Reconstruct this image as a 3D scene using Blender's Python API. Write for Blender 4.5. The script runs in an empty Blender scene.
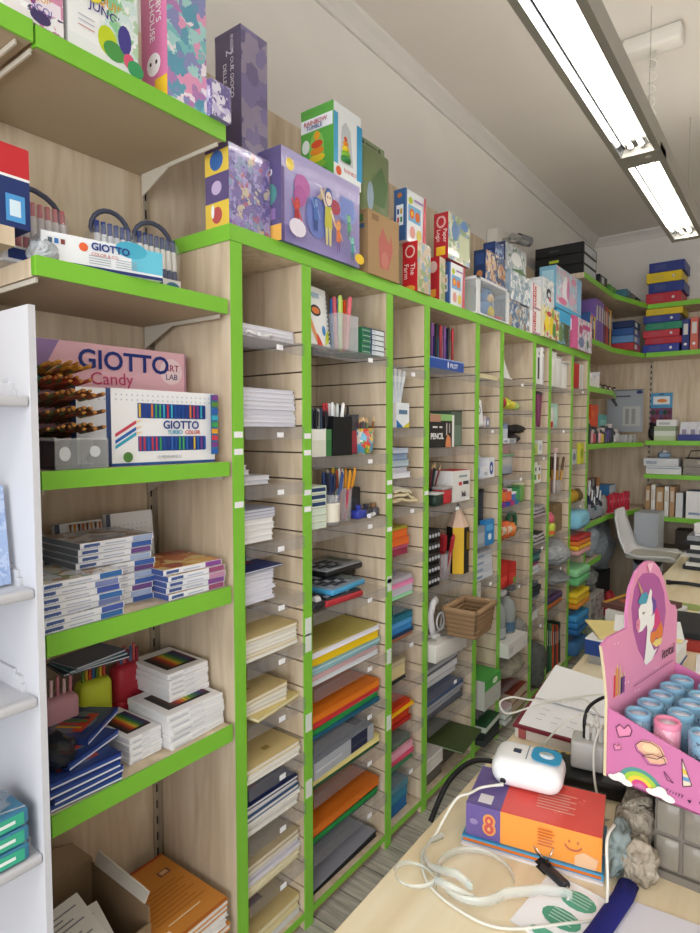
import bpy, bmesh, math, random
from mathutils import Vector, Matrix, Euler
random.seed(11)
R = random.Random(5)
SC = bpy.context.scene
COL = SC.collection
PI = math.pi

# ---------------------------------------------------------------- materials
MC = {}
def lin(h):
    h = h.lstrip('#')
    c = [int(h[i:i+2], 16)/255 for i in (0, 2, 4)]
    return tuple(x/12.92 if x <= .04045 else ((x+.055)/1.055)**2.4 for x in c) + (1,)
def mat(h, rough=.55, metal=0., alpha=1., coat=0., spec=.4, trans=0., ior=1.45):
    k = (h, rough, metal, alpha, coat, spec, trans)
    if k in MC: return MC[k]
    m = bpy.data.materials.new('paint_' + h.lstrip('#')); m.use_nodes = True
    b = m.node_tree.nodes['Principled BSDF']
    b.inputs['Base Color'].default_value = lin(h)
    b.inputs['Roughness'].default_value = rough
    b.inputs['Metallic'].default_value = metal
    b.inputs['Alpha'].default_value = alpha
    b.inputs['Coat Weight'].default_value = coat
    b.inputs['Coat Roughness'].default_value = .12
    b.inputs['Specular IOR Level'].default_value = spec
    b.inputs['Transmission Weight'].default_value = trans
    b.inputs['IOR'].default_value = ior
    MC[k] = m
    return m
def glossy(h): return mat(h, .3, coat=.35)
def nodes(name):
    m = bpy.data.materials.new(name); m.use_nodes = True
    nt = m.node_tree
    return m, nt, nt.nodes, nt.links, nt.nodes['Principled BSDF']
def ramp(N, stops, interp='LINEAR'):
    r = N.new('ShaderNodeValToRGB'); e = r.color_ramp; e.interpolation = interp
    while len(e.elements) < len(stops): e.elements.new(.5)
    for i, (p, h) in enumerate(stops):
        e.elements[i].position = p; e.elements[i].color = lin(h)
    return r
def wood(name, stops, scale=(3, 3, .35), rough=.5, nscale=9.):
    m, nt, N, L, b = nodes(name)
    tc = N.new('ShaderNodeTexCoord'); mp = N.new('ShaderNodeMapping'); mp.inputs['Scale'].default_value = scale
    nz = N.new('ShaderNodeTexNoise'); nz.inputs['Scale'].default_value = nscale; nz.inputs['Detail'].default_value = 5; nz.inputs['Distortion'].default_value = .6
    r = ramp(N, stops)
    L.new(tc.outputs['Object'], mp.inputs['Vector']); L.new(mp.outputs['Vector'], nz.inputs['Vector'])
    L.new(nz.outputs['Fac'], r.inputs['Fac']); L.new(r.outputs['Color'], b.inputs['Base Color'])
    b.inputs['Roughness'].default_value = rough; b.inputs['Specular IOR Level'].default_value = .35
    return m
MAPLE = wood('maple_laminate', [(.3, '#c4b094'), (.5, '#d4c2a8'), (.72, '#e0d1b9')])
MAPLE_D = mat('#9a876c', .6)
GROOVE = mat('#5d4c3b', .7)
DESK = wood('birch_desktop', [(.3, '#dcc9a4'), (.55, '#e9dab9'), (.75, '#f1e5ca')], scale=(3, .4, 3), rough=.4, nscale=6)
GREEN = mat('#80c43d', .38)
GREEN_D = mat('#6dae2c', .4)
WHITE = mat('#e9e9ea', .5); PAPER = mat('#f2f2f5', .7); CREAM = mat('#e8dcb8', .6); GREYP = mat('#b9bac0', .5)
BLACK = mat('#17181b', .4); DARK = mat('#2b2d33', .5)
CHROME = mat('#d8d8da', .18, metal=1.); STEEL = mat('#a9a8a4', .35, metal=.8); BRACK = mat('#cfc8ba', .4)
ACRYL = mat('#b9bac0', .06, alpha=.09, spec=.5); ACRYL_L = mat('#a9a8ae', .08, alpha=.16, spec=.5)
CLEAR = mat('#e2e6ea', .1, alpha=.3, spec=.6); FILM = mat('#e8ecf0', .1, alpha=.09, spec=1.)
KRAFT = mat('#a98a63', .75); CARD = mat('#8d7559', .8)
def bagmat(h, a=.6):
    k = ('bag', h, a)
    if k in MC: return MC[k]
    m, nt, N, L, b = nodes('crinkled_plastic')
    tc = N.new('ShaderNodeTexCoord'); v = N.new('ShaderNodeTexNoise'); v.inputs['Scale'].default_value = 26; v.inputs['Detail'].default_value = 5; v.inputs['Distortion'].default_value = 1.5
    bp = N.new('ShaderNodeBump'); bp.inputs['Strength'].default_value = 1.; bp.inputs['Distance'].default_value = .03
    L.new(tc.outputs['Object'], v.inputs['Vector']); L.new(v.outputs['Fac'], bp.inputs['Height']); L.new(bp.outputs['Normal'], b.inputs['Normal'])
    b.inputs['Base Color'].default_value = lin(h); b.inputs['Roughness'].default_value = .2; b.inputs['Alpha'].default_value = a
    MC[k] = m
    return m
def art(cols, scale=26., seed=0., rough=.3, stretch=(1, 1, 1)):
    k = ('art', tuple(cols), scale, seed)
    if k in MC: return MC[k]
    m, nt, N, L, b = nodes('printed_artwork')
    tc = N.new('ShaderNodeTexCoord'); mp = N.new('ShaderNodeMapping'); mp.inputs['Location'].default_value = (seed, seed*.7, seed*.3); mp.inputs['Scale'].default_value = stretch
    nz = N.new('ShaderNodeTexNoise'); scale *= 1.7; nz.inputs['Scale'].default_value = scale*1.1; nz.inputs['Detail'].default_value = 3
    mx = N.new('ShaderNodeVectorMath'); mx.operation = 'MULTIPLY_ADD'; mx.inputs[1].default_value = (.05, .05, .05)
    vo = N.new('ShaderNodeTexVoronoi'); vo.inputs['Scale'].default_value = scale
    sp = N.new('ShaderNodeSeparateColor')
    n = len(cols); r = ramp(N, [(i/n, c) for i, c in enumerate(cols)], 'CONSTANT')
    L.new(tc.outputs['Object'], mp.inputs['Vector']); L.new(mp.outputs['Vector'], nz.inputs['Vector'])
    L.new(nz.outputs['Color'], mx.inputs[0]); L.new(mp.outputs['Vector'], mx.inputs[2]); L.new(mx.outputs['Vector'], vo.inputs['Vector'])
    L.new(vo.outputs['Color'], sp.inputs['Color']); L.new(sp.outputs['Red'], r.inputs['Fac']); L.new(r.outputs['Color'], b.inputs['Base Color'])
    b.inputs['Roughness'].default_value = rough; b.inputs['Coat Weight'].default_value = .3
    MC[k] = m
    return m

# ---------------------------------------------------------------- mesh builder
class MB:
    def __init__(s): s.v = []; s.f = []; s.mi = []; s.mats = []; s.T = Matrix.Identity(4); s.sm = []
    def m(s, m):
        if isinstance(m, str): m = mat(m)
        if m not in s.mats: s.mats.append(m)
        return s.mats.index(m)
    def add(s, vs, fs, m, smooth=False):
        o = len(s.v); s.v += [tuple(s.T @ Vector(p)) for p in vs]
        k = s.m(m)
        for f in fs: s.f.append([o+i for i in f]); s.mi.append(k); s.sm.append(smooth)
        return s
    def poly(s, pts, m): return s.add(pts, [list(range(len(pts)))], m)
    def box(s, x0, y0, z0, x1, y1, z1, m, /, **fm):
        vs = [(x0,y0,z0),(x1,y0,z0),(x1,y1,z0),(x0,y1,z0),(x0,y0,z1),(x1,y0,z1),(x1,y1,z1),(x0,y1,z1)]
        F = dict(z0=[0,3,2,1], z1=[4,5,6,7], y0=[0,1,5,4], x1=[1,2,6,5], y1=[2,3,7,6], x0=[3,0,4,7])
        o = len(s.v); s.v += [tuple(s.T @ Vector(p)) for p in vs]
        for k, f in F.items():
            s.f.append([o+i for i in f]); s.mi.append(s.m(fm.get(k, m))); s.sm.append(False)
        return s
    def rbox(s, x0, y0, z0, x1, y1, z1, r, m, seg=2, smooth=True):
        bm = bmesh.new(); bmesh.ops.create_cube(bm, size=1.)
        for v in bm.verts: v.co = Vector(((x0+x1)/2+v.co.x*(x1-x0), (y0+y1)/2+v.co.y*(y1-y0), (z0+z1)/2+v.co.z*(z1-z0)))
        r = min(r, .49*min(x1-x0, y1-y0, z1-z0))
        bmesh.ops.bevel(bm, geom=bm.edges[:], offset=r, segments=seg, profile=.5, affect='EDGES')
        bm.verts.index_update()
        s.add([v.co[:] for v in bm.verts], [[v.index for v in f.verts] for f in bm.faces], m, smooth); bm.free()
        return s
    def cyl(s, p0, p1, r0, r1, m, n=12, cap=True, capm=None, smooth=True):
        p0, p1 = Vector(p0), Vector(p1); d = (p1-p0).normalized()
        a = d.orthogonal().normalized(); b = d.cross(a)
        vs = [p0+(a*math.cos(t)+b*math.sin(t))*r0 for t in [2*PI*i/n for i in range(n)]] + [p1+(a*math.cos(t)+b*math.sin(t))*r1 for t in [2*PI*i/n for i in range(n)]]
        s.add([v[:] for v in vs], [[i, (i+1) % n, n+(i+1) % n, n+i] for i in range(n)], m, smooth)
        if cap:
            s.add([v[:] for v in vs[:n]], [list(range(n))[::-1]], m)
            s.add([v[:] for v in vs[n:]], [list(range(n))], capm or m)
        return s
    def lathe(s, prof, m, n=16, c=(0, 0, 0), smooth=True):
        vs = []; k = len(prof)
        for i in range(n):
            t = 2*PI*i/n
            for r, z in prof: vs.append((c[0]+r*math.cos(t), c[1]+r*math.sin(t), c[2]+z))
        fs = [[i*k+j, ((i+1) % n)*k+j, ((i+1) % n)*k+j+1, i*k+j+1] for i in range(n) for j in range(k-1)]
        return s.add(vs, fs, m, smooth)
    def tube(s, pts, r, m, n=6, flat=None):
        P = [Vector(p) for p in pts]; vs = []; k = len(P); a = None
        for i, p in enumerate(P):
            d = (P[min(i+1, k-1)]-P[max(i-1, 0)]).normalized()
            a = (a - d*a.dot(d)).normalized() if a is not None and (a - d*a.dot(d)).length > 1e-4 else (Vector((0, 0, 1)).cross(d).normalized() if abs(d.z) < .95 else d.orthogonal().normalized())
            b = d.cross(a)
            for j in range(n):
                t = 2*PI*j/n
                vs.append((p + a*math.cos(t)*r + b*math.sin(t)*(flat or r))[:])
        fs = [[i*n+j, i*n+(j+1) % n, (i+1)*n+(j+1) % n, (i+1)*n+j] for i in range(k-1) for j in range(n)]
        fs += [list(range(n))[::-1], [(k-1)*n+j for j in range(n)]]
        return s.add(vs, fs, m, True)
    def prism(s, pts, z0, z1, m, top=None):
        n = len(pts)
        s.add([(x, y, z0) for x, y in pts] + [(x, y, z1) for x, y in pts], [list(range(n))[::-1]] + [[i, (i+1) % n, n+(i+1) % n, n+i] for i in range(n)], m)
        return s.add([(x, y, z1) for x, y in pts], [list(range(n))], top or m)
    def face(s, o, u, v, items):
        """flat print on a surface: o origin, u/v in-plane unit axes; items in metres"""
        o, u, v = Vector(o), Vector(u), Vector(v); n = u.cross(v).normalized()
        for i, it in enumerate(items):
            k = it[0]; e = n*(.0004+.0003*i)
            if k == 'r': pts = [(it[1], it[2]), (it[3], it[2]), (it[3], it[4]), (it[1], it[4])]
            elif k == 'e':
                pts = [(it[1]+it[3]*math.cos(2*PI*j/14), it[2]+it[4]*math.sin(2*PI*j/14)) for j in range(14)]
            else: pts = it[1]
            s.poly([(o+u*a+v*b+e)[:] for a, b in pts], it[-1])
        return s
    def build(s, name, parent=None, loc=(0, 0, 0), rot=(0, 0, 0), **kw):
        me = bpy.data.meshes.new(name); me.from_pydata(s.v, [], s.f)
        for m in s.mats: me.materials.append(m)
        me.polygons.foreach_set('material_index', s.mi); me.polygons.foreach_set('use_smooth', s.sm); me.update()
        return link(bpy.data.objects.new(name, me), parent, loc, rot, **kw)
def link(o, parent=None, loc=(0, 0, 0), rot=(0, 0, 0), label=None, cat=None, group=None, kind=None):
    COL.objects.link(o); o.location = loc
    o.rotation_euler = rot if isinstance(rot, (tuple, list, Euler)) else (0, 0, rot)
    if parent: o.parent = parent
    if label: o['label'] = label
    if cat: o['category'] = cat
    if group: o['group'] = group
    if kind: o['kind'] = kind
    return o
def thing(name, label, cat, loc=(0, 0, 0), rot=0, group=None):
    return link(bpy.data.objects.new(name, None), None, loc, rot, label, cat, group)
def dup(o, loc, rot=None, label=None, group=None):
    c = o.copy(); COL.objects.link(c); c.location = loc
    if rot is not None: c.rotation_euler = rot if isinstance(rot, (tuple, list)) else (0, 0, rot)
    if label: c['label'] = label
    if group: c['group'] = group
    for ch in list(o.children):
        d = ch.copy(); COL.objects.link(d); d.parent = c
        for g in list(ch.children):
            e = g.copy(); COL.objects.link(e); e.parent = d
    return c
def text(parent, s, size, m, o, u, v, align='LEFT', name='lettering', bold=0., ext=.0002, sx=1.):
    cu = bpy.data.curves.new(name, 'FONT'); cu.body = s; cu.size = size; cu.align_x = align; cu.align_y = 'BOTTOM_BASELINE'
    cu.extrude = ext; cu.offset = bold; cu.resolution_u = 3
    cu.materials.append(mat(m) if isinstance(m, str) else m)
    ob = bpy.data.objects.new(name, cu); COL.objects.link(ob)
    u = Vector(u).normalized(); v = Vector(v).normalized(); n = u.cross(v)
    M = Matrix((u*sx, v, n)).transposed().to_4x4(); M.translation = Vector(o)+n*.0016
    ob.parent = parent; ob.matrix_local = M
    return ob
XF, XB = -1.182, -1.50           # front edge and back face of the long shelving
Y, ZU, X = Vector((0, 1, 0)), Vector((0, 0, 1)), Vector((1, 0, 0))
ORD = ['bottom', 'second', 'third', 'fourth', 'fifth', 'sixth', 'seventh', 'eighth', 'ninth', 'tenth', 'eleventh', 'twelfth']
def nth(i, n):
    if n == 1: return ''
    if i == n-1: return 'topmost'
    if i == 0: return 'lowest'
    return ORD[i] + ' from bottom'
# ---------------------------------------------------------------- room shell
def struct(mb, name, parent=None): return mb.build(name, parent, kind='structure' if parent is None else None)
def floor_mat():
    m, nt, N, L, b = nodes('grey_oak_planks')
    tc = N.new('ShaderNodeTexCoord'); mp = N.new('ShaderNodeMapping'); mp.inputs['Rotation'].default_value = (0, 0, 0)
    br = N.new('ShaderNodeTexBrick'); br.inputs['Scale'].default_value = 1.; br.inputs['Brick Width'].default_value = 1.1; br.inputs['Row Height'].default_value = .14; br.inputs['Mortar Size'].default_value = .0022
    br.inputs['Color1'].default_value = lin('#c2bcb3'); br.inputs['Color2'].default_value = lin('#d6d0c6'); br.inputs['Mortar'].default_value = lin('#7d766d')
    m2 = N.new('ShaderNodeMapping'); m2.inputs['Scale'].default_value = (2.2, 22, 1)
    nz = N.new('ShaderNodeTexNoise'); nz.inputs['Scale'].default_value = 3; nz.inputs['Detail'].default_value = 6
    r = ramp(N, [(.3, '#8f8f8f'), (.7, '#ffffff')]); mx = N.new('ShaderNodeMix'); mx.data_type = 'RGBA'; mx.blend_type = 'MULTIPLY'; mx.inputs[0].default_value = .75
    L.new(tc.outputs['Object'], mp.inputs['Vector']); L.new(mp.outputs['Vector'], br.inputs['Vector']); L.new(tc.outputs['Object'], m2.inputs['Vector']); L.new(m2.outputs['Vector'], nz.inputs['Vector'])
    L.new(nz.outputs['Fac'], r.inputs['Fac']); L.new(br.outputs['Color'], mx.inputs[6]); L.new(r.outputs['Color'], mx.inputs[7]); L.new(mx.outputs[2], b.inputs['Base Color'])
    b.inputs['Roughness'].default_value = .45
    return m
PLASTER = wood('painted_plaster', [(.3, '#dedad4'), (.7, '#e5e1db')], scale=(1, 1, 1), rough=.85, nscale=2)
CEIL = wood('ceiling_paint', [(.3, '#dcd6ce'), (.7, '#e2dcd4')], scale=(1, 1, 1), rough=.9, nscale=1.5)
X0, X1, Y0, Y1, ZC = -1.60, 3.4, -2.4, 5.92, 3.33
struct(MB().box(X0, Y0, -.1, X1, Y1, 0, floor_mat()), 'floor')
struct(MB().box(X0, Y0, ZC, X1, Y1, ZC+.1, CEIL), 'ceiling')
struct(MB().box(X0-.1, Y0, 0, X0, Y1, ZC, PLASTER), 'wall_left')
struct(MB().box(X0, Y1, 0, X1, Y1+.1, ZC, PLASTER), 'wall_back')
struct(MB().box(X1, Y0, 0, X1+.1, Y1, ZC, PLASTER), 'wall_right')
# shop front behind the photographer: wall with a wide window
w = MB(); w.box(X0, Y0-.1, 0, X1, Y0, .5, PLASTER); w.box(X0, Y0-.1, 2.7, X1, Y0, ZC, PLASTER); w.box(X0, Y0-.1, .5, -1.1, Y0, 2.7, PLASTER); w.box(3., Y0-.1, .5, X1, Y0, 2.7, PLASTER)
struct(w, 'wall_front')
def cove(prof, a, b, horizontal):
    mb = MB(); n = len(prof)
    if horizontal == 'y': vs = [(x, a, z) for x, z in prof] + [(x, b, z) for x, z in prof]
    else: vs = [(a, x, z) for x, z in prof] + [(b, x, z) for x, z in prof]
    mb.add(vs, [[i, i+1, n+i+1, n+i] for i in range(n-1)], mat('#d6d2cd', .8))
    return mb
struct(cove([(X0, ZC-.075), (X0+.012, ZC-.075), (X0+.012, ZC-.05), (X0+.03, ZC-.03), (X0+.055, ZC-.012), (X0+.06, ZC)], Y0, Y1, 'y'), 'trim_1')
struct(cove([(Y1, ZC-.075), (Y1-.012, ZC-.075), (Y1-.012, ZC-.05), (Y1-.03, ZC-.03), (Y1-.055, ZC-.012), (Y1-.06, ZC)], X0, X1, 'x'), 'trim_2')

# maple back boards of the shelving run, fixed on the walls
PX = -1.535
struct(MB().box(X0+.002, -.6, .02, PX, 5.86, 2.68, MAPLE), 'trim_3')
struct(MB().box(PX, 5.86, .02, 1.6, 5.9, 2.68, MAPLE), 'trim_4')

# ---------------------------------------------------------------- pigeonhole cabinet
DIV = [1.068, 1.344, 1.795, 2.062, 2.522, 2.80, 3.25, 3.51, 3.935, 4.30]
TH = .036
ZT = {1: [1.809,1.565,1.403,1.241,1.071,.914,.745,.572,.414,.239,.055], 2: [1.815,1.473,1.249,.992,.749,.578,.41,.22,.055],
 3: [1.789,1.566,1.374,1.273,1.076,.914,.755,.585,.403,.251,.055], 4: [1.807,1.486,1.245,.911,.607,.482,.337,.055],
 5: [1.798,1.575,1.33,1.004,.842,.726,.231,.055], 6: [1.817,1.665,1.491,1.325,1.169,.998,.752,.41,.242,.055],
 7: [1.817,1.579,1.421,1.255,1.063,.905,.734,.574,.449,.055], 8: [1.818,1.576,1.167,.919,.721,.607,.45,.055],
 9: [1.837,1.584,1.335,1.074,.903,.738,.534,.38,.202,.055]}
def CY(c): return DIV[c-1]+TH+.003, DIV[c]-.003
cab = thing('pigeonhole_cabinet', 'long maple pigeonhole cabinet with lime green edges and clear trays along the wall', 'shelving', (-1.35, 1.068, 0))
O = Vector((-1.35, 1.068, 0))
def off(mb): mb.T = Matrix.Translation(-O); return mb
DZ0, DZ1 = 2.042, 2.08
tb = off(MB()).box(-1.532, 1.068, DZ0, XF-.003, 4.336, DZ1, MAPLE).build('top_board', cab)
e = off(MB()); e.box(XF-.003, 1.066, DZ0-.002, XF+.002, 4.338, DZ1+.001, GREEN); e.box(-1.50, 1.063, DZ0-.002, XF+.002, 1.067, DZ1+.001, GREEN); e.build('green_edging', tb)
back = off(MB()); back.box(-1.531, 1.105, .06, -1.522, 4.30, DZ0, GROOVE)
z = .06
while z < 1.84: back.box(-1.522, 1.105, z, -1.512, 4.30, min(z+.0745, 1.84), MAPLE); z += .0795
back.box(-1.522, 1.105, 1.846, -1.512, 4.30, DZ0-.001, MAPLE)
back.build('slatted_back_panel', cab)
for i, y in enumerate(DIV):
    mb = off(MB()); last = i == len(DIV)-1
    mb.box(-1.51, y+.008, 0, XF-.003, y+TH-.008, DZ0-.001, GROOVE)
    for side in (0, 1):
        ya, yb = (y, y+.008) if side == 0 else (y+TH-.008, y+TH)
        if (i == 0 and side == 0) or (last and side == 1):
            mb.box(-1.51, ya, 0, XF-.003, yb, DZ0-.001, MAPLE); continue
        z = .06
        mb.box(-1.51, ya, 0, XF-.003, yb, .057, MAPLE)
        while z < 1.84: mb.box(-1.51, ya, z, XF-.003, yb, min(z+.0745, 1.842), MAPLE); z += .0795
        mb.box(-1.51, ya, 1.847, XF-.003, yb, DZ0-.001, MAPLE)
    d = mb.build('divider', cab)
    off(MB()).box(XF-.003, y-.001, 0, XF+.001, y+TH+.001, DZ0-.003, GREEN).build('green_edging', d)
    if i < 4:
        zs = {0: [1.535, 1.49, 1.35], 1: [1.53, 1.48, 1.36, 1.31], 2: [1.36, 1.31, 1.19, 1.0], 3: [1.3]}[i]
        for zz in zs: off(MB()).box(XF+.001, y+.003, zz, XF+.002, y+TH-.003, zz+.016, PAPER).build('price_sticker', d)
        for zz in {1: [.93, .88, .63, .42], 2: [.97, .7, .45], 0: [], 3: []}[i]:
            off(MB()).box(XF+.001, y+.004, zz, XF+.002, y+TH-.004, zz+.055, mat('#dfe6dd', .5)).build('price_sticker', d)
def tag_on(parent, y, z):
    return off(MB()).box(XF+.009, y-.012, z-.03, XF+.0115, y+.012, z-.016, PAPER).build('price_tag', parent)
for c, zs in ZT.items():
    a, b = CY(c)
    for k, z in enumerate(zs):
        if k == len(zs)-1:
            o = off(MB()).box(-1.51, a, .035, XF-.004, b, .055, MAPLE).build('base_board', cab)
            off(MB()).box(XF-.004, a-.002, .035, XF+.0005, b+.002, .055, GREEN).build('green_edging', o)
            off(MB()).box(XF-.03, a-.002, .0, XF-.02, b+.002, .035, MAPLE_D).build('kick_plate', o)
            continue
        mb = off(MB()); mb.box(-1.5, a, z-.004, XF+.004, b, z, ACRYL); mb.box(XF+.004, a, z-.036, XF+.008, b, z-.0005, ACRYL_L)
        t = mb.build('clear_tray', cab)
        if c <= 2 or (c + k) % 3 == 0: tag_on(t, a+(b-a)*(.55 if c != 2 else .72), z)

# ---------------------------------------------------------------- near shelving bay (left of the cabinet)
bay = thing('gondola_shelving', 'maple wall shelving bay with deep green edged shelves beside the pigeonhole cabinet', 'shelving', (-1.35, .58, 0))
O = Vector((-1.35, .58, 0))
BZ = [(2.28, 2.318), (1.852, 1.888), (1.437, 1.472), (1.102, 1.145), (.73, .772), (.09, .14)]
def bracket(sh, y, z):
    b = off(MB()); b.add([(-1.52, y, z-.001), (-1.4, y, z-.001), (-1.4, y, z-.012), (-1.52, y, z-.062), (-1.52, y+.004, z-.001), (-1.4, y+.004, z-.001), (-1.4, y+.004, z-.012), (-1.52, y+.004, z-.062)],
          [[0,1,2,3], [7,6,5,4], [0,4,5,1], [1,5,6,2], [2,6,7,3], [3,7,4,0]], BRACK).box(-1.4, y, z-.011, -1.2, y+.004, z-.001, BRACK)
    b.build('bracket', sh)
for k, (z0, z1) in enumerate(BZ):
    yl = .59 if k == 0 else .577
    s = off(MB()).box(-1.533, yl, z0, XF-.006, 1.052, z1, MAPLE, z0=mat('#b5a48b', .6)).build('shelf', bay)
    off(MB()).box(XF-.006, yl-.003, z0-.001, XF, 1.056, z1+.001, GREEN).build('green_edging', s)
    off(MB()).box(-1.2, yl-.0035, z0, XF-.006, yl, z1, GREEN_D).build('edge_cap', s)
    if k < 5: bracket(s, .582, z0); bracket(s, 1.042, z0)
for y in (.572, 1.056):
    u = off(MB()); u.box(-1.534, y-.008, .02, -1.524, y+.008, 2.5, mat('#b9ab97', .4, metal=.3))
    for i in range(46): u.box(-1.5245, y-.0025, .06+i*.05, -1.5235, y+.0025, .085+i*.05, BLACK)
    u.build('slotted_upright', bay)
bay2 = thing('gondola_shelving', 'maple wall shelving end with high green edged shelf behind white display stand', 'shelving', (-1.35, .2, 0))
O = Vector((-1.35, .2, 0))
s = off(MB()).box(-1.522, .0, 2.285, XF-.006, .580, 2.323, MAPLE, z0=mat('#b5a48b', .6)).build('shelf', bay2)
off(MB()).box(XF-.006, -.002, 2.284, XF, .582, 2.324, GREEN).build('green_edging', s); bracket(s, .555, 2.285)
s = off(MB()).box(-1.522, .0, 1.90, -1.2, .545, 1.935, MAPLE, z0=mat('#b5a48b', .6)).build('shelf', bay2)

# ---------------------------------------------------------------- white display stand in front
st = thing('display_stand', 'white cardboard display stand with stepped side panel in front of wall shelving', 'display stand', (-1.2, .45, 0))
O = Vector((-1.2, .45, 0)); WC = mat('#cbccd1', .6)
off(MB()).box(-1.5, .493, .0, -1.047, .505, 1.765, WC).build('side_panel', st)
off(MB()).box(-1.5, -.3, .0, -1.485, .4925, 1.75, WC).build('back_panel', st)
for z in (1.608, 1.277, 1.085, .80):
    mb = off(MB()); mb.box(-1.484, -.3, z-.012, -1.06, .4925, z, WC); mb.rbox(-1.072, -.3, z-.016, -1.05, .4925, z+.002, .005, WC)
    sh = mb.build('shelf', st)
    mb = off(MB()); mb.box(-1.484, .487, z, -1.13, .4925, z+.035, WC).box(-1.13, .487, z, -1.105, .4925, z+.028, WC).box(-1.105, .487, z, -1.095, .4925, z+.015, WC)
    mb.build('side_flange', sh)
# ---------------------------------------------------------------- builders for goods
COLN = {1: 'first', 2: 'second', 3: 'third', 4: 'fourth', 5: 'fifth', 6: 'sixth', 7: 'seventh', 8: 'eighth', 9: 'ninth'}
TRN = ['top', 'second', 'third', 'fourth', 'fifth', 'sixth', 'seventh', 'eighth', 'ninth', 'tenth', 'bottom']
def where(c, s):
    n = 'bottom' if s == len(ZT[c])-1 else TRN[s]
    return f'{n} tray of {COLN[c]} column' if n != 'bottom' else f'base of {COLN[c]} column'
def book(name, label, cat, x, y, z, dx, dy, t, cover, pages='#efefee', rot=0, group=None, spine='x0', prints=None, ct=None):
    """lying book or pad: covers and spine are the thing, the page block is its part; x runs into the shelf, y along it"""
    ct = ct or min(.0022, t*.14); a, b = dx/2, dy/2
    mb = MB(); cm = cover if not isinstance(cover, str) else mat(cover, .45)
    mb.box(-a, -b, 0, a, b, ct, cm); mb.box(-a, -b, t-ct, a, b, t, cm)
    if spine == 'x0': mb.box(-a, -b, ct, -a+ct, b, t-ct, cm)
    if spine == 'x1': mb.box(a-ct, -b, ct, a, b, t-ct, cm)
    if spine == 'y0': mb.box(-a, -b, ct, a, -b+ct, t-ct, cm)
    if spine == 'y1': mb.box(-a, b-ct, ct, a, b, t-ct, cm)
    if prints: mb.face((-a, -b, t), (0, 1, 0), (-1, 0, 0), [('r', p[0]*dy, -(1-p[1])*dx, p[2]*dy, -(1-p[3])*dx, p[4]) for p in prints])
    o = mb.build(name, None, (x, y, z), rot, label=label, cat=cat, group=group)
    m = .0025
    MB().box(-a+(ct if spine == 'x0' else m), -b+(ct if spine == 'y0' else m), ct, a-(ct if spine == 'x1' else m), b-(ct if spine == 'y1' else m), t-ct, mat(pages, .75)).build('pages', o)
    return o
def pile(name, noun, cat, at, x, y, z, dx, dy, spec, jit=.004, group=None, spine='x0', prints=None, inc=.004):
    """one thing per book; spec: list of (thickness, cover colour, colour word[, pages colour])"""
    n = len(spec)
    for i, sp in enumerate(spec):
        t, c, wd = sp[:3]; pg = sp[3] if len(sp) > 3 else '#eeeeec'
        lab = f'{wd} {noun}, {nth(i, n)} in pile on {at}' if n > 1 else f'{wd} {noun} lying on {at}'
        book(name, lab, cat, x+R.uniform(-jit, jit), y+R.uniform(-jit, jit), z, dx-R.uniform(0, inc), dy-R.uniform(0, inc), t, c, pg, R.uniform(-.02, .02) if jit > .002 else 0, group or f'{noun} pile on {at}', spine, prints if i == n-1 else None)
        z += t+.0003
    return z
def carton(name, label, cat, x, y, z, dx, dy, dz, body, front=None, end=None, rot=0, group=None, top=None, fart=None, eart=None, lid=True, tuck=True):
    """standing printed box: front = aisle side (+x), end = the side towards the camera (-y); a tuck flap or lid is a part"""
    a, b = dx/2, dy/2; mb = MB()
    kw = {}
    if front: kw['x1'] = front
    if end: kw['y0'] = end
    if top: kw['z1'] = top
    mb.box(-a, -b, 0, a, b, dz, body, **kw)
    if fart: mb.face((a, -b, 0), (0, 1, 0), (0, 0, 1), fart)
    if eart: mb.face((-a, -b, 0), (1, 0, 0), (0, 0, 1), eart)
    o = mb.build(name, None, (x, y, z), rot, label=label, cat=cat, group=group)
    if tuck:
        MB().box(-a+.003, -b+.003, dz, a-.003, b-.003, dz+.0012, top or body).box(-a+.0002, -b-.0008, dz-.012, a-.0002, -b-.0001, dz+.001, end or body).build('tuck_flap', o)
    return o
PENS = {}
def pen(col, cap, L=.14, r=.0042, kind='pen'):
    k = (col, cap, L, kind)
    if k in PENS: return PENS[k], False
    mb = MB(); name = {'pen': 'ballpoint_pen', 'pencil': 'pencil', 'marker': 'felt_pen', 'brush': 'paint_brush', 'scis': 'scissors'}[kind]
    if kind == 'pencil':
        mb.cyl((0, 0, 0), (0, 0, L*.86), r, r, mat(col, .35), 6, smooth=False); o = mb.build(name)
        MB().cyl((0, 0, L*.86), (0, 0, L), r, .0006, mat('#d9b98a', .6), 6).build('sharpened_tip', o)
    elif kind == 'scis':
        mb.box(-.006, -.001, 0, .006, .001, L*.6, STEEL); o = mb.build(name)
        for sx in (-1, 1):
            h = MB(); h.tube([(sx*.003, 0, L*.55)] + [(sx*(.014+.011*math.sin(t)), 0, L*.8-.022*math.cos(t)) for t in [i*2*PI/12 for i in range(13)]], .003, mat(col, .35), 6)
            h.build('finger_loop', o)
    else:
        mb.cyl((0, 0, 0), (0, 0, L*.66), r*.92, r*.92, mat(col, .3), 8); o = mb.build(name)
        c = MB(); c.cyl((0, 0, L*.62), (0, 0, L*.97), r*1.06, r, mat(cap, .3), 8); c.cyl((0, 0, L*.97), (0, 0, L), r, r*.5, mat(cap, .3), 8)
        if kind == 'pen': c.box(r*.8, -.0012, L*.64, r*1.7, .0012, L*.95, mat(cap, .3))
        c.build('cap', o)
    PENS[k] = o
    return o, True
def put(proto, loc, rot, label, cat, group):
    o, fresh = proto
    if fresh:
        o.location = loc; o.rotation_euler = rot; o['label'] = label; o['category'] = cat; o['group'] = group
        return o
    c = dup(o, loc, rot, label, group); c['category'] = cat
    return c
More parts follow.
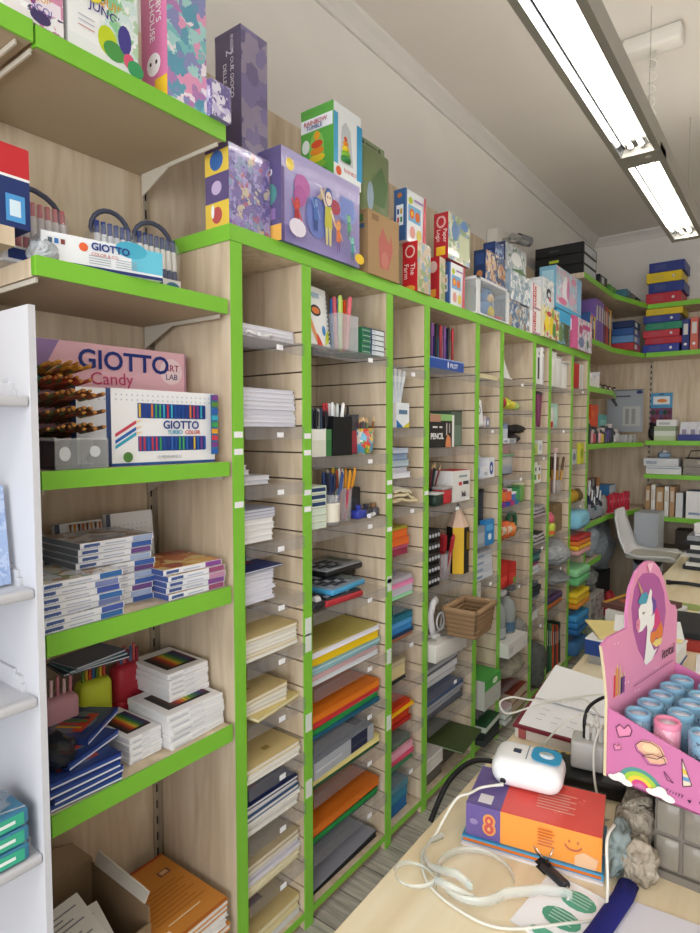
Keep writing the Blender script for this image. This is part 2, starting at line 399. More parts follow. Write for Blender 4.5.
def bunch(x, y, z, r, n, cols, word, at, L=.14, kind='pen', lean=.18, cat=None, pr=.0042):
    """pens standing in a cup, each one a thing; look-alikes share one true label and a group"""
    cat = cat or {'pen': 'pen', 'pencil': 'pencil', 'marker': 'felt pen', 'brush': 'brush', 'scis': 'scissors'}[kind]
    for i in range(n):
        c = cols[i % len(cols)]; t = i*2.4; q = r*math.sqrt((i+.5)/n)*.8
        put(pen(c[0], c[1], L, pr, kind), (x+q*math.cos(t), y+q*math.sin(t), z+.002+(i % 3)*.003), (-lean*math.sin(t)*q/r, lean*math.cos(t)*q/r, t),
            f'{c[2]} {word} standing {at}', cat, f'{c[2]} {word} {at}')
def cup(name, label, x, y, z, r, h, m, taper=.92, band=None, cat='pen pot', square=False):
    mb = MB()
    m = mat(m, .35) if isinstance(m, str) else m
    if square:
        t = .0018; mb.box(-r, -r, 0, r, r, t, m)
        for q in ((-r, -r, r, -r+t), (-r, r-t, r, r), (-r, -r+t, -r+t, r-t), (r-t, -r+t, r, r-t)): mb.box(q[0], q[1], t, q[2], q[3], h, m)
    else: mb.lathe([(0, 0), (r*taper, 0), (r, h), (r-.002, h), (r*taper-.002, .003), (0, .003)], m, 18)
    o = mb.build(name, None, (x, y, z), label=label, cat=cat)
    rim = MB()
    if square: rim.box(-r-.001, -r-.001, h, r+.001, -r+.002, h+.002, m).box(-r-.001, r-.002, h, r+.001, r+.001, h+.002, m)
    else: rim.lathe([(r-.0025, h), (r+.0015, h), (r+.0015, h+.003), (r-.0025, h+.003), (r-.0025, h)], m, 18)
    rim.build('rim', o)
    if band:
        b = MB()
        if square: b.face((r, -r, 0), (0, 1, 0), (0, 0, 1), [('r', .003, .004, 2*r-.003, h*.6, band)]).face((-r, -r, 0), (1, 0, 0), (0, 0, 1), [('r', .003, .004, 2*r-.003, h*.6, band)])
        else: b.lathe([(r*taper+.0012, h*.1), (r+.0006, h*.75)], mat(band, .4), 18)
        b.build('printed_band', o)
    return o
def lump(name, label, cat, x, y, z, dx, dy, dz, m, seed=0, kind=None, group=None, rough=.25, folds=7., knot=False, sub=3, rot=0):
    """soft crumpled bag: noise-displaced ball with creases, resting flat"""
    from mathutils import noise
    bm = bmesh.new(); bmesh.ops.create_icosphere(bm, subdivisions=sub, radius=1)
    for v in bm.verts:
        p = v.co.copy(); q = p*1.3+Vector((seed, seed*2.1, seed*.7))
        d = 1+rough*noise.noise(q*1.7)+rough*.6*noise.noise(q*folds*.5)-rough*.75*abs(noise.noise(q*folds*.55))-rough*.5*abs(noise.noise(q*folds*1.3))
        p *= d; v.co = Vector((max(-1, min(1, p.x))*dx/2, max(-1, min(1, p.y))*dy/2, max(min(p.z, .98), -.8)*dz/1.78))
    zmin = min(v.co.z for v in bm.verts)
    for v in bm.verts: v.co.z -= zmin
    bm.verts.index_update(); mb = MB(); mb.add([v.co[:] for v in bm.verts], [[v.index for v in f.verts] for f in bm.faces], m, True); bm.free()
    o = mb.build(name, None, (x, y, z), rot, label=label, cat=cat, group=group, kind=kind)
    if knot: MB().lathe([(.0, 0), (.012, .004), (.006, .015), (.02, .035), (.008, .03)], m, 9, (0, 0, dz*.86)).build('twisted_neck', o)
    return o
def binder(name, label, x, y, z, dx, dy, dz, col, cat='binder', lab='#e9e9e9', flat=True, group=None, hole=True, rot=0, face='y0', mark=False):
    """box file / ring binder: shell, spine label, finger ring"""
    a, b = dx/2, dy/2; mb = MB(); m = mat(col, .4)
    mb.rbox(-a, -b, 0, a, b, dz, .003, m, 1, False)
    o = mb.build(name, None, (x, y, z), rot, label=label, cat=cat, group=group)
    p = MB()
    if face == 'y0':
        if mark: p.face((-a, -b, 0), (1, 0, 0), (0, 0, 1), [('r', dx*.3, dz*.35, dx*.5, dz*.62, lab)]); MB().face((a, -b, 0), (0, 1, 0), (0, 0, 1), [('r', dy*.06, dz*.1, dy*.94, dz*.85, '#b4b8c0')]).build('side_label', o)
        elif flat: p.face((-a, -b, 0), (1, 0, 0), (0, 0, 1), [('r', dx*.18, dz*.25, dx*.5, dz*.75, lab)])
        else: p.face((-a, -b, 0), (1, 0, 0), (0, 0, 1), [('r', dx*.2, dz*.5, dx*.8, dz*.85, lab)])
    else:
        if flat: p.face((a, -b, 0), (0, 1, 0), (0, 0, 1), [('r', dy*.2, dz*.2, dy*.55, dz*.8, lab)])
        else: p.face((a, -b, 0), (0, 1, 0), (0, 0, 1), [('r', dy*.2, dz*.5, dy*.8, dz*.85, lab)])
    p.build('spine_label', o)
    if hole:
        h = MB()
        if face == 'y0': h.cyl((a*.55 if flat else 0, -b-.001, dz*.5 if flat else dz*.2), (a*.55 if flat else 0, -b+.002, dz*.5 if flat else dz*.2), min(.011, dz*.3), min(.011, dz*.3), CHROME, 12)
        else: h.cyl((a+.001, b*.5 if flat else 0, dz*.5 if flat else dz*.2), (a-.002, b*.5 if flat else 0, dz*.5 if flat else dz*.2), min(.011, dz*.3), min(.011, dz*.3), CHROME, 12)
        h.build('finger_ring', o)
    return o
def stretch_film(parent, dx, dy, dz, g=.0015):
    return MB().box(-dx/2-g, -dy/2-g, .001, dx/2+g, dy/2+g, dz+g, FILM).build('clear_wrap', parent)
def blobs(seed, w, h, n, cols, y0=.05):
    r = random.Random(seed); out = []
    for i in range(n):
        rx = r.uniform(.05, .13)*w; ry = r.uniform(.06, .16)*h
        out.append(('e', rx+r.random()*(w-2*rx), ry+y0*h+r.random()*(h-2*ry-y0*h), rx, ry, r.choice(cols)))
    return out
# ================================================================ goods on the near bay
def s(z): return BZ[z][1]+.0012
# --- highest shelf: toy boxes
o = carton('toy_box', 'white toy box reading SQUISH SCOLO with pink and dark artwork, over the white stand', 'toy box', -1.255, .553, s(0)+.006, .13, .185, .25, WHITE,
    front=art(['#f4eef0', '#e2b9cf', '#f3f3f3', '#5b4a73', '#ffffff', '#d58fb1'], 24, 3), fart=[('r', .09, .03, .18, .056, '#f0e6ee'), ('e', .14, .015, .02, .012, '#4a3f6a'), ('e', .055, .065, .024, .018, '#f0d92b'), ('e', .03, .08, .008, .035, '#a8407e'), ('e', .125, .055, .008, .022, '#b54a6a')])
text(o, 'SQUISH', .017, '#e0a82a', (.0655, .025, .047), Y+ZU*-.12, ZU); text(o, 'SCOLO', .018, '#7c66b8', (.0655, .03, .027), Y+ZU*-.12, ZU)
o = carton('toy_box', 'white toy box reading SQUISH with green and yellow blobs on high shelf', 'toy box', -1.262, .735, s(0), .14, .158, .27, WHITE,
    front=mat('#eef2f0', .3, coat=.4), fart=[('r', .0, .03, .068, .27, '#f3f5f4'), ('r', .07, .02, .158, .17, art(['#e8f1ee', '#b9d9b4', '#f5f7f5', '#8fcf9c', '#d5e9e5'], 30, 2)), ('e', .085, .05, .022, .03, '#c6d62c'), ('e', .1, .035, .025, .02, '#4f9a4e'), ('e', .125, .07, .016, .03, '#4b4491'), ('e', .135, .03, .014, .016, '#e05a7a'), ('e', .15, .02, .02, .018, '#3f9e62'), ('e', .05, .13, .03, .012, '#3c8a58'), ('e', .03, .15, .012, .02, '#dd6f6f'), ('r', .02, .05, .055, .052, '#c98c8c'), ('r', .02, .06, .055, .062, '#b9b9c9'), ('r', .02, .07, .055, .072, '#b9b9c9'), ('e', .05, .125, .022, .016, '#f0e24a')])
text(o, 'SQUISH', .026, '#e8a21e', (.0715, -.03, .118), Y+ZU*-.1, ZU); text(o, 'JUNGLE', .026, '#4b3a8c', (.0715, -.035, .096), Y+ZU*-.1, ZU)
o = carton('board_game_box', "pink spined dollhouse board game box on high shelf, teal picture cover", 'board game', -1.2335, .942, s(0), .098, .113, .33, mat('#e98fb4', .35, coat=.3),
    front=art(['#7cc0c4', '#a6d5d2', '#8a8fc0', '#e59cc0', '#f2e6ee', '#5f9fb8', '#b77fb8'], 22, 8), end=mat('#df7fae', .35, coat=.3), eart=[('r', .05, .0, .096, .05, '#f2c92f'), ('e', .047, .085, .026, .026, '#ffffff'), ('e', .036, .088, .004, .005, '#333333'), ('e', .058, .088, .004, .005, '#333333')])
text(o, "GABBY'S", .026, '#ffffff', (.012, -.057, .27), -ZU, X); text(o, 'DOLLHOUSE', .026, '#ffffff', (-.012, -.057, .285), -ZU, X)
o = carton('toy_box', 'small clear topped purple toy box at the end of the high shelf', 'toy box', -1.205, 1.03, s(0), .075, .06, .085, mat('#8672b8', .3, coat=.4), front=art(['#7a67ad', '#c9bfe0', '#e6e2f0', '#5a4893'], 34, 1), end=art(['#7a67ad', '#c9bfe0', '#e6e2f0', '#5a4893'], 34, 4), top=CLEAR)
stretch_film(o, .075, .06, .085)

# --- second shelf: wrapped clip packs and the long GIOTTO box
z = s(1)
o = MB(); o.box(-.045, -.125, 0, .045, .125, .062, mat('#e9ecef', .3, coat=.3), y1=mat('#6bb9d3'), z1=mat('#f2f4f6', .3))
o.face((.045, -.125, 0), (0, 1, 0), (0, 0, 1), [('r', .18, .012, .25, .062, '#67bfd6'), ('e', .18, .055, .035, .018, '#4aa9c4'), ('r', .0, .0, .25, .007, '#2a3570'), ('e', .08, .043, .009, .009, '#e2653a'), ('r', .012, .04, .02, .05, '#4c5a66'), ('r', .024, .04, .032, .05, '#356fb0'), ('r', .036, .04, .044, .05, '#7a3d3d')]
   + [('r', .09+.055*k, .012+.005*j, .135+.055*k, .0135+.005*j, '#9fa6ad') for k in range(2) for j in range(4)])
p = o.build('colour_box', None, (-1.235, .735, z), -.22, label='long white box of colours with blue end panel on second shelf down', cat='art supply box')
text(p, 'GIOTTO', .021, '#2b3f86', (.046, -.03, .041), Y, ZU, bold=.0006); text(p, 'COLOR & CO.', .009, '#c25a4a', (.046, -.03, .029), Y, ZU)
# bulging clear carry packs of crayons behind it
for i, (y, w, c1, c2, nm) in enumerate([(.64, .17, '#c76a74', '#d9d2d6', 'pink and white'), (.835, .11, '#2c3f86', '#dfe2ea', 'navy and white'), (.945, .12, '#26356f', '#e8e4e0', 'dark blue')]):
    b = MB(); b.rbox(-.05, -w/2, 0, .05, w/2, .15, .03, mat('#dfe5ea', .12, alpha=.16, spec=.8), 3)
    pk = b.build('crayon_pack', None, (-1.36+.012*i, y, z), 0, label=f'clear carry pack of {nm} crayons standing behind long white box', cat='crayon pack')
    n = int(w/.0165)
    for k in range(n): MB().cyl((.02, -w/2+.012+k*.0165, .03), (.012, -w/2+.012+k*.0165, .155), .007, .006, mat(c1, .4), 8).cyl((.0185, -w/2+.012+k*.0165, .075), (.014, -w/2+.012+k*.0165, .125), .0076, .0072, mat(c2, .5), 8, cap=False).build('crayon', pk)
    MB().box(.036, -w/2+.015, .012, .051, w/2-.015, .045, PAPER).face((.051, -w/2+.015, .012), (0, 1, 0), (0, 0, 1), [('r', .01, .006, w*.3, .028, '#2f4386'), ('e', w*.55, .015, .02, .012, '#4b7d9c')]).build('card_insert', pk)
    t = MB(); t.tube([(0, -w/2+.01, .13)] + [(0, -w/2*math.cos(a)*.92, .14+.05*math.sin(a)) for a in [PI*j/10 for j in range(11)]] + [(0, w/2-.01, .13)], .006, mat('#4a4f63', .3), 8); t.build('carry_handle', pk)
o = lump('clear_bag', 'clear bag of white erasers next to long white box on second shelf', 'bag', -1.235, .612, z, .08, .06, .05, bagmat('#dfe6ec', .75), 3)
o = MB(); o.box(-.05, -.055, 0, .05, .055, .15, '#1d2f63', x1=mat('#23376f', .35, coat=.3)).face((.05, -.055, 0), (0, 1, 0), (0, 0, 1), [('r', 0, .095, .11, .15, '#c52f36'), ('r', 0, .09, .11, .095, '#f2f2f2'), ('r', .015, .02, .05, .075, '#4f9ad6'), ('r', .065, .01, .1, .06, '#4f9ad6'), ('r', .072, .02, .092, .05, '#d8ecf8')])
o = o.build('craft_box', None, (-1.25, .52, 1.9355), (0, -.0, 0), label='navy and red printed box above the white display stand', cat='box'); MB().box(-.048, -.053, .15, .048, .053, .152, '#c52f36').build('tuck_flap', o)

# --- third shelf: GIOTTO candy collection and turbo colour sets
z = s(2)
o = carton('art_set_box', 'wide pink art set box standing behind the felt pen boxes', 'art supply box', -1.37, .835, z, .05, .41, .285, mat('#e9b7c2', .35, coat=.3), front=mat('#eab9c4', .35, coat=.3), rot=-.06,
    fart=[('p', [(0, .285), (.075, .285), (.03, .2), (0, .19)], '#9a7fb0'), ('p', [(0, .23), (.05, .2), (.0, .12)], '#5fa9a6'), ('e', .365, .235, .034, .034, '#f3d7dc'), ('p', [(.31, .14), (.41, .17), (.41, .15), (.33, .12)], '#5a5f8e'), ('r', .404, .0, .41, .285, '#b98d9c')])
text(o, 'GIOTTO', .062, '#23357e', (.026, -.09, .228), Y, ZU, bold=.0012, sx=1.02); text(o, 'Candy', .042, '#c2416f', (.026, -.06, .19), Y+ZU*.05, ZU); text(o, 'Collection', .042, '#c2416f', (.026, -.04, .155), Y+ZU*.05, ZU)
text(o, 'ART', .024, '#a23a5c', (.026, .16, .236), Y, ZU, align='CENTER'); text(o, 'LAB', .021, '#4d5a7a', (.026, .16, .214), Y, ZU, align='CENTER')
def pen_window(w, h, y0, z0, n, seed):
    r = random.Random(seed); cs = ['#2f63b5', '#1f4f9e', '#d9b82f', '#c23c4a', '#3fa05a', '#7c3f8e', '#e07c2a', '#3aa6c4', '#2a3e8c']
    return [('r', y0, z0, y0+w, z0+h, '#26498f')] + [('r', y0+.003+k*w/n, z0+.002, y0+k*w/n+w/n*.75, z0+h-.002, r.choice(cs)) for k in range(n)]
DOTS = [('e', .012+.013*i, .150+.011*j, .0022, .0022, '#c9ced8') for i in range(21) for j in range(2)]
for i, (y, x, w, nm) in enumerate([(.895, -1.235, .285, 'white felt pen set with two windows of coloured pens'), (.745, -1.262, .12, 'white felt pen set half hidden by the twisted pencils')]):
    b = MB(); b.box(-.012, -w/2, 0, .012, w/2, .175, PAPER, y0=mat('#33508f', .4), x1=mat('#f3f4f7', .35, coat=.3))
    b.face((.012, -w/2, 0), (0, 1, 0), (0, 0, 1), [('r', 0, 0, w, .006, '#2d5a9c')] + [q for q in DOTS if q[1] < w-.01] + ([('r', w-.022, .02, w, .172, '#3a6f9c')] + [('r', w-.02, .022+.017*j, w, .034+.017*j, c) for j, c in enumerate(['#2f63b5', '#7c3f8e', '#c23c4a', '#e0a02a', '#3fa05a', '#3aa6c4', '#2f63b5', '#5a8a3a', '#7c3f8e'])] if i == 0 else []) + [('e', .03, .02, .012, .012, '#4e7c3a')])
    o = b.build('felt_pen_set', None, (x, y, z), -.04, label=nm+' standing on third shelf', cat='felt pens')
    if i == 0:
        for zz in (.109, .032): MB().face((.0125, -w/2, 0), (0, 1, 0), (0, 0, 1), pen_window(.19, .035, .065, zz, 18, zz)).build('pen_window', o)
        text(o, 'GIOTTO', .027, '#2b3f86', (.0135, -.012, .085), Y, ZU, bold=.0006); text(o, 'TURBO', .013, '#4aa0c0', (.0135, .0, .072), Y, ZU, bold=.0003); text(o, 'COLOR', .013, '#d0564a', (.0135, .05, .072), Y, ZU, bold=.0003)
        text(o, '12 PENNARELLI', .01, '#9aa0aa', (.0135, -.03, .014), Y, ZU)
        for k, (c, dz) in enumerate([('#c44', .1), ('#2f63b5', .085), ('#3aa6c4', .073)]):
            MB().face((.0135, -w/2, 0), (0, 1, 0), (0, 0, 1), [('p', [(.008, dz-.035), (.06, dz-.004), (.06, dz+.004), (.008, dz-.027)], c if len(c) == 7 else '#c8485a'), ('p', [(.06, dz-.004), (.078, dz+.005), (.06, dz+.004)], '#e9d2b5')]).build('printed_pencil', o)
# fanned bundles of twisted pencils
for k, (zz, c1, wd) in enumerate([(.068, '#5a3a2b', 'brown'), (.102, '#6a3f2c', 'dark brown'), (.138, '#7c4429', 'chestnut'), (.17, '#a8432c', 'red brown'), (.2, '#c08a2c', 'golden')]):
    n = 13
    for i in range(n):
        y = .617+i*.0076; fx = -1.375-(.05 if k > 2 else 0)
        m1 = [('#4b3326', c1), ('#6f7a4a', c1), ('#8a4a3a', c1)][i % 3]
        mb = MB(); tl = Vector((.17, .0, .02+.0025*((i*7) % 5)))
        for q in range(6): mb.cyl(Vector((0, .0, 0))+tl*(q/6), tl*((q+1)/6), .0042, .0042, mat(m1[q % 2], .5), 6, smooth=False)
        p = mb.build('twisted_pencil', None, (fx+.006*((i*5) % 3), y, z+zz-.005+.004*((i*3) % 3)), (0, 0, .1*((i % 3)-1)), label=f'{wd} twisted pencil in a fanned bundle at shelf end', cat='pencil', group=f'{wd} twisted pencils in the fan')
        MB().cyl(tl, tl*1.045, .0042, .0012, mat('#c98e4a', .6), 6).build('cut_tip', p)
o = MB(); o.box(-.13, -.058, 0, .04, .058, .06, mat('#262a30', .3, alpha=.75)).box(.04, -.058, 0, .043, .058, .064, CLEAR).face((.043, -.058, 0), (0, 1, 0), (0, 0, 1), [('e', .02, .032, .012, .015, '#cfd4d8'), ('e', .085, .036, .012, .012, '#cfd4d8'), ('r', .054, 0, .0555, .06, '#8a8f95')])
o = o.build('pencil_tray', None, (-1.235, .664, z), 0, label='clear plastic tray holding the fanned twisted pencils', cat='tray'); MB().box(-.131, -.06, .058, .045, -.056, .066, CLEAR).build('side_rim', o)

# --- fourth shelf: piles of GIOTTO pencil boxes
z = s(3)
def pbox(label, x, y, z, dx, dy, t, rot, col, top, grp, spn='#33508f'):
    mb = MB(); mb.box(-dx/2, -dy/2, 0, dx/2, dy/2, t, mat('#e4e7ee', .4), z1=top, x1=mat('#eceef4', .4))
    mb.face((dx/2, -dy/2, 0), (0, 1, 0), (0, 0, 1), [('r', dy*.05, t*.3, dy*.25, t*.75, '#5c74ad'), ('r', dy*.7, .001, dy*.985, t-.001, col), ('r', dy*.32, t*.35, dy*.6, t*.55, '#b9c2d6'), ('r', .0, .0005, dy, t*.12, '#a9b0c0')])
    mb.face((-dx/2, -dy/2, 0), (1, 0, 0), (0, 0, 1), [('r', .0, .001, dx, t-.001, spn)])
    o = mb.build('pencil_box', None, (x, y, z), rot, label=label, cat='pencil box', group=grp)
    MB().box(-dx/2+.002, dy/2-.0001, .001, dx/2-.002, dy/2+.0008, t-.001, '#f2f3f6').build('end_flap', o)
    return o
PT1 = art(['#e9e2d2', '#c5ced8', '#7b8c5a', '#d6d8dd', '#b98a5c'], 20, 5); PT2 = art(['#dfe2ea', '#c9cdd8', '#9ba7bd', '#8a6a5a'], 20, 7)
TL = mat('#8d7f8c', .3)
for nm, x, y, z0, dx, dy, t, n, cols, tp, sp in [
  ('front pile at fourth shelf end', -1.275, .652, z, .17, .185, .0142, 7, ['#3a6fae', '#4b5fae', '#7a86b8'], PT1, '#55704a'),
  ('tall middle pile on fourth shelf', -1.335, .775, z, .17, .185, .0142, 11, ['#3d5fa8', '#9fb0d2', '#6f4f8c'], PT2, '#7a8490'),
  ('long pile at cabinet end of fourth shelf', -1.285, .955, z, .185, .175, .0148, 5, ['#a0527a', '#8c4f9a', '#c08aa8'], art(['#c7682f', '#d9a23a', '#a33f2f', '#e0c98a'], 14, 2), '#4a5fa0')]:
    for i in range(n):
        lab = f'white pencil box, {nth(i, n)} in {nm}'
        o = pbox(lab, x+R.uniform(-.004, .004), y+R.uniform(-.005, .005), z0+i*(t+.0003), dx, dy, t, R.uniform(-.05, .05), cols[i % len(cols)], tp, 'pencil boxes in '+nm, sp)
        text(o, 'GIOTTO', t*.62, '#33508f', (dx/2, -dy*.46, t*.25), Y, ZU)
for i, (y, w, h, zz) in enumerate([(.662, .1, .155, .02), (.80, .125, .175, .02), (.945, .14, .185, .02)]):
    b = MB(); b.box(-.008, -w/2, 0, .008, w/2, h, PAPER, x1=mat('#eceef3', .35))
    b.face((.008, -w/2, 0), (0, 1, 0), (0, 0, 1), [('r', 0, 0, .012, h, '#4c5468')] + [('e', .022+.0125*p, h*.55+.0125*q, .002, .002, '#c4c9d4') for p in range(int((w-.03)/.0125)) for q in range(int(h*.4/.0125))] + ([('p', [(.03+.011*k, h-.004), (.038+.011*k, h-.004), (.034+.011*k, h-.035-.006*(k % 2))], ['#7a4a2b', '#c98a2c', '#5a3a2b', '#b5622c'][k % 4]) for k in range(8)] if i == 1 else [('e', w*.5, h*.25, w*.3, .02, '#56627e')]))
    o = b.build('pencil_set', None, (-1.455, y, z), (0, -.1, 0), label=['white dotted pencil set leaning behind the front pile', 'white pencil set with printed pencil tips, leaning behind tall pile', 'largest white dotted pencil set leaning against the back board'][i]+' on fourth shelf', cat='pencil set')
    MB().box(-.006, w/2, .004, .006, w/2+.002, h-.004, '#d3d6de').build('side_flap', o)

# --- fifth shelf: white boxes of wax colours, pouches, blue packs
z = s(4)
def wbox(label, x, y, z, dx, dy, t, rot, grp, top=False):
    mb = MB(); mb.rbox(-dx/2, -dy/2, 0, dx/2, dy/2, t, .0015, mat('#eeeef0', .4), 1, False)
    mb.face((dx/2, -dy/2, 0), (0, 1, 0), (0, 0, 1), [('r', .004, t*.45, dy-.004, t*.5, '#c9c9cf'), ('r', .008, t*.15, dy*.35, t*.35, '#c4c8d0')])
    if top:
        mb.face((-dx/2, -dy/2, t), (0, 1, 0), (-1, 0, 0), [('r', dy*.14, -dx*.84, dy*.9, -dx*.2, '#3a2e2c')] + [('r', dy*.17+k*dy*.058, -dx*.8, dy*.17+k*dy*.058+dy*.052, -dx*.24, c) for k, c in enumerate(['#26221f', '#4a3327', '#7a3426', '#b53c2a', '#d8742a', '#e0b52e', '#9fb03a', '#4f8a3f', '#2f6a4a', '#274a6a', '#3d3560', '#6a2f52'])])
    o = mb.build('crayon_box', None, (x, y, z), rot, label=label, cat='crayon box', group=grp)
    MB().box(dx/2-.0004, -dy*.12, t*.5, dx/2+.0008, dy*.12, t*.95, '#e2e2e6').build('tuck_flap', o)
for nm, x, y, z0, dx, dy, t, n in [('stack at front edge of fifth shelf', -1.312, .82, z, .17, .09, .0148, 4), ('broad stack at cabinet end of fifth shelf', -1.29, .96, z, .17, .175, .0168, 5), ('stack resting on the broad stack', -1.35, .98, z+5*.0171+.0005, .172, .128, .0142, 5)]:
    for i in range(n): wbox(f'white wax crayon box, {nth(i, n)} in {nm}', x+R.uniform(-.003, .003), y+R.uniform(-.003, .003), z0+i*(t+.0003), dx, dy, t, R.uniform(-.04, .04)+.02, 'white crayon boxes in '+nm, i == n-1)
def pack(label, x, y, z, rot, i):
    mb = MB(); mb.box(-.07, -.078, 0, .07, .078, .015, mat('#24407f', .35, coat=.3), x1=mat('#2f4c94', .3), z1=mat('#263c74', .35, coat=.3)).face((-.07, -.078, .015), (0, 1, 0), (-1, 0, 0), [('e', .075, -.07, .055, .05, '#6c7484'), ('p', [(.03, -.11), (.12, -.11), (.12, -.085), (.03, -.085)], '#c24432'), ('r', .045, -.1, .055, -.04, '#d8a02c'), ('r', .06, -.1, .07, -.04, '#c2402f'), ('r', .075, -.1, .085, -.04, '#4f7a3f'), ('r', .09, -.1, .1, -.04, '#2a2a55')])
    mb.face((.07, -.078, 0), (0, 1, 0), (0, 0, 1), [('r', .0, .002, .156, .006, '#e2e6ef')])
    o = mb.build('colour_pencil_pack', None, (x, y, z), rot, label=label, cat='pencil pack', group='blue pencil packs on fifth shelf'); MB().box(.066, -.079, .013, .0708, .079, .0165, '#1c3378').build('folded_edge', o)
for i in range(4): pack(f'blue colour pencil pack, {nth(i, 4)} in low stack on fifth shelf', -1.262+R.uniform(-.004, .004), .657+R.uniform(-.004, .004), z+i*.0153, R.uniform(-.06, .06), i)
pack('grey and blue colour pencil pack lying loose on top of low stack', -1.30, .675, z+.0625, .35, 4)
pack('grey and blue colour pencil pack sliding against white crayon stack', -1.35, .715, z+.078, .6, 5)
lump('clear_bag', 'crumpled clear black bag lying on the blue pencil packs', 'bag', -1.25, .62, z+.063, .09, .075, .075, mat('#22262c', .15, alpha=.7), 2, sub=3)
def pouch(label, x, y, w, h, col, item, n, band, lab):
    mb = MB(); mb.rbox(-.028, -w/2, 0, .028, w/2, h, .018, mat(col, .3, alpha=.85), 3)
    o = mb.build('pencil_pouch', None, (x, y, z), 0, label=label, cat='pouch')
    for k in range(n): MB().cyl((.0, -w/2+.014+k*(w-.028)/(n-1), h*.5), (.004, -w/2+.014+k*(w-.028)/(n-1), h+.035+.006*(k % 3)), .0045, .004, mat(item[k % len(item)], .4), 7).build('pencil', o)
    MB().rbox(-.03, -w/2-.001, h*.02, .03, w/2+.001, h*.45, .014, mat(band, .35), 2).build('printed_sleeve', o)
    if lab: MB().face((.031, -w/2, 0), (0, 1, 0), (0, 0, 1), [('r', w*.35, .005, w*1.0, h*.5, '#4f9ac8'), ('r', w*.4, h*.1, w*.95, h*.2, '#e9eef2'), ('r', w*.4, h*.3, w*.7, h*.36, '#d8556a')]).build('label', o)
pouch('pink clear pouch of pencils standing at end of fifth shelf', -1.40, .70, .09, .15, '#d9a3ae', ['#c9838f', '#e2c3c8'], 5, '#d48f9c', True)
pouch('lime yellow pouch of coloured pencils on fifth shelf', -1.425, .805, .085, .15, '#c9d43a', ['#5a7a2c', '#c8a02c', '#b5442c', '#3a5a8a'], 7, '#d6e24a', False)
pouch('red pouch of pencils standing behind white crayon stacks', -1.43, .905, .085, .16, '#b5303c', ['#8a2a3a', '#5a6a8a', '#c25a5a'], 7, '#bf2c3a', False)
for k in range(3): book('drawing_pad', ['dark striped drawing pad lying across the pouches', 'teal drawing pad lying across the pouches', 'patterned drawing pad topmost across the pouches'][k], 'pad', -1.43, .80, z+.192+.0065*k, .1, .17-.012*k, .006, ['#3a3f58', '#4a8a92', '#7a86a0'][k], '#d8d8dc', .12*k-.1)

# --- base shelf: open carton with papers, pile of orange books
z = s(5)
zz = z
n = 9
for i in range(n):
    top = i == n-1
    pr = [(.10, .06, .28, .14, '#f3dcc0'), (.13, .08, .25, .12, '#c25a3a'), (.72, .72, .88, .80, '#8a5a4a'), (.75, .735, .85, .785, '#e2b98a'), (.02, .0, .98, .03, '#b86a2c'), (.02, .97, .98, 1., '#b8502c')] + [(.22+.0*q, .24+.05*q, .9-.07*(q % 3), .257+.05*q, '#b8742c') for q in range(8)] + [(.3, .16, .75, .175, '#f0d8b0')] if top else None
    book('activity_book', f'orange covered activity book, {nth(i, n)} of the pile on base shelf by the cabinet' if i not in (2, 5, 6) else f'white paper book, {nth(i, n)} of the pile on base shelf by the cabinet', 'book', -1.335+R.uniform(-.005, .005), .925+R.uniform(-.006, .006), zz, .29, .225, .017, '#d08a3a' if i not in (2, 5, 6) else '#e2dfe0', '#e9e6e2', R.uniform(-.03, .03), 'books in the orange pile', 'y0', pr); zz += .0173
c = MB(); w, d, h, t = .115, .13, .285, .004
c.box(-d, -w, 0, d, w, t, CARD); c.box(-d, -w, t, -d+t, w, h, CARD); c.box(d-t, -w, t, d, w, h-.05, CARD); c.box(-d+t, -w, t, d-t, -w+t, h, CARD); c.box(-d+t, w-t, t, d-t, w, h-.01, CARD)
o = c.build('open_carton', None, (-1.335, .697, z), .0, label='open brown cardboard carton with papers on the base shelf', cat='carton')
f = MB(); f.add([(-d, -w, h), (-d, w, h), (-d-.01, w*.6, h+.06), (-d-.012, -w*.2, h+.085), (-d-.01, -w*.8, h+.07), (-d+.003, -w, h), (-d+.003, w, h), (-d-.007, w*.6, h+.06), (-d-.009, -w*.2, h+.085), (-d-.007, -w*.8, h+.07)], [[0,1,2,3,4], [9,8,7,6,5], [1,2,7,6], [2,3,8,7], [3,4,9,8], [4,0,5,9]], CARD); f.build('raised_flap', o)
f = MB(); f.add([(d-.02, w, h-.01), (-d+.02, w, h-.01), (-d+.03, w+.004, h+.03), (d-.01, w+.006, h+.02), (d-.02, w-.004, h-.01), (-d+.02, w-.004, h-.01), (-d+.03, w, h+.03), (d-.01, w+.002, h+.02)], [[0,1,2,3], [7,6,5,4], [0,3,7,4], [2,1,5,6], [3,2,6,7]], mat('#cfc8bd', .7)); f.build('side_flap', o)
for i, (x, y, r, col, nm) in enumerate([(-1.33, .68, .1, '#e6e2dc', 'white printed leaflet standing in open carton'), (-1.30, .70, -.05, '#ded9d2', 'grey printed leaflet leaning in front inside open carton'), (-1.335, .70, .1, '#c2402f', 'red edged sheet tucked deep in open carton')]):
    b = MB(); b.box(-.07, -.06, 0, .075, .06, .003, mat(col, .7)); b.face((-.07, -.06, .003), (0, 1, 0), (-1, 0, 0), [('r', .01, -.135+.012*q, .1-.02*(q % 3), -.131+.012*q, '#8a8a90') for q in range(10)])
    o2 = b.build('leaflet', None, (x, y, z+.235-.02*i), (r*.3, .45, r), label=nm, cat='paper'); MB().box(.06, -.055, .003, .074, .055, .006, mat(col, .7)).build('folded_edge', o2)

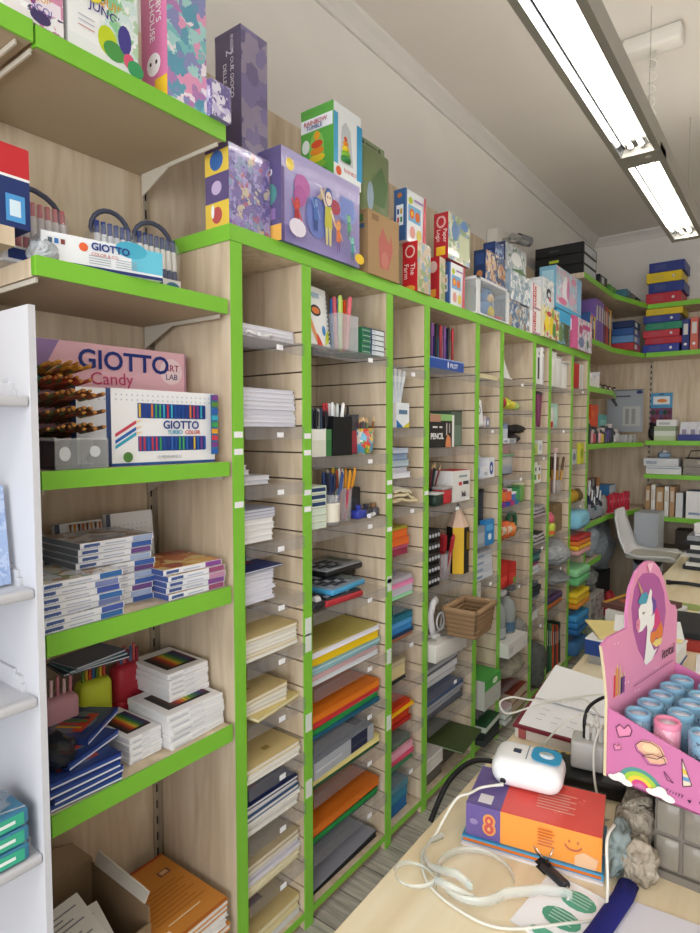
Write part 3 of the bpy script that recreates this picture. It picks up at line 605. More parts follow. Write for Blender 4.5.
# --- display stand goods
for k in range(3):
    b = MB(); b.rbox(-.045, -.1, 0, .05, .095, .03, .006, mat('#3f7fa0', .3), 2).face((.05, -.1, 0), (0, 1, 0), (0, 0, 1), [('r', .12, .004, .185, .026, '#3fae8c'), ('r', .06, .006, .11, .024, '#c9dbe6'), ('r', .02, .006, .05, .024, '#4a5fae'), ('r', .135, .012, .17, .018, '#e6f2ee')])
    o = b.build('wipes_packet', None, (-1.108, .380, .8035+.0305*k), .03*k-.03, label=f'teal soft packet, {["lowest", "middle", "topmost"][k]} of three on the low stand shelf', cat='packet', group='teal packets on the stand'); MB().tube([(.045, -.1, .031), (.02, 0, .0325), (.045, .09, .031)], .002, CLEAR, 6).build('film_seam', o)
o = lump('clear_bag', 'clear film bag lying over the teal packets on the white stand', 'bag', -1.11, .37, .896, .12, .19, .02, mat('#b9c0c8', .12, alpha=.35), 5, sub=3)
b = MB(); b.box(-.004, -.08, 0, .004, .08, .175, mat('#8fa6cf', .5), x1=art(['#9db4da', '#8ba4d0', '#b4c6e4'], 40, 3))
o = b.build('notepad', None, (-1.115, .400, 1.281), (0, -.12, 0), label='pale blue notepad leaning on the middle shelf of the white stand', cat='notepad'); MB().box(-.0055, -.08, 0, .0055, -.074, .175, '#7a90b8').build('binding', o)
b = MB(); b.tube([(0, .02*math.cos(t), .035+.035*math.sin(t)) for t in [i*2*PI/16 for i in range(17)]], .006, mat('#8a6a9a', .4), 8); o = b.build('wrist_ring', None, (-1.075, .405, .893), (0, 0, .3), label='mauve plastic ring leaning behind the teal packets', cat='ring'); MB().rbox(-.01, -.008, -.002, .01, .008, .012, .004, mat('#7a5a8a', .4)).build('clasp', o)
# ================================================================ toy boxes on top of the cabinet
z = DZ1+.001
PU = ['#6a5aa8', '#8a7cc2', '#5a4a98', '#a79ad2', '#4f438a']
o = carton('board_game_box', 'purple and yellow spined board game box at the cabinet corner, below tall purple box', 'board game', -1.248, 1.157, z, .092, .15, .215, mat('#5a3f8c', .3, coat=.4), front=art(PU+['#8a6ab0', '#7058a0', '#b04f6a', '#c9b89a', '#9a88c4', '#7f90b8'], 34, 6), end=mat('#4b2f7c', .3, coat=.4),
    eart=[('r', 0, 0, .092, .072, '#f2cf22'), ('r', 0, .145, .092, .215, '#f2cf22'), ('e', .046, .038, .02, .022, '#c43a30'), ('e', .03, .05, .006, .018, '#ffffff'), ('e', .046, .178, .026, .026, '#3f6cb0'), ('e', .046, .108, .02, .018, '#c9b6dc')])
stretch_film(o, .092, .15, .215)
o = carton('board_game_box', 'tall dark purple board game box reading IL GIOCO DELLE EMOZIONI, standing highest', 'board game', -1.309, 1.23, z+.218, .105, .10, .36, mat('#3b2468', .35, coat=.3), front=art(['#4a3a78', '#6f5f98', '#5a4a80', '#8a7a9a'], 14, 2), end=mat('#38215f', .35, coat=.3), eart=[('r', .06, 0, .105, .035, '#f2c92f')])
text(o, 'IL GIOCO', .02, '#e9e2f0', (.012, -.0505, .262), -ZU, X); text(o, 'DELLE EMOZIONI', .02, '#e9e2f0', (-.018, -.0505, .275), -ZU, X); text(o, '2', .04, '#d9d2e6', (-.005, -.0505, .31), -ZU, X)
text(o, 'INSIDE OUT', .018, '#d9d2e6', (.012, -.0505, .345), -ZU, X)
stretch_film(o, .105, .10, .36)
r = random.Random(4)
fig = []
def figure(x, y, h, c, hc, hair, sk='#e8d2bc'):
    w = h*.3
    return [('p', [(x-w*.2, y), (x-w*.05, y), (x, y+h*.4), (x-w*.3, y+h*.4)], hc), ('p', [(x+w*.1, y), (x+w*.25, y), (x+w*.3, y+h*.4), (x, y+h*.4)], hc),
      ('p', [(x-w*.35, y+h*.3), (x+w*.35, y+h*.3), (x+w*.28, y+h*.66), (x-w*.28, y+h*.66)], c), ('p', [(x-w*.28, y+h*.62), (x-w*.75, y+h*.86), (x-w*.65, y+h*.92), (x-w*.1, y+h*.66)], sk), ('p', [(x+w*.28, y+h*.62), (x+w*.7, y+h*.4), (x+w*.6, y+h*.35), (x+w*.15, y+h*.58)], sk),
      ('e', x, y+h*.8, w*.36, h*.16, hair), ('e', x, y+h*.78, w*.28, h*.12, sk), ('e', x-w*.1, y+h*.8, w*.04, h*.02, '#33303a'), ('e', x+w*.1, y+h*.8, w*.04, h*.02, '#33303a')]
fig += [('e', .30, .16, .045, .04, '#8f9fd8'), ('r', .265, .14, .335, .2, '#7f90d0'), ('e', .235, .155, .028, .022, '#b0485a'), ('e', .085, .17, .034, .032, '#c06fae'), ('e', .075, .14, .026, .03, '#b05fa0'), ('p', [(.10, .11), (.19, .2), (.20, .19), (.12, .1)], '#d8c2a0'), ('e', .15, .1, .05, .06, '#6f7fc4')]
fig += figure(.06, .03, .105, '#b0303a', '#4a2a30', '#c43a40', '#d8564a')+figure(.14, .06, .10, '#4f74b8', '#3a568f', '#3f62a8', '#7f9fd4')+figure(.195, .03, .175, '#c9c24a', '#d8cf8a', '#3f5fa8')+figure(.24, .02, .10, '#d8743a', '#7a5a9a', '#e08a3a', '#e8a86a')+figure(.29, .07, .08, '#4f9a6a', '#3f7a54', '#5aa878', '#8fc49a')+figure(.305, .01, .075, '#4a9a9a', '#3a7a7a', '#5ab0a8', '#8fd0c0')
o = carton('board_game_box', 'large lilac landscape puzzle box in clear film, biggest on the cabinet top', 'board game', -1.212, 1.422, z, .092, .365, .255, mat('#5b478f', .3, coat=.4), front=mat('#8d80c0', .3, coat=.5), end=mat('#43307a', .3, coat=.4),
    fart=[('r', 0, 0, .012, .255, '#5b3f86'), ('r', .0, .2, .365, .255, '#a99fd0'), ('e', .035, .215, .017, .017, '#efd22f'), ('r', .06, .02, .062, .19, '#d4cbe8')] + fig + [('e', .34, .02, .025, .016, '#f0c92e'), ('e', .045, .04, .035, .025, '#e8e0ee')],
    eart=[('r', 0, 0, .092, .045, '#f2b42a'), ('e', .046, .13, .03, .03, '#2f8a8a'), ('r', .02, .06, .07, .09, '#8a5fa8')])
text(o, '2', .05, '#e6dff0', (-.02, -.1836, .2), -ZU, X); stretch_film(o, .092, .365, .255)
# stacking ring toy box with window
o = carton('baby_toy_box', 'white and green baby toy box with rainbow stacking rings, lying on lilac puzzle box', 'toy box', -1.255, 1.572, z+.258, .134, .144, .235, mat('#e9edf0', .3, coat=.3), front=mat('#eef2f4', .3, coat=.3), end=mat('#5aa845', .3, coat=.3),
    eart=[('r', 0, .165, .13, .205, '#e9edf2'), ('e', .065, .1, .032, .06, '#8ac25a')] + [('e', .068, .035+.021*k, .04-.004*k, .012, c) for k, c in enumerate(['#3f8a4a', '#7fb63a', '#e0c62e', '#e08a2a', '#d2502c'])] + [('e', .068, .145, .012, .014, '#e2a02c'), ('e', .022, .12, .016, .022, '#dfe9e2')],
    fart=[('r', 0, .05, .022, .205, '#57b0d8'), ('r', .12, .03, .15, .205, '#3f9fd0'), ('p', [(.03, .06), (.1, .06), (.085, .17), (.06, .19), (.04, .17)], '#c9ced2'), ('e', .024, .03, .014, .014, '#e0602e')])
for k, c in enumerate(['#3f8a4a', '#7fb63a', '#e0c62e', '#e08a2a', '#d2502c']): MB().lathe([(.0, 0), (.028-.003*k, 0), (.031-.003*k, .008), (.028-.003*k, .016), (0, .016)], mat(c, .3), 16, (.052, -.012, .065+.0165*k)).build('stacking_ring', o)
text(o, 'RAINBOW', .02, '#c2485a', (.004-.055, -.0755, .182), X, ZU); text(o, 'TUMBLE', .018, '#3a5f9a', (.004-.045, -.0755, .168), X, ZU)
text(o, 'RAINBOW', .018, '#c2485a', (.0655, -.02, .035), Y, ZU)
# kraft boxes and green pouch
o = carton('kraft_box', 'brown kraft craft box with a pink figure print, between lilac puzzle and game boxes', 'craft box', -1.236, 1.757, z, .13, .19, .21, KRAFT, fart=[('p', [(.07, .03), (.12, .03), (.15, .1), (.14, .16), (.125, .12), (.1, .15), (.085, .17), (.06, .12)], '#b5655c'), ('e', .1, .06, .022, .03, '#c0786a'), ('r', .02, .18, .06, .2, '#8a6a48')], eart=[('r', .015, .15, .115, .165, '#4a6a8a'), ('r', .015, .17, .05, .19, '#c25a3a'), ('r', .06, .172, .11, .195, '#5a8a4a'), ('e', .06, .05, .02, .02, '#8a6a48')])
o = MB(); o.rbox(-.03, -.085, 0, .03, .085, .25, .012, mat('#7d8f62', .3, alpha=.9), 2); o = o.build('craft_pouch', None, (-1.262, 1.80, z+.2125), 0, label='translucent green card topped craft pouch standing on the kraft box', cat='pouch')
MB().box(-.004, -.087, .245, .004, .087, .285, mat('#8a9a72', .4)).face((.004, -.087, .245), (0, 1, 0), (0, 0, 1), [('e', .04, .025, .008, .008, '#4a523a'), ('e', .14, .025, .008, .008, '#4a523a'), ('r', .055, .022, .125, .028, '#5c6648')]).build('hang_card', o)
MB().face((.0305, -.09, 0), (0, 1, 0), (0, 0, 1), [('p', [(.06, .06), (.14, .06), (.16, .14), (.12, .2), (.06, .14)], '#5f7a52'), ('e', .05, .08, .02, .05, '#9ab0c0')]).build('printed_panel', o)
# game boxes
o = carton('book_box', 'red box reading The Farm standing under the blue and white game box', 'game box', -1.205, 2.035, z, .066, .10, .185, mat('#b33a3a', .35), end=mat('#c4262f', .35, coat=.3), front=art(['#b9a58a', '#8fa06a', '#c9b9a0', '#7a9ab0'], 24, 1), eart=[('e', .033, .15, .022, .024, '#e5c9c0'), ('e', .033, .15, .016, .018, '#c4262f'), ('e', .033, .012, .024, .012, '#e0a03a')])
text(o, 'The', .028, '#f4eee8', (.004, -.0505, .105), -ZU, X); text(o, 'Farm', .028, '#f4eee8', (-.024, -.0505, .105), -ZU, X)
def mathgame(lab, x, y, zz, sc=1., nm='white'):
    w, d, h = .145*sc, .052*sc, .19*sc
    o = carton('game_box', lab, 'game box', x, y, zz, d, w, h, mat('#f0f2f4', .35, coat=.3), front=mat('#eef3f6', .35, coat=.3), end=mat('#3f6498', .35, coat=.3), fart=[('r', w*.0, 0, w*.06, h, '#4a74a8'), ('r', w*.12, h*.4, w*.75, h*.72, '#7db4dc'), ('e', w*.3, h*.56, w*.12, h*.1, '#e2743a'), ('e', w*.58, h*.54, w*.12, h*.1, '#e2743a'), ('e', w*.3, h*.56, w*.06, h*.05, '#f0c03a'), ('e', w*.22, h*.8, w*.1, h*.07, '#b9c93a'), ('e', w*.32, h*.2, w*.13, h*.12, '#e9a9a0'), ('e', w*.65, h*.18, w*.13, h*.12, '#e2cf6a'), ('r', w*.4, h*.82, w*.85, h*.86, '#b08ac0'), ('p', [(w*.82, 0), (w, 0), (w, h), (w*.9, h)], '#d86a76')],
       eart=[('r', d*.2, h*.3, d*.8, h*.7, '#e6ebf2'), ('r', d*.28, h*.36, d*.45, h*.46, '#c0563a'), ('r', d*.55, h*.36, d*.72, h*.46, '#3f8a5a'), ('r', d*.28, h*.52, d*.45, h*.62, '#2f4f8a'), ('r', d*.55, h*.52, d*.72, h*.62, '#d0a02f'), ('e', d*.5, h*.88, d*.2, h*.05, '#c0783a')])
    return o
mathgame('blue spined white game box balanced on top of The Farm box', -1.234, 2.03, z+.188, 1.0)
o = carton('book_box', 'red box with gold printed end standing behind the smaller blue and white game box', 'game box', -1.222, 2.218, z, .06, .05, .178, mat('#b33a3a', .35), end=mat('#bb2a33', .35, coat=.3), front=art(['#b9a58a', '#8fa06a', '#c9b9a0'], 24, 9), eart=[('e', .03, .14, .02, .024, '#e5c9c0'), ('r', .015, .02, .045, .05, '#e0a03a')])
o = carton('book_box', 'red spined puzzle box with green and blue picture front, standing on the red box', 'game box', -1.212, 2.34, z+.181, .066, .20, .185, mat('#a8323a', .35), end=mat('#b32a34', .35, coat=.3), front=art(['#9fb08a', '#c2c9a8', '#7a94b8', '#d8d6c0', '#8aa070'], 22, 4), eart=[('e', .033, .15, .022, .026, '#d9a9a4'), ('e', .033, .15, .014, .017, '#b32a34'), ('r', .012, .015, .054, .05, '#f0c030')], fart=[('r', .1, .02, .19, .12, '#c9cfae'), ('e', .06, .12, .03, .04, '#6f8fb8'), ('e', .145, .16, .035, .02, '#6a8cc0')])
text(o, 'Paper', .024, '#f2e6e2', (.012, -.1005, .12), -ZU, X); text(o, 'Logic', .024, '#f2e6e2', (-.018, -.1005, .12), -ZU, X)
mathgame('smaller blue spined white game box standing low beside the red boxes', -1.21, 2.337, z, .92)
# plush in open white box
o = MB(); w, d, h = .37, .085, .165
o.box(-d/2, -w/2, 0, -d/2+.004, w/2, h, WHITE).box(-d/2, -w/2, 0, d/2, w/2, .006, WHITE).box(d/2-.005, -w/2, .006, d/2, -w/2+.035, h, WHITE).box(d/2-.005, w/2-.035, .006, d/2, w/2, h, WHITE).box(-d/2, -w/2, h-.012, d/2, w/2, h, WHITE).box(-d/2, -w/2, .006, d/2-.005, -w/2+.002, h-.012, CLEAR).box(-d/2, w/2-.002, .006, d/2-.005, w/2, h-.012, CLEAR).box(-d/2+.005, -w/2+.03, .006, -d/2+.006, w/2-.03, h-.012, mat('#8fa47a', .5))
o = o.build('plush_box', None, (-1.215, 2.69, z), 0, label='white window box holding a small plush animal', cat='toy box'); MB().box(d/2, -w/2+.002, .002, d/2+.001, w/2-.002, h-.002, mat('#dfe6ea', .05, alpha=.12)).build('clear_window', o)
p = MB(); p.lathe([(0, 0), (.045, .005), (.055, .035), (.04, .07), (.0, .085)], mat('#5a7fae', .9), 16); p.lathe([(0, 0), (.03, .003), (.048, .03), (.045, .055), (.025, .075), (0, .08)], mat('#4f76a8', .9), 16, (0, 0, .062))
p = p.build('plush_toy', None, (-1.215, 2.69, z+.0065), label='blue plush animal with cream face and brown ears inside white window box', cat='plush toy')
p.scale = (.62, 1.4, 1.0)
for sy in (-1, 1): MB().lathe([(0, -.012), (.02, -.006), (.022, .004), (0, .014)], mat('#4a3a34', .9), 10, (-.005, sy*.052, .115)).build('ear', p)
MB().lathe([(0, -.02), (.022, -.012), (.026, .004), (.014, .018), (0, .022)], mat('#d8bd92', .9), 12, (.034, 0, .09)).build('muzzle', p)
for sy in (-1, 1): MB().lathe([(0, -.005), (.005, 0), (0, .005)], BLACK, 8, (.046, sy*.017, .112)).build('eye', p)
MB().lathe([(0, 0), (.026, .006), (.03, .03), (.015, .05)], mat('#c9b53c', .9), 12, (.034, .0, .005)).build('belly_patch', p)
MB().lathe([(0, 0), (.03, .0), (.034, .015), (0, .022)], mat('#b0343a', .9), 12, (.03, .06, 0)).build('foot', p)
# tower of small construction boxes
BL = ['#2f4a80', '#4a6a9c', '#b0784a', '#c9a98a', '#223763', '#d8c9b0']
GR = ['#c4ccd0', '#98a8b0', '#6a8a6a', '#e2e6e8', '#a9b4ba']
def cbox(lab, x, y, zz, dx, dy, dz, cs, en, sd, rot=0, fart=None):
    o = carton('construction_set_box', lab, 'toy box', x, y, zz, dx, dy, dz, mat(en, .35, coat=.3), front=art(cs, 26, sd), end=mat(en, .35, coat=.3), rot=rot, fart=fart, eart=[('r', dx*.15, dz*.55, dx*.85, dz*.9, cs[0]), ('e', dx*.5, dz*.25, dx*.25, dz*.12, cs[2])])
    return o
cbox('dark blue construction set box at tower base beside window box', -1.23, 2.96, z, .10, .15, .13, ['#31588c', '#5a7fa8', '#b8a48c', '#c2ccd4'], '#27457a', 1)
cbox('light grey blue construction box at tower base', -1.235, 3.115, z, .10, .145, .125, ['#6a86a0', '#b9c2c8', '#8f7a6a', '#d9dde0'], '#3d5c8a', 2)
cbox('white landscape picture box in the middle of the toy tower', -1.225, 3.04, z+.133, .09, .27, .145, ['#b4c2ca', '#d9e0e4', '#8ca4ac', '#eef0f0', '#7f9ab0'], '#9fb0c0', 3)
cbox('navy box with orange figures, left side of the toy tower top', -1.30, 2.90, z+.175, .09, .19, .155, BL, '#1f3560', 4) if False else None
cbox('navy box with orange artwork standing on the white window box', -1.222, 2.75, z+.168, .06, .23, .145, BL, '#1f3560', 4)
cbox('small navy box lying on top of the navy and orange box', -1.225, 2.80, z+.3155, .06, .11, .06, ['#2c4680', '#44629a', '#8aa0c2'], '#22396c', 6)
cbox('white and green picture box topmost of the toy tower', -1.245, 3.045, z+.2805, .07, .28, .14, GR, '#2f3f66', 7, fart=[('e', .15, .08, .07, .035, '#e9ebea'), ('p', [(.0, .0), (.28, .0), (.28, .025), (.2, .04), (.1, .025)], '#5f7f52')])
for k, (zz, y) in enumerate([(0, 3.255), (.134, 3.255)]):
    o = carton('cube_puzzle_box', ['lower cream puzzle box with red upright lettering, cabinet top', 'upper cream puzzle box with red upright lettering, cabinet top'][k], 'game box', -1.20, y, z+zz, .06, .13, .132, mat('#ece9e6', .4), front=mat('#efecea', .35, coat=.3), fart=[('r', .0, 0, .012, .132, '#c9485a'), ('r', .118, 0, .13, .132, '#d7d3d6'), ('r', .012, .0, .118, .01, '#b58aa0')])
    text(o, 'cubix', .05, '#c23c3a', (.0305, -.02, .012), ZU, -Y, bold=.001)
FL = ['#e8d23a', '#6a9a4a', '#d8e0e2', '#e9e4d8', '#c04a4a', '#f0e6a8']
cbox('yellow and green flower set box low on the cabinet top', -1.20, 3.455, z, .09, .26, .17, FL, '#d9d2b0', 8, fart=[('e', .05, .08, .035, .05, '#efd83c'), ('e', .12, .07, .03, .055, '#e9cf34'), ('e', .17, .05, .03, .04, '#5a8a48'), ('e', .08, .13, .04, .015, '#c8525a')])
o = cbox('white box with a black and white cartoon panel above flower set box', -1.215, 3.45, z+.173, .08, .19, .16, ['#e9ebee', '#d2dbe0', '#c0ccd2', '#f2f2f2'], '#d9dde0', 9, fart=[('e', .1, .08, .04, .03, '#3a3a44'), ('e', .105, .075, .022, .014, '#d8dde0'), ('e', .12, .05, .02, .012, '#c2505a')])
o = cbox('pink and blue unicorn craft box standing behind the smaller pink box', -1.225, 3.83, z+.205, .10, .50, .24, ['#a9d3e4', '#d8e6ee', '#e8b8cf', '#bfe0ea', '#c9b3dd'], '#7fb6d2', 10, fart=[('r', .0, .0, .5, .025, '#58b4e0'), ('r', .40, .03, .5, .24, '#8fbfe2'), ('e', .17, .12, .06, .07, '#f0eaf2'), ('e', .17, .17, .035, .045, '#f4f0f6'), ('p', [(.165, .2), (.18, .2), (.172, .235)], '#e0b85a'), ('e', .22, .13, .03, .06, '#d88ab8'), ('e', .12, .05, .08, .02, '#e07fa8'), ('e', .33, .2, .05, .02, '#e6a0c2'), ('e', .3, .08, .05, .03, '#e8c0d8')])
cbox('blue and dark green animal set box below unicorn craft box', -1.225, 3.73, z, .10, .27, .20, ['#3f9fc8', '#5a7a52', '#2f4a3a', '#8fc4de', '#6a5a4a'], '#3a8ab8', 11, fart=[('r', 0, .13, .27, .2, '#4aaede'), ('e', .19, .07, .05, .06, '#4f5f3f'), ('e', .08, .06, .05, .05, '#6a8a5a')])
cbox('pink and white doll sticker box on far cabinet corner', -1.20, 4.085, z, .08, .41, .20, ['#f2eef2', '#e9a9c8', '#d8dfe8', '#f4f0f4', '#b0a8c8'], '#d0608f', 12, fart=[('r', .0, .0, .09, .2, '#d8669c'), ('r', .19, .14, .36, .17, '#c2528a'), ('e', .17, .05, .06, .035, '#7a86b0'), ('e', .31, .05, .025, .03, '#5a8a6a'), ('e', .15, .13, .04, .03, '#b0527a')])
# security camera on the wall above
c = thing('security_camera', 'grey bullet security camera on white wall box above the cabinet', 'camera', (X0+.004, 3.62, 2.73))
MB().rbox(0, -.085, -.07, .075, .045, .07, .004, mat('#d9d5cc', .5), 2).build('junction_box', c)
m = MB(); m.cyl((.075, .0, .0), (.115, .0, .0), .026, .022, STEEL, 14); m.tube([(.11, 0, 0), (.14, .02, -.005), (.15, .045, .005), (.15, .07, .02)], .011, STEEL, 8); m.build('swivel_arm', c)
d = Vector((.35, .93, -.06)).normalized(); a = Vector((.115, .03, .03))
b = MB(); b.cyl(a, a+d*.13, .027, .029, mat('#a9a9a8', .35, metal=.4), 16); b = b.build('camera_body', c)
MB().cyl(a+d*.13, a+d*.138, .026, .024, BLACK, 16).build('lens_window', b); MB().cyl(a+d*.06+ZU*.008, a+d*.165+ZU*.008, .031, .031, mat('#7a7b7e', .4), 16, cap=False).build('sun_shield', b)
# ================================================================ goods inside the pigeonholes
def zt(c, k): return ZT[c][k]+.0005
W_, V_ = '#e6e5ec', '#dcdce8'
# ---- column 1: paper pads and school books
a, b = CY(1); ym = (a+b)/2
def c1(k, n, t, cols, noun, w=.218, d=.24, y=None, cat='pad', prints=None, x=-1.325, jit=.004, name='exercise_pad'):
    return pile(name, noun, cat, where(1, k), x, y if y is not None else a+.004+w/2, zt(1, k), d, w, [(t, *cols[i % len(cols)]) for i in range(n)], jit, None, 'x0', prints)
c1(0, 3, .011, [(W_, 'white', '#e4e3ea')], 'squared paper pad', .226)
cl = MB(); 
for s_ in (-1, 1): cl.tube([(0, .0, .002), (.002, s_*.02, .006), (0, s_*.045, .012), (-.004, s_*.05, .004)], .004, mat('#ededf0', .4), 6)
o = cl.build('white_clip', None, (-1.195, 1.18, zt(1, 0)), 0, label='white plastic clip lying at the front of the top tray, first pigeonhole column', cat='clip'); MB().rbox(-.006, -.008, 0, .006, .008, .012, .002, WHITE).build('hinge_block', o)
c1(1, 9, .0115, [(V_, 'white', '#dedee9'), (W_, 'white', '#e3e2ec')], 'exercise pad', .226)
c1(2, 2, .012, [('#cfd0d6', 'grey', '#d6d6dc')], 'thin pad', .12); 
for i, w in enumerate([.07, .06, .05]): book('index_card_block', ['wide white index card block above the grey thin pads', 'middle white index card block above the grey thin pads', 'smallest white index card block topmost over the grey thin pads'][i], 'card block', -1.30, a+.004+w/2, zt(1, 2)+.0255+.0145*i, .12, w, .014, '#dfe0e6', '#e8e8ee')
c1(3, 4, .0165, [('#e3e2e0', 'white', '#ecebea'), ('#e9e8e6', 'white', '#eeedec')], 'ruled pad', .13, y=a+.07); zz = zt(1, 3)+.068
for i in range(3): book('exercise_book', f'grey blue exercise book, {nth(i, 3)} of three on the white ruled pads', 'exercise book', -1.32, a+.07, zz+i*.009, .24, .132, .0086, ['#a9adc0', '#b5b9ca', '#9a9db2'][i], '#d8d9e2', R.uniform(-.03, .03), 'grey blue exercise books')
c1(4, 9, .0098, [('#e2e2ea', 'white', '#e4e4ee')], 'thick note block', .13, y=a+.07)
book('exercise_book', 'navy covered exercise book on top of white note blocks, fifth tray', 'exercise book', -1.315, a+.08, zt(1, 4)+.092, .25, .15, .006, '#24356f', '#e2e2e6', .02, prints=[(.3, .3, .7, .8, '#8a3f5a')])
CREAMB = ('#d9c48c', 'cream', '#ece8dc'); WH = ('#e6e2d6', 'white', '#efece4')
c1(5, 6, .0105, [WH, CREAMB, WH, WH, WH, CREAMB], 'school notebook', .222, .27, prints=[(.0, .45, .3, .85, '#2f4f74')], x=-1.33)
book('school_notebook', 'flat yellow notebook at the base of the fanned seventh tray', 'notebook', -1.32, a+.118, zt(1, 6), .27, .2, .01, '#dccb86', '#ece6cc', .12)
for i in range(4): book('school_notebook', f'cream notebook, {nth(i, 4)} of the fanned heap on seventh tray', 'notebook', -1.335, a+.095, zt(1, 6)+.011+.0125*i, .27, .175, .012, ['#d5c294', '#cfd0cc', '#dcd8cc', '#d3bd86'][i], '#e9e4d4', -.05+.03*i, 'cream notebooks on seventh tray', prints=[(.3, .5, .75, .78, '#3f4a52'), (.2, .2, .4, .27, '#8a7a4a')] if i == 3 else None)
c1(7, 3, .014, [WH, WH, CREAMB], 'wide notebook', .222, .28, prints=[(.0, .42, .4, .85, '#1f4038'), (.5, .15, .62, .22, '#a8904f')], x=-1.33)
pile('hardback_notebook', 'hardback notebook', 'notebook', where(1, 8), -1.335, a+.116, zt(1, 8), .28, .226, [(.0155, '#dcd9d2', 'white', '#eae7e0'), (.0155, '#d5d2cc', 'grey white', '#eae7e0'), (.0155, '#e2dfda', 'white', '#eeebe4'), (.0145, '#35567e', 'blue', '#e6e4e2'), (.0145, '#d8d3d6', 'pale', '#e6e4e2'), (.012, '#1f2c5c', 'navy', '#e0dfe0')], .006, None, 'x0', [(.0, .2, .5, .6, '#7c2848')])
pile('hardback_notebook', 'paper bound notebook', 'notebook', where(1, 9), -1.335, a+.117, zt(1, 9), .28, .226, [(.0155, '#d9cfa8', 'cream', '#e9e2c6'), (.0155, '#d9cfa8', 'cream', '#e9e2c6'), (.0155, '#cfcbd6', 'lilac grey', '#dedce4'), (.0155, '#d0ccd8', 'lilac grey', '#dedce4'), (.0145, '#cfc7b6', 'beige', '#e0dace'), (.0145, '#b8a888', 'tan', '#ddd5c2')], .006, None, 'x0', [(.2, .35, .75, .75, '#242a48')])
pile('hardback_notebook', 'thick notebook', 'notebook', where(1, 10), -1.335, a+.117, zt(1, 10), .28, .226, [(.02, '#cfd0d0', 'white', '#dadada'), (.022, '#dccf96', 'yellow', '#e8dfb4'), (.02, '#d3be88', 'tan', '#e6dcb8')], .004, None, 'x0', [(.05, .3, .65, .85, '#6a1f34')])

# ---- column 2
a, b = CY(2)
z = zt(2, 0)
for i in range(5):
    o = MB(); o.box(-.06, -.065, 0, .06, .065, .0175, mat('#2f7a52', .4), x1=mat('#e2e8ee', .5)).face((.06, -.065, 0), (0, 1, 0), (0, 0, 1), [('r', .0, .0, .045, .0175, '#2f8058'), ('r', .045, 0, .055, .0175, '#23406c'), ('r', .0, .0145, .13, .0175, '#27405a'), ('r', .0, .006, .045, .0075, '#dfe8e2')])
    o = o.build('staple_box', None, (-1.25, b-.07, z+i*.0178), R.uniform(-.02, .02), label=f'green and white flat box, {nth(i, 5)} in stack on top tray of second column', cat='box', group='green flat boxes'); MB().box(.0602, -.012, .004, .0606, .012, .014, '#c9d2da').build('end_label', o)
o = MB(); o.box(-.012, -.062, 0, .012, .062, .185, PAPER, x1=mat('#eef0f2', .4), y1=mat('#3f4654')).face((.012, -.062, 0), (0, 1, 0), (0, 0, 1), [('e', .055, .11, .03, .018, '#20242c'), ('e', .055, .11, .022, .011, '#e07c38'), ('p', [(.01, .11), (.05, .03), (.075, .0), (.05, 0), (.03, .03), (.0, .09)], '#e09a62'), ('p', [(.05, .04), (.08, .0), (.045, .0)], '#d8452f'), ('p', [(.09, 0), (.115, .02), (.12, .06), (.1, .04)], '#c9d23a'), ('e', .09, .05, .01, .016, '#3f8ac8'), ('r', .02, .15, .08, .165, '#a8bccc')] + [('r', .112, .01+.014*k, .124, .017+.014*k, '#5a5f6a') for k in range(11)])
o = o.build('marker_set', None, (-1.225, a+.078, z+.003), (0, -.12, .12), label='white spiral marker set leaning in top tray of second pigeonhole column', cat='marker set'); text(o, 'Marker', .02, '#7a9ac0', (.0125, -.045, .155), Y, ZU)
o = carton('brown_box', 'dark patterned carton lying behind the white spiral marker set', 'box', -1.40, a+.15, z, .13, .25, .215, mat('#6a5646', .6), front=art(['#5a4a3c', '#7a6654', '#3f4a5c', '#8a7a66'], 12, 3))
cup('pen_cup', 'square clear cup of highlighters on top tray of second column', -1.235, a+.20, z, .047, .115, CLEAR, square=True)
bunch(-1.235, a+.20, z, .034, 9, [('#dfe23a', '#d6dc3a', 'yellow'), ('#4f8ad0', '#3f7ac8', 'blue'), ('#e88a92', '#e06a78', 'pink'), ('#e8602c', '#e0501f', 'orange'), ('#b89ad0', '#a890c8', 'lilac'), ('#cfe08a', '#bcd86a', 'pale green')], 'highlighter', 'in square clear cup, top tray', .17, 'marker', .1, pr=.0075)
# tray 2 down: black pen pots
z = zt(2, 1)
cup('pen_cup', 'square black pen pot of white capped pens, second tray of second column', -1.24, a+.165, z, .05, .125, '#15161a', square=True)
bunch(-1.24, a+.165, z, .04, 12, [('#e9e9ea', '#f2f2f2', 'white'), ('#d9dde0', '#e8ecee', 'pale grey'), ('#c8505a', '#c2303f', 'red'), ('#bcd6d0', '#dfe9e6', 'mint')], 'pen', 'in square black pot, second tray', .165, 'marker', .14, pr=.006)
cup('pen_cup', 'square smoky pen pot with red label beside the black pot', -1.27, a+.262, z, .042, .135, mat('#5a5a66', .15, alpha=.55), band='#a83a46', square=True)
bunch(-1.27, a+.262, z, .03, 6, [('#22242a', '#2a2c33', 'black')], 'pen', 'in smoky pot with red label', .165, 'marker', .1)
for i, (y, c, nm) in enumerate([(a+.045, '#e6e8e2', 'white'), (a+.09, '#4f8a52', 'green')]):
    cup('pen_box', f'{nm} patterned card pen box on second tray of second column', -1.225, y, z, .034 if i == 0 else .028, .085, mat(c, .5), band='#d5d7c8' if i == 0 else '#3d7a44', square=True)
    bunch(-1.225, y, z, .026, 6, [('#22262e', '#1c1f26', 'black'), ('#e8e6e6', '#dcdcde', 'white'), ('#2f3f5c', '#27344e', 'navy')], 'pen', f'in {nm} patterned card box', .145, 'pen', .1)
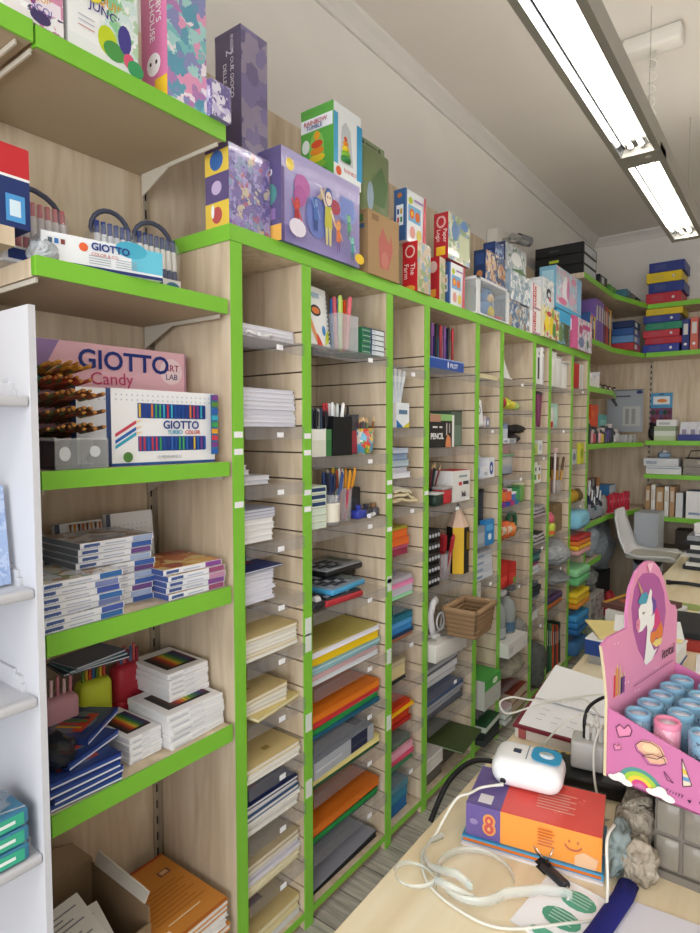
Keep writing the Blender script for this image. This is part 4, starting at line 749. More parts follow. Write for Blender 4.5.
cup('pen_cup', 'round pot printed with cartoon flowers, holding pencils on second tray', -1.235, b-.075, z, .042, .085, art(['#58a8d0', '#d84f3f', '#e6c83a', '#7ac0dc', '#5a9a4a', '#e8e2d8'], 30, 6))
bunch(-1.235, b-.075, z, .034, 12, [('#8a5a3a', '#6a4a3a', 'brown'), ('#4a5a6a', '#3a4a5a', 'grey'), ('#c86a4a', '#b85a3a', 'rust'), ('#6a8a5a', '#5a7a4a', 'green')], 'pencil', 'in flower printed pot', .125, 'pencil', .25)
carton('white_box', 'small grey white carton high behind the card pen boxes, second tray', 'box', -1.40, a+.06, z, .07, .09, .175, mat('#c9ccd2', .5))
# tray 3
z = zt(2, 2)
for i in range(6):
    o = MB(); o.box(-.05, -.037, 0, .05, .037, .022, mat('#e2ead8', .5)).face((.05, -.037, 0), (0, 1, 0), (0, 0, 1), [('r', .004, .004, .07, .016, '#d3e0d0' if i < 3 else '#26406a')])
    o = o.build('refill_box', None, (-1.24, a+.042, z+i*.0223), R.uniform(-.02, .02), label=f'pale green refill box, {nth(i, 6)} of the narrow stack on third tray, second column', cat='box', group='pale green refill boxes'); MB().box(.05, -.036, .018, .0506, .036, .0218, '#b9c8b2').build('lid_edge', o)
bunch(-1.27, a+.042, z+.134, .03, 7, [('#24407a', '#1f3566', 'navy')], 'pen', 'heaped above pale green refill boxes', .075, 'pen', .3)
cup('glass_jar', 'clear jar with yellow and white label full of blue pens, third tray', -1.225, a+.135, z, .036, .095, CLEAR, .95, '#e8e2d2')
bunch(-1.225, a+.135, z, .028, 10, [('#2a4a86', '#24407a', 'blue'), ('#3a3f55', '#2d3246', 'dark')], 'pen', 'in jar with yellow label', .165, 'pen', .2)
MB()
cup('pen_cup', 'clear tumbler of red and colourful pens behind the labelled jar', -1.25, a+.222, z, .045, .11, CLEAR, .9)
bunch(-1.25, a+.222, z, .036, 14, [('#c22f3a', '#d8d0c8', 'red'), ('#3f9a6a', '#358a5c', 'green'), ('#e8c23a', '#e2b52a', 'yellow'), ('#c2445a', '#e8a02c', 'crimson'), ('#3fa0b0', '#d85a3a', 'teal')], 'pen', 'in clear tumbler on third tray', .175, 'pen', .3)
o = carton('desk_organiser', 'black mesh organiser box on third tray of second column', 'organiser', -1.34, a+.33, z, .12, .11, .10, mat('#24252b', .4), front=mat('#2c2d34', .4), fart=[('r', .012, .02, .098, .06, '#3f414c')])
for i, (y, c, nm) in enumerate([(a+.298, '#3a46a8', 'blue'), (a+.345, '#3b3b44', 'black'), (a+.388, '#4a4a54', 'grey')]):
    b_ = MB(); b_.rbox(-.02, -.026, 0, .02, .026, .03, .006, mat(c, .35), 2); o = b_.build('ink_pad', None, (-1.225, y, z), .2*i, label=f'{nm} ink stamp lying at the front of third tray', cat='stamp'); MB().cyl((0, 0, .03), (0, 0, .046), .008, .012, mat('#8a6a4a' if i == 2 else c, .4), 10).build('handle', o)
b_ = MB(); b_.cyl((0, -.03, .009), (0, .03, .009), .008, .008, mat('#e8e9ee', .4), 10); o = b_.build('highlighter', None, (-1.20, b-.065, z), .3, label='white marker with navy cap lying at tray edge by the divider', cat='marker'); MB().cyl((0, .03, .009), (0, .055, .009), .0086, .0086, mat('#2a3470', .4), 10).build('cap', o)
# tray 4: calculators
z = zt(2, 3)
def calc(lab, x, y, zz, rot, body, face_, dx=.16, dy=.22, t=.022):
    m = MB(); m.rbox(-dx/2, -dy/2, 0, dx/2, dy/2, t*.8, .007, mat(body, .35), 2); o = m.build('calculator', None, (x, y, zz), rot, label=lab, cat='calculator')
    MB().rbox(-dx/2+.006, -dy/2+.006, t*.55, dx/2-.006, dy/2-.006, t, .004, mat(face_, .35), 2).build('face_plate', o)
    MB().face((dx/2-.012, -dy/2+.015, t), (0, 1, 0), (-1, 0, 0), [('r', dy*.68, .02, dy*.86, dx*.75, '#6f7a72')]).build('display', o)
    k = MB(); 
    for i in range(5):
        for j in range(4): k.box(dx/2-.034-.026*j, -dy/2+.02+.024*i, t, dx/2-.018-.026*j, -dy/2+.036+.024*i, t+.0025, mat('#3a3c44' if (i+j) % 4 else '#9aa0a8', .5))
    k.build('keys', o)
    return o
calc('black desk calculator, lower of two at the back of fourth tray', -1.39, a+.295, z+.002, .03, '#1b1c20', '#8f949c', .15, .22, .026)
calc('black desk calculator with silver face, middle of back stack on fourth tray', -1.385, a+.29, z+.029, -.02, '#1b1c20', '#a9adb4', .15, .22, .026)
calc('black desk calculator with silver face, topmost of back stack on fourth tray', -1.365, a+.295, z+.056, .02, '#1b1c20', '#9a9fa6', .17, .22, .026)
calc('light blue edged calculator at the front of fourth tray', -1.245, a+.20, z+.0285, .06, '#4aa0d0', '#7a8692', .11, .2, .024)
calc('red edged calculator at the front of fourth tray', -1.235, a+.165, z, -.05, '#b3303a', '#26272c', .12, .19, .027)
b_ = MB(); b_.rbox(-.03, -.03, 0, .03, .03, .03, .01, mat('#25262b', .3), 2); o = b_.build('tape_dispenser', None, (-1.21, a+.036, z), 0, label='small black dispenser in near corner of fourth tray', cat='dispenser'); MB().cyl((.01, -.012, .03), (.01, .012, .03), .014, .014, mat('#c9c9cc', .3), 14).build('tape_roll', o)
book('notepad', 'teal pad lying below the red edged calculator at tray back', 'notepad', -1.39, a+.09, z, .16, .15, .03, '#2f7f90', '#cfd6d8'); carton('white_box', 'small white and red box behind the black dispenser', 'box', -1.33, a+.05, z+.031, .06, .08, .04, mat('#d9d9dc', .5), fart=[('e', .04, .02, .015, .012, '#c0444a')])
# coloured card trays
def sheets(c, k, noun, specs, w, d=.29, x=-1.34, y=None, jit=.006, name='card_pack', cat='card pack'):
    a_, b_ = CY(c)
    return pile(name, noun, cat, where(c, k), x, y if y is not None else (a_+b_)/2-.004, zt(c, k), d, w, specs, jit, None, 'none', None, .012)
sheets(2, 4, 'card pack', [(.016, '#d9dde0', 'pale grey', '#dcdfe2'), (.018, '#c9a2a4', 'dusty pink', '#cfaeb0'), (.012, '#8ec2c6', 'aqua', '#a8cfd2'), (.012, '#7fb0bc', 'teal', '#b8d2d6'), (.028, '#e8c01e', 'bright yellow', '#f0c814'), (.018, '#e9e6ee', 'white', '#eeecf4'), (.006, '#b9ab5a', 'olive yellow', '#bdb068')], .385)
sheets(2, 5, 'card pack', [(.012, '#1f5a78', 'petrol blue', '#2a6480'), (.018, '#2f9a4a', 'green', '#2f9a4a'), (.006, '#c9b8a8', 'beige', '#cfc0b2'), (.016, '#c8303a', 'red', '#cf3a40'), (.024, '#d9741c', 'orange', '#e27c1c')], .385)
sheets(2, 7, 'card pack', [(.012, '#4a5a68', 'slate', '#56646f'), (.018, '#2a9248', 'green', '#2a9248'), (.016, '#b82c3c', 'crimson', '#c03a44'), (.026, '#c8691c', 'burnt orange', '#d0701c')], .385)
sheets(2, 8, 'sheet of board', [(.02, '#191a1e', 'black', '#222'), (.006, '#9a9ca8', 'grey', '#aaa')] if False else [(.02, '#191a1e', 'black', '#222226'), (.006, '#9a9ca8', 'grey', '#a9abb4')], .385, name='board_sheet', cat='board')
z = zt(2, 6)
sheets(2, 6, 'drawing block', [(.012, '#2f5a3a', 'dark green', '#3a5f44'), (.022, '#e2d68a', 'pale yellow', '#eee29a')], .40, name='drawing_block', cat='block')
o = MB(); o.box(-.12, -.17, 0, .12, .17, .055, mat('#aeb2ba', .45), z1=mat('#8f949e', .4)).face((.12, -.17, 0), (0, 1, 0), (0, 0, 1), [('r', .2, .0, .30, .055, '#242a48'), ('r', .01, .02, .15, .03, '#c8ccd2')]).face((-.12, -.17, .055), (0, 1, 0), (-1, 0, 0), [('r', .03+.05*k, -.14, .05+.05*k, -.12, '#3a3d46') for k in range(5)] + [('r', .28, -.2, .33, -.04, '#30343f')])
o = o.build('shrink_pack', None, (-1.315, (a+b)/2-.02, z+.0365), .02, label='silver grey wrapped pack with dark band on seventh tray of second column', cat='pack'); MB().box(-.1205, -.1705, .02, .1215, .1705, .024, FILM).build('film_seam', o)

# ---- column 3 (narrow)
a, b = CY(3); ym = (a+b)/2
z = zt(3, 1)
for i in range(2):
    o = carton('glue_box', ['tall white blue printed glue box in back corner', 'white glue box behind the fan of glue sticks'][i]+', second tray of third column', 'box', -1.26-.06*i, a+.03+.045*i, z, .05, .05, .21-.05*i, mat('#dfe6ee', .45), fart=[('r', .008, .06, .042, .09, '#c9b44a'), ('r', .006, .12, .044, .17, '#9ab4d2')])
o = MB(); o.box(-.03, -.045, 0, .03, .045, .092, PAPER, x1=mat('#e9eff4', .4)).face((.03, -.045, 0), (0, 1, 0), (0, 0, 1), [('p', [(0, 0), (.05, 0), (.0, .03)], '#2f74b4'), ('p', [(.04, .0), (.09, 0), (.09, .022)], '#e2d23a'), ('r', .015, .05, .075, .066, '#5a7a9a')])
o = o.build('glue_display', None, (-1.225, a+.09, z), 0, label='white counter box of glue sticks with blue and yellow corner', cat='display box')
for i in range(6): put(pen('#d5dde4', '#e9edf0', .14, .009, 'marker'), (-1.225, a+.055+.014*i, z+.02), (-.32+.13*i, 0, 0), 'white glue stick fanned out in white counter box', 'glue stick', 'glue sticks in counter box') if False else None
for i in range(5):
    put(pen('#d5dde4', '#e9edf0', .13, .009, 'marker'), (-1.232, a+.062+.014*i, z+.0925), (.30-.15*i, 0, 0), 'white glue stick fanned out above white counter box', 'glue stick', 'glue sticks in counter box')
z = zt(3, 2)
pile('envelope_pack', 'envelope pack', 'envelope pack', where(3, 2), -1.32, a+.1, z, .2, .17, [(.022, '#e4e4ec', 'white', '#eaeaf2'), (.018, '#cfcfda', 'grey white', '#dadae4')], .01)
pile('tissue_packet', 'wrapped paper packet', 'packet', 'white envelopes, third column', -1.30, a+.095, z+.044, .16, .15, [(.025, '#a9bccb', 'pale blue', '#b4c4d0'), (.025, '#4f6fa8', 'blue print', '#9ab0cc'), (.02, '#b9c4d8', 'lavender', '#c4cede')], .01)
z = zt(3, 3)
def crumple(lab, x, y, z, dx, dy, col, seed, name='paper_bag', cat='paper bag'):
    r = random.Random(seed); mb = MB(); n = 7
    P = [[(-dx/2+dx*i/(n-1), -dy/2+dy*j/(n-1), .010+.016*r.random()+.022*(1-abs(2*j/(n-1)-.6))*(i/(n-1))*.6) for j in range(n)] for i in range(n)]
    vs = [p for row in P for p in row]; vs2 = [(p[0], p[1], max(p[2]-.01, 0)) for p in vs]; N_ = n*n
    fs = [[i*n+j, (i+1)*n+j, (i+1)*n+j+1, i*n+j+1] for i in range(n-1) for j in range(n-1)]
    rim = [i*n for i in range(n)] + [(n-1)*n+j for j in range(1, n)] + [i*n+n-1 for i in range(n-2, -1, -1)] + [j for j in range(n-2, 0, -1)]
    mb.add(vs+vs2, fs+[[q+N_ for q in f[::-1]] for f in fs]+[[rim[k], rim[(k+1) % len(rim)], rim[(k+1) % len(rim)]+N_, rim[k]+N_] for k in range(len(rim))], mat(col, .7))
    return mb.build(name, None, (x, y, z), 0, label=lab, cat=cat)
for i in range(3): crumple(f'cream paper bag, {nth(i, 3)} of the crumpled heap on fourth tray of third column', -1.29, a+.105-.008*i, z+.02*i, .2, .18-.03*i, ['#d8c9a2', '#ddd0ae', '#e6dec4'][i], i+3)
sheets(3, 4, 'tissue paper pack', [(.026, '#9a2f4c', 'wine', '#a03552'), (.012, '#b24a6a', 'rose', '#b85a76'), (.03, '#e2642a', 'orange', '#e6702f'), (.03, '#e8702a', 'bright orange', '#e8702a'), (.01, '#a8a02a', 'olive', '#b0a838')], .17, .25, y=a+.095, name='tissue_pack', cat='paper pack')
sheets(3, 5, 'felt sheet pack', [(.014, '#9fdcb0', 'mint', '#a6e2b6'), (.03, '#c9c4d2', 'lilac grey', '#cfcad8'), (.016, '#e286b4', 'pink', '#e890ba'), (.016, '#b9b4c0', 'grey', '#c2bec8')], .185, .27, y=a+.1, name='felt_pack', cat='felt pack')
sheets(3, 6, 'felt sheet pack', [(.01, '#a8674a', 'rust', '#b07050'), (.014, '#1f3a5a', 'navy', '#27425f'), (.024, '#2f7fc0', 'blue', '#3a86c4'), (.018, '#4a9ad6', 'sky blue', '#5aa4da'), (.022, '#1f6a7e', 'teal', '#27748a')], .185, .27, y=a+.1, name='felt_pack', cat='felt pack')
sheets(3, 7, 'envelope pack', [(.014, '#24262c', 'black', '#2c2e34'), (.05, '#cdbb8a', 'manila', '#dccb9a'), (.02, '#b4a888', 'tan', '#c2b696')], .15, .25, y=a+.08, name='envelope_pack', cat='envelope pack')
sheets(3, 8, 'felt sheet pack', [(.016, '#b02a24', 'dark red', '#b83028'), (.02, '#c2321f', 'scarlet', '#d0401f'), (.022, '#cf3a1c', 'red', '#d8441f'), (.012, '#f0b818', 'bright yellow', '#f2be20'), (.014, '#c83a1c', 'vermilion', '#d04420')], .185, .26, y=a+.105, jit=.012, name='felt_pack', cat='felt pack')
sheets(3, 9, 'felt sheet pack', [(.02, '#3f7a52', 'green', '#4a865c'), (.016, '#d0486a', 'deep pink', '#d8567a'), (.03, '#e8a2b8', 'pink', '#ecaabf'), (.022, '#2f5a3a', 'dark green', '#37643f')], .19, .27, y=a+.105, jit=.01, name='felt_pack', cat='felt pack')
sheets(3, 10, 'felt sheet pack', [(.05, '#1f5f9a', 'royal blue', '#2a6aa4'), (.04, '#2f7a9a', 'steel blue', '#3a86a4'), (.03, '#4f8296', 'grey blue', '#5a8c9e')], .16, .26, y=a+.09, jit=.008, name='felt_pack', cat='felt pack')

# ---- column 4
a, b = CY(4)
z = zt(4, 0)
o = MB(); o.box(-.06, -.15, 0, .05, .15, .045, mat('#2450a4', .35), x1=mat('#2552aa', .35)).box(-.06, -.15, .045, -.056, .15, .07, mat('#2450a4', .35)).face((.05, -.15, 0), (0, 1, 0), (0, 0, 1), [('r', 0, .04, .3, .045, '#8fa8dc'), ('e', .155, .022, .006, .014, '#e8ecf6')])
o = o.build('pen_display', None, (-1.24, a+.165, z), 0, label='long blue pen display stand on top tray of fourth pigeonhole column', cat='display stand'); text(o, 'PILOT', .026, '#e8ecf6', (.0505, .02, .012), Y, ZU, bold=.0005)
for i in range(15):
    c = [('#2b2d33', '#26282e', 'black'), ('#26358a', '#1f2c78', 'blue'), ('#a8323c', '#c23a46', 'red'), ('#3f7f9a', '#3a7a94', 'teal'), ('#7a4a8a', '#8a5a9a', 'violet'), ('#c98aa0', '#d890a8', 'pink')][i % 6]
    put(pen(c[0], c[1], .15, .006, 'pen'), (-1.235-.02*(i % 2), a+.035+.0185*i, z+.0455), (0, 0, .2*i), f'{c[2]} pen standing in the long blue pen display', 'pen', f'{c[2]} pens in blue display')
z = zt(4, 1)
o = MB(); o.box(-.05, -.105, 0, .05, .105, .135, mat('#1d1e22', .4), y1=mat('#e6e6e4', .5)).face((.05, -.105, 0), (0, 1, 0), (0, 0, 1), [('r', .19, 0, .21, .135, '#e9e9e6'), ('r', 0, .105, .09, .135, '#b98a72'), ('r', .09, .11, .19, .135, '#8fc27a'), ('p', [(.13, .0), (.18, .0), (.175, .04), (.15, .055), (.135, .03)], '#d98a5c'), ('r', .135, .05, .145, .1, '#c9c4bc'), ('r', .16, .06, .17, .1, '#b5aca4'), ('r', .02, .08, .06, .087, '#dcdcdc'), ('r', .075, .08, .1, .087, '#dcdcdc')])
o = o.build('pencil_carton', None, (-1.235, a+.115, z), 0, label='black carton reading PENCIL with hand print, second tray of fourth column', cat='carton'); text(o, 'PENCIL', .034, '#f0f0f0', (.0505, -.102, .035), Y, ZU, bold=.0008); MB().box(-.05, -.105, .135, .05, .09, .137, '#8fc27a').build('tuck_flap', o)
bunch(-1.25, a+.06, z+.138, .04, 7, [('#c9a8b4', '#b88a9a', 'pink'), ('#3a2f38', '#2c242c', 'black'), ('#8a5a6a', '#7a4a5a', 'mauve')], 'pencil', 'above the black pencil carton', .12, 'pencil', .3)
cup('mesh_pot', 'square green grey wire pot at cabinet divider, second tray of fourth column', -1.28, b-.085, z, .05, .155, mat('#5f6f62', .4, alpha=.8), square=True, band='#6f8272')
cup('mesh_pot', 'square dark wire pot behind PENCIL carton, second tray of fourth column', -1.40, b-.16, z, .05, .16, mat('#2f3a3a', .4, alpha=.9), square=True)
z = zt(4, 2)
cup('pen_cup', 'dark square tub crammed with black pencils, third tray of fourth column', -1.295, a+.15, z, .05, .07, '#23252a', square=True)
bunch(-1.295, a+.15, z, .045, 24, [('#24262c', '#1d1f24', 'black'), ('#7a2f38', '#6a2730', 'dark red'), ('#3f4654', '#343a46', 'slate'), ('#9aa0a8', '#8a9098', 'grey')], 'pencil', 'in dark square tub', .17, 'pencil', .35)
o = carton('white_carton', 'white carton with red and black lettering, third tray of fourth column', 'carton', -1.24, a+.305, z, .10, .17, .135, mat('#e3e2e0', .5), fart=[('r', .06, .07, .09, .085, '#c23a3a'), ('r', .1, .072, .155, .087, '#3a3a40'), ('r', .06, .105, .14, .115, '#9aa8ac')], top=mat('#b83238'))
text(o, 'Ink', .035, '#2a2b30', (.0505, .0, .02), Y, ZU, bold=.0008)
b_ = MB(); b_.rbox(-.03, -.04, 0, .03, .04, .065, .012, mat('#c0303a', .35), 2); o = b_.build('eraser_tub', None, (-1.21, a+.165, z), 0, label='small red tub before the white lettered carton', cat='tub'); MB().rbox(-.032, -.042, .06, .032, .042, .075, .008, mat('#a8a2a0', .4)).build('lid', o)
b_ = MB(); b_.rbox(-.03, -.035, 0, .03, .035, .05, .012, mat('#24352f', .35), 2); o = b_.build('eraser_tub', None, (-1.205, a+.085, z), 0, label='small dark green tub next to the red tub', cat='tub'); MB().rbox(-.031, -.036, .046, .031, .036, .056, .008, mat('#c9ccca', .4)).build('lid', o)
z = zt(4, 3)
# giant pencil shaped holder
g = thing('giant_pencil_pot', 'giant yellow and black pencil shaped holder on fourth tray of fourth column', 'pencil holder', (-1.235, a+.365, z))
h = MB(); R6 = .05
hexa = [(R6*math.cos(PI/6+PI/3*i), R6*math.sin(PI/6+PI/3*i)) for i in range(6)]
for i in range(6):
    p, q = hexa[i], hexa[(i+1) % 6]; c = mat(['#e0b41c', '#1d1d20'][i % 2], .35)
    h.add([(p[0], p[1], 0), (q[0], q[1], 0), (q[0], q[1], .21), (p[0], p[1], .21)], [[0, 1, 2, 3]], c)
h.poly([(x, y, 0) for x, y in hexa[::-1]], BLACK)
h.build('hexagonal_body', g)
c = MB(); c.add([(x, y, .21) for x, y in hexa] + [(x*.22, y*.22, .295) for x, y in hexa], [[i, (i+1) % 6, 6+(i+1) % 6, 6+i] for i in range(6)], mat('#d8b9a4', .6)); c.build('wooden_cone', g)
MB().cyl((0, 0, .295), (0, 0, .316), .0115, .002, BLACK, 8).build('lead_tip', g)
MB().box(R6*.87, -.018, .10, R6*.87+.006, .018, .20, mat('#2c2410', .5)).box(R6*.87+.006, -.01, .11, R6*.87+.008, .01, .19, '#8a6f1c').build('window_slot', g)
for k, dy in enumerate((-.055, .02)): pass
for k in range(5):
    b_ = MB(); b_.rbox(-.06, -.055, 0, .06, .055, .046, .006, mat('#17181b', .35), 2)
    for q in range(4): b_.cyl((.06, -.036+.024*q, .026), (.063, -.036+.024*q, .026), .008, .008, mat('#b9bcc2', .3), 8)
    o = b_.build('marker_box', None, (-1.25, a+.062, z+.047*k), 0, label=f'black silver ended marker box, {nth(k, 5)} in stack on fourth tray of fourth column', cat='marker box', group='black marker boxes'); MB().box(-.058, -.054, .046, .058, .054, .0466, '#2a2b30').build('lid', o)
cup('pen_cup', 'clear tall cup of red pens, middle of fourth tray, fourth column', -1.235, a+.215, z, .04, .11, CLEAR, .9)
bunch(-1.235, a+.215, z, .034, 18, [('#b0282e', '#c0303a', 'red'), ('#8a2026', '#a8282f', 'dark red')], 'pen', 'in clear tall cup', .19, 'pen', .3)
bunch(-1.24, b-.05, z, .03, 5, [('#b8862a', '#8a5a2a', 'ochre'), ('#7a3a2a', '#6a2f22', 'brown')], 'brush', 'leaning by divider beside giant pencil', .17, 'brush', .15)
# below: power strip, lamp and basket pushed into the gap
z = zt(4, 4)
o = MB(); o.rbox(-.05, -.13, 0, .05, .13, .075, .006, mat('#dedbd4', .45), 2); o = o.build('socket_box', None, (-1.195, a+.145, z+.001), -.05, label='white multi socket box lying on fifth tray of fourth column', cat='socket box')
for k in range(3): MB().cyl((0, -.08+.08*k, .075), (0, -.08+.08*k, .077), .022, .022, mat('#b9b6b0', .5), 14).build('socket', o)
o = MB(); o.tube([(0, .0, .01), (.0, -.02, .05), (.0, -.03, .1), (.0, -.01, .145), (.0, .02, .155)], .012, mat('#e9e9ec', .35), 8, flat=.02); o = o.build('desk_lamp', None, (-1.21, a+.1, z+.078), 0, label='small white curved clip lamp standing on the socket box', cat='lamp')
MB().tube([(0, .06+.035*math.cos(t), .055+.035*math.sin(t)) for t in [i*2*PI/14 for i in range(15)]], .004, WHITE, 6).build('cable_ring', o); MB().rbox(-.02, -.02, 0, .02, .025, .014, .004, WHITE).build('foot', o)
o = MB(); o.tube([(.0, -.02, .004), (.02, .04, .02), (.02, .1, .09), (.0, .13, .12), (-.02, .11, .06), (0, .05, .004)], .004, mat('#dcdad6', .5), 6); o = o.build('white_cable', None, (-1.225, a+.13, z+.08), 0, label='white cable looped over the socket box', cat='cable'); MB().rbox(-.008, -.03, 0, .008, -.01, .014, .003, WHITE).build('plug', o)
lump('bag_bundle', 'grey blue plastic bag heaped behind the small white lamp', 'bag', -1.39, a+.14, z, .18, .22, .22, bagmat('#8e9ba6', .85), 4)
o = MB(); w, d, h = .108, .075, .115
for zz in range(6):
    s_ = .86+.14*zz/5; z0_, z1_ = zz*h/6, (zz+1)*h/6+.002; BM = mat('#8f7253', .75)
    if zz == 0: o.rbox(-d*s_, -w*s_, 0, d*s_, w*s_, z1_, .008, BM, 2); continue
    for q in ((-d*s_, -w*s_, d*s_, -w*s_+.014), (-d*s_, w*s_-.014, d*s_, w*s_), (-d*s_, -w*s_, -d*s_+.014, w*s_), (d*s_-.014, -w*s_, d*s_, w*s_)): o.rbox(q[0], q[1], z0_, q[2], q[3], z1_, .006, BM, 2)
o = o.build('brown_basket', None, (-1.095, 2.305, z+.095), .05, label='brown ribbed cardboard basket sticking out in front of the fourth column', cat='basket')
rm = MB()
for q in ((-d-.006, -w-.006, d+.006, -w+.012), (-d-.006, w-.012, d+.006, w+.006), (-d-.006, -w-.006, -d+.012, w+.006), (d-.012, -w-.006, d+.006, w+.006)): rm.rbox(q[0], q[1], h-.008, q[2], q[3], h+.01, .006, mat('#a08262', .7), 2)
rm.build('rolled_rim', o)
o = MB(); o.box(-.05, -.07, 0, .05, .07, .004, mat('#dfe4e6', .6)).face((-.05, -.07, .004), (0, 1, 0), (-1, 0, 0), [('p', [(.03, -.08), (.06, -.08), (.05, -.02), (.02, -.02)], '#9ab83a'), ('e', .09, -.05, .02, .02, '#6a8ab0')]); o = o.build('flyer', None, (-1.10, 2.29, z+.15), (.2, -.5, .4), label='white leaflet with green stripe standing inside the brown basket', cat='leaflet'); o.scale = (.6, .6, 1); MB().box(.046, -.069, .004, .0495, .069, .007, '#cfd4d8').build('folded_edge', o)
sheets(4, 5, 'ring folder', [(.03, '#c6c6c8', 'silver', '#cfcfd2'), (.03, '#b9bac0', 'grey', '#d8d8dc'), (.008, '#262c4a', 'navy', '#2f3556'), (.02, '#a9abb0', 'pale grey', '#bcbec4')], .30, .28, y=a+.155, jit=.01, name='ring_folder', cat='folder')
sheets(4, 6, 'slim folder', [(.03, '#4b4d56', 'charcoal', '#5a5c66'), (.022, '#9a9ca4', 'silver grey', '#aaacb4'), (.02, '#8b8d96', 'mid grey', '#9fa1aa'), (.012, '#35507f', 'denim blue', '#46608c')], .36, .28, y=a+.19, jit=.012, name='slim_folder', cat='folder')
z = zt(4, 7)
sheets(4, 7, 'paper stack', [(.06, '#5a5650', 'dark', '#6a665f'), (.05, '#cfcac4', 'white', '#dcd8d2'), (.012, '#d9d5d0', 'pale', '#e2deda')], .18, .27, y=a+.1, name='paper_ream', cat='paper ream')
for k in range(4): book('thin_book', f'burgundy thin book, {nth(k, 4)} of the low stack in base of fourth column', 'book', -1.38, a+.09, z+.1235+.014*k, .2, .15, .0135, ['#7a3a4a', '#8a4a5a', '#6f3444', '#94566a'][k], '#d8ccd0', .05*k, 'burgundy thin books')
book('cutting_mat', 'dark green cutting mat overhanging the base of fourth column', 'cutting mat', -1.27, a+.29, z+.115, .3, .24, .008, '#4a5a34', '#8a9a7a', .1, spine='none'); carton('storage_box', 'dark storage box carrying the green cutting mat', 'box', -1.34, a+.31, z, .2, .2, .112, mat('#4c4438', .7), front=mat('#575044', .7))
# ---- column 5 (narrow)
def sbox(name, lab, cat, x, y, z, dx, dy, dz, col, fart=None, rot=0, group=None, flap=True, fr=None):
    return carton(name, lab, cat, x, y, z, dx, dy, dz, mat(col, .45), front=fr, fart=fart, rot=rot, group=group, tuck=flap)
a, b = CY(5); w5 = b-a
z = zt(5, 0); 
sbox('price_strip', 'beige label strip lying on the front of top tray, fifth column', 'label strip', -1.19, (a+b)/2, z, .012, w5-.03, .02, '#d8cda6')
z = zt(5, 1)
o = MB(); o.rbox(-.012, -.045, 0, .012, .045, .13, .03, mat('#e9ebee', .4), 3); o = o.build('tape_card', None, (-1.215, a+.065, z), (0, -.12, 0), label='white rounded card with blue tape roll, second tray of fifth column', cat='card'); MB().face((.0125, -.045, .03), (0, 1, 0), (0, 0, 1), [('e', .04, .05, .022, .025, '#6a7488'), ('e', .04, .05, .013, .015, '#dfe2e6')]).build('print', o)
for i, c in enumerate(['#5a6f98', '#c9b8c0', '#7a86a4']): sbox('tape_box', f'{["blue", "pink", "slate"][i]} tape box in a row behind white rounded card', 'tape box', -1.25, a+.125+.035*i, z, .05, .03, .06-.008*i, c, [('r', .006, .01, .024, .03, '#dfe2e8')])
z = zt(5, 2)
sbox('tape_box', 'pale blue tape box in near corner, third tray of fifth column', 'tape box', -1.24, a+.04, z, .07, .055, .11, '#a9b6cc', [('r', .01, .02, .045, .05, '#6f84b0')])
sbox('tape_box', 'white low box on third tray of fifth column', 'tape box', -1.215, a+.10, z, .05, .06, .055, '#dcdde2', [('r', .01, .015, .05, .03, '#b0b6c4')])
sbox('tape_box', 'white box with large blue roll print, third tray of fifth column', 'tape box', -1.225, a+.175, z, .06, .075, .095, '#e4e6ec', [('e', .038, .045, .022, .032, '#2f4f9c'), ('e', .038, .045, .01, .014, '#e4e6ec')])
z = zt(5, 3)
for i, (h, c, nm) in enumerate([(.30, '#20232a', 'black'), (.265, '#2a2d3a', 'charcoal')]):
    b_ = MB(); b_.cyl((0, 0, 0), (0, 0, h), .036, .036, mat(c, .4), 16); o = b_.build('poster_tube', None, (-1.255, a+.05+.085*i, z), 0, label=f'{nm} upright tube, {["taller", "shorter"][i]} of two on fourth tray of fifth column', cat='tube'); MB().cyl((0, 0, h-.012), (0, 0, h+.004), .038, .038, mat('#15161a', .4), 16).build('end_cap', o)
sbox('blue_packet', 'bright blue packet before the dark tubes', 'packet', -1.205, a+.155, z, .03, .10, .12, '#2f86c8', [('r', .01, .07, .09, .10, '#5aa8dc'), ('e', .05, .04, .02, .016, '#e2ecf4')], flap=True)
o = sbox('blue_packet', 'clear grey packet beside bright blue packet', 'packet', -1.205, a+.055, z, .03, .09, .10, '#8a94a0', [('r', .01, .02, .08, .07, '#a9b2bc')])
z = zt(5, 4)
for i in range(4): sbox('eraser_carton', f'white grey carton, {nth(i, 4)} of stack on fifth tray of fifth column', 'carton', -1.25, a+.12, z+.033*i, .10, .20-.012*i, .031, '#c9ced8' if i % 2 else '#d6dae2', [('r', .01, .008, .08, .022, '#8ea0bc')])
z = zt(5, 5); sbox('white_pack', 'white upright box half hidden by the brown basket', 'box', -1.25, a+.06, z, .08, .09, .10, '#dcdbd8', [('r', .01, .02, .06, .05, '#c2c4c8')])
z = zt(5, 6)
o = carton('paper_ream_box', 'green topped white ream box on the low tray of fifth column', 'box', -1.26, a+.125, z, .22, .19, .14, mat('#bcbdb6', .5), top=mat('#3f9a3f', .4), fart=[('r', 0, .09, .19, .14, '#4aa048'), ('e', .12, .115, .03, .015, '#d2e4c8')])
z = zt(5, 7)
o = carton('green_box', 'green and white flat box in base of fifth column', 'box', -1.24, a+.13, z+.09, .18, .17, .03, mat('#3a8a5a', .5), top=mat('#3f9460', .4)) if False else None
for i in range(3): book('green_box_file', f'dark green covered pack, {nth(i, 3)} in base of fifth column', 'pack', -1.27, a+.125, z+.032*i, .24, .19, .031, ['#1f2d26', '#24352b', '#2c5a3a'][i], ['#3a3c40', '#2a2c30', '#cfd8d0'][i], .03*i, 'dark green packs')
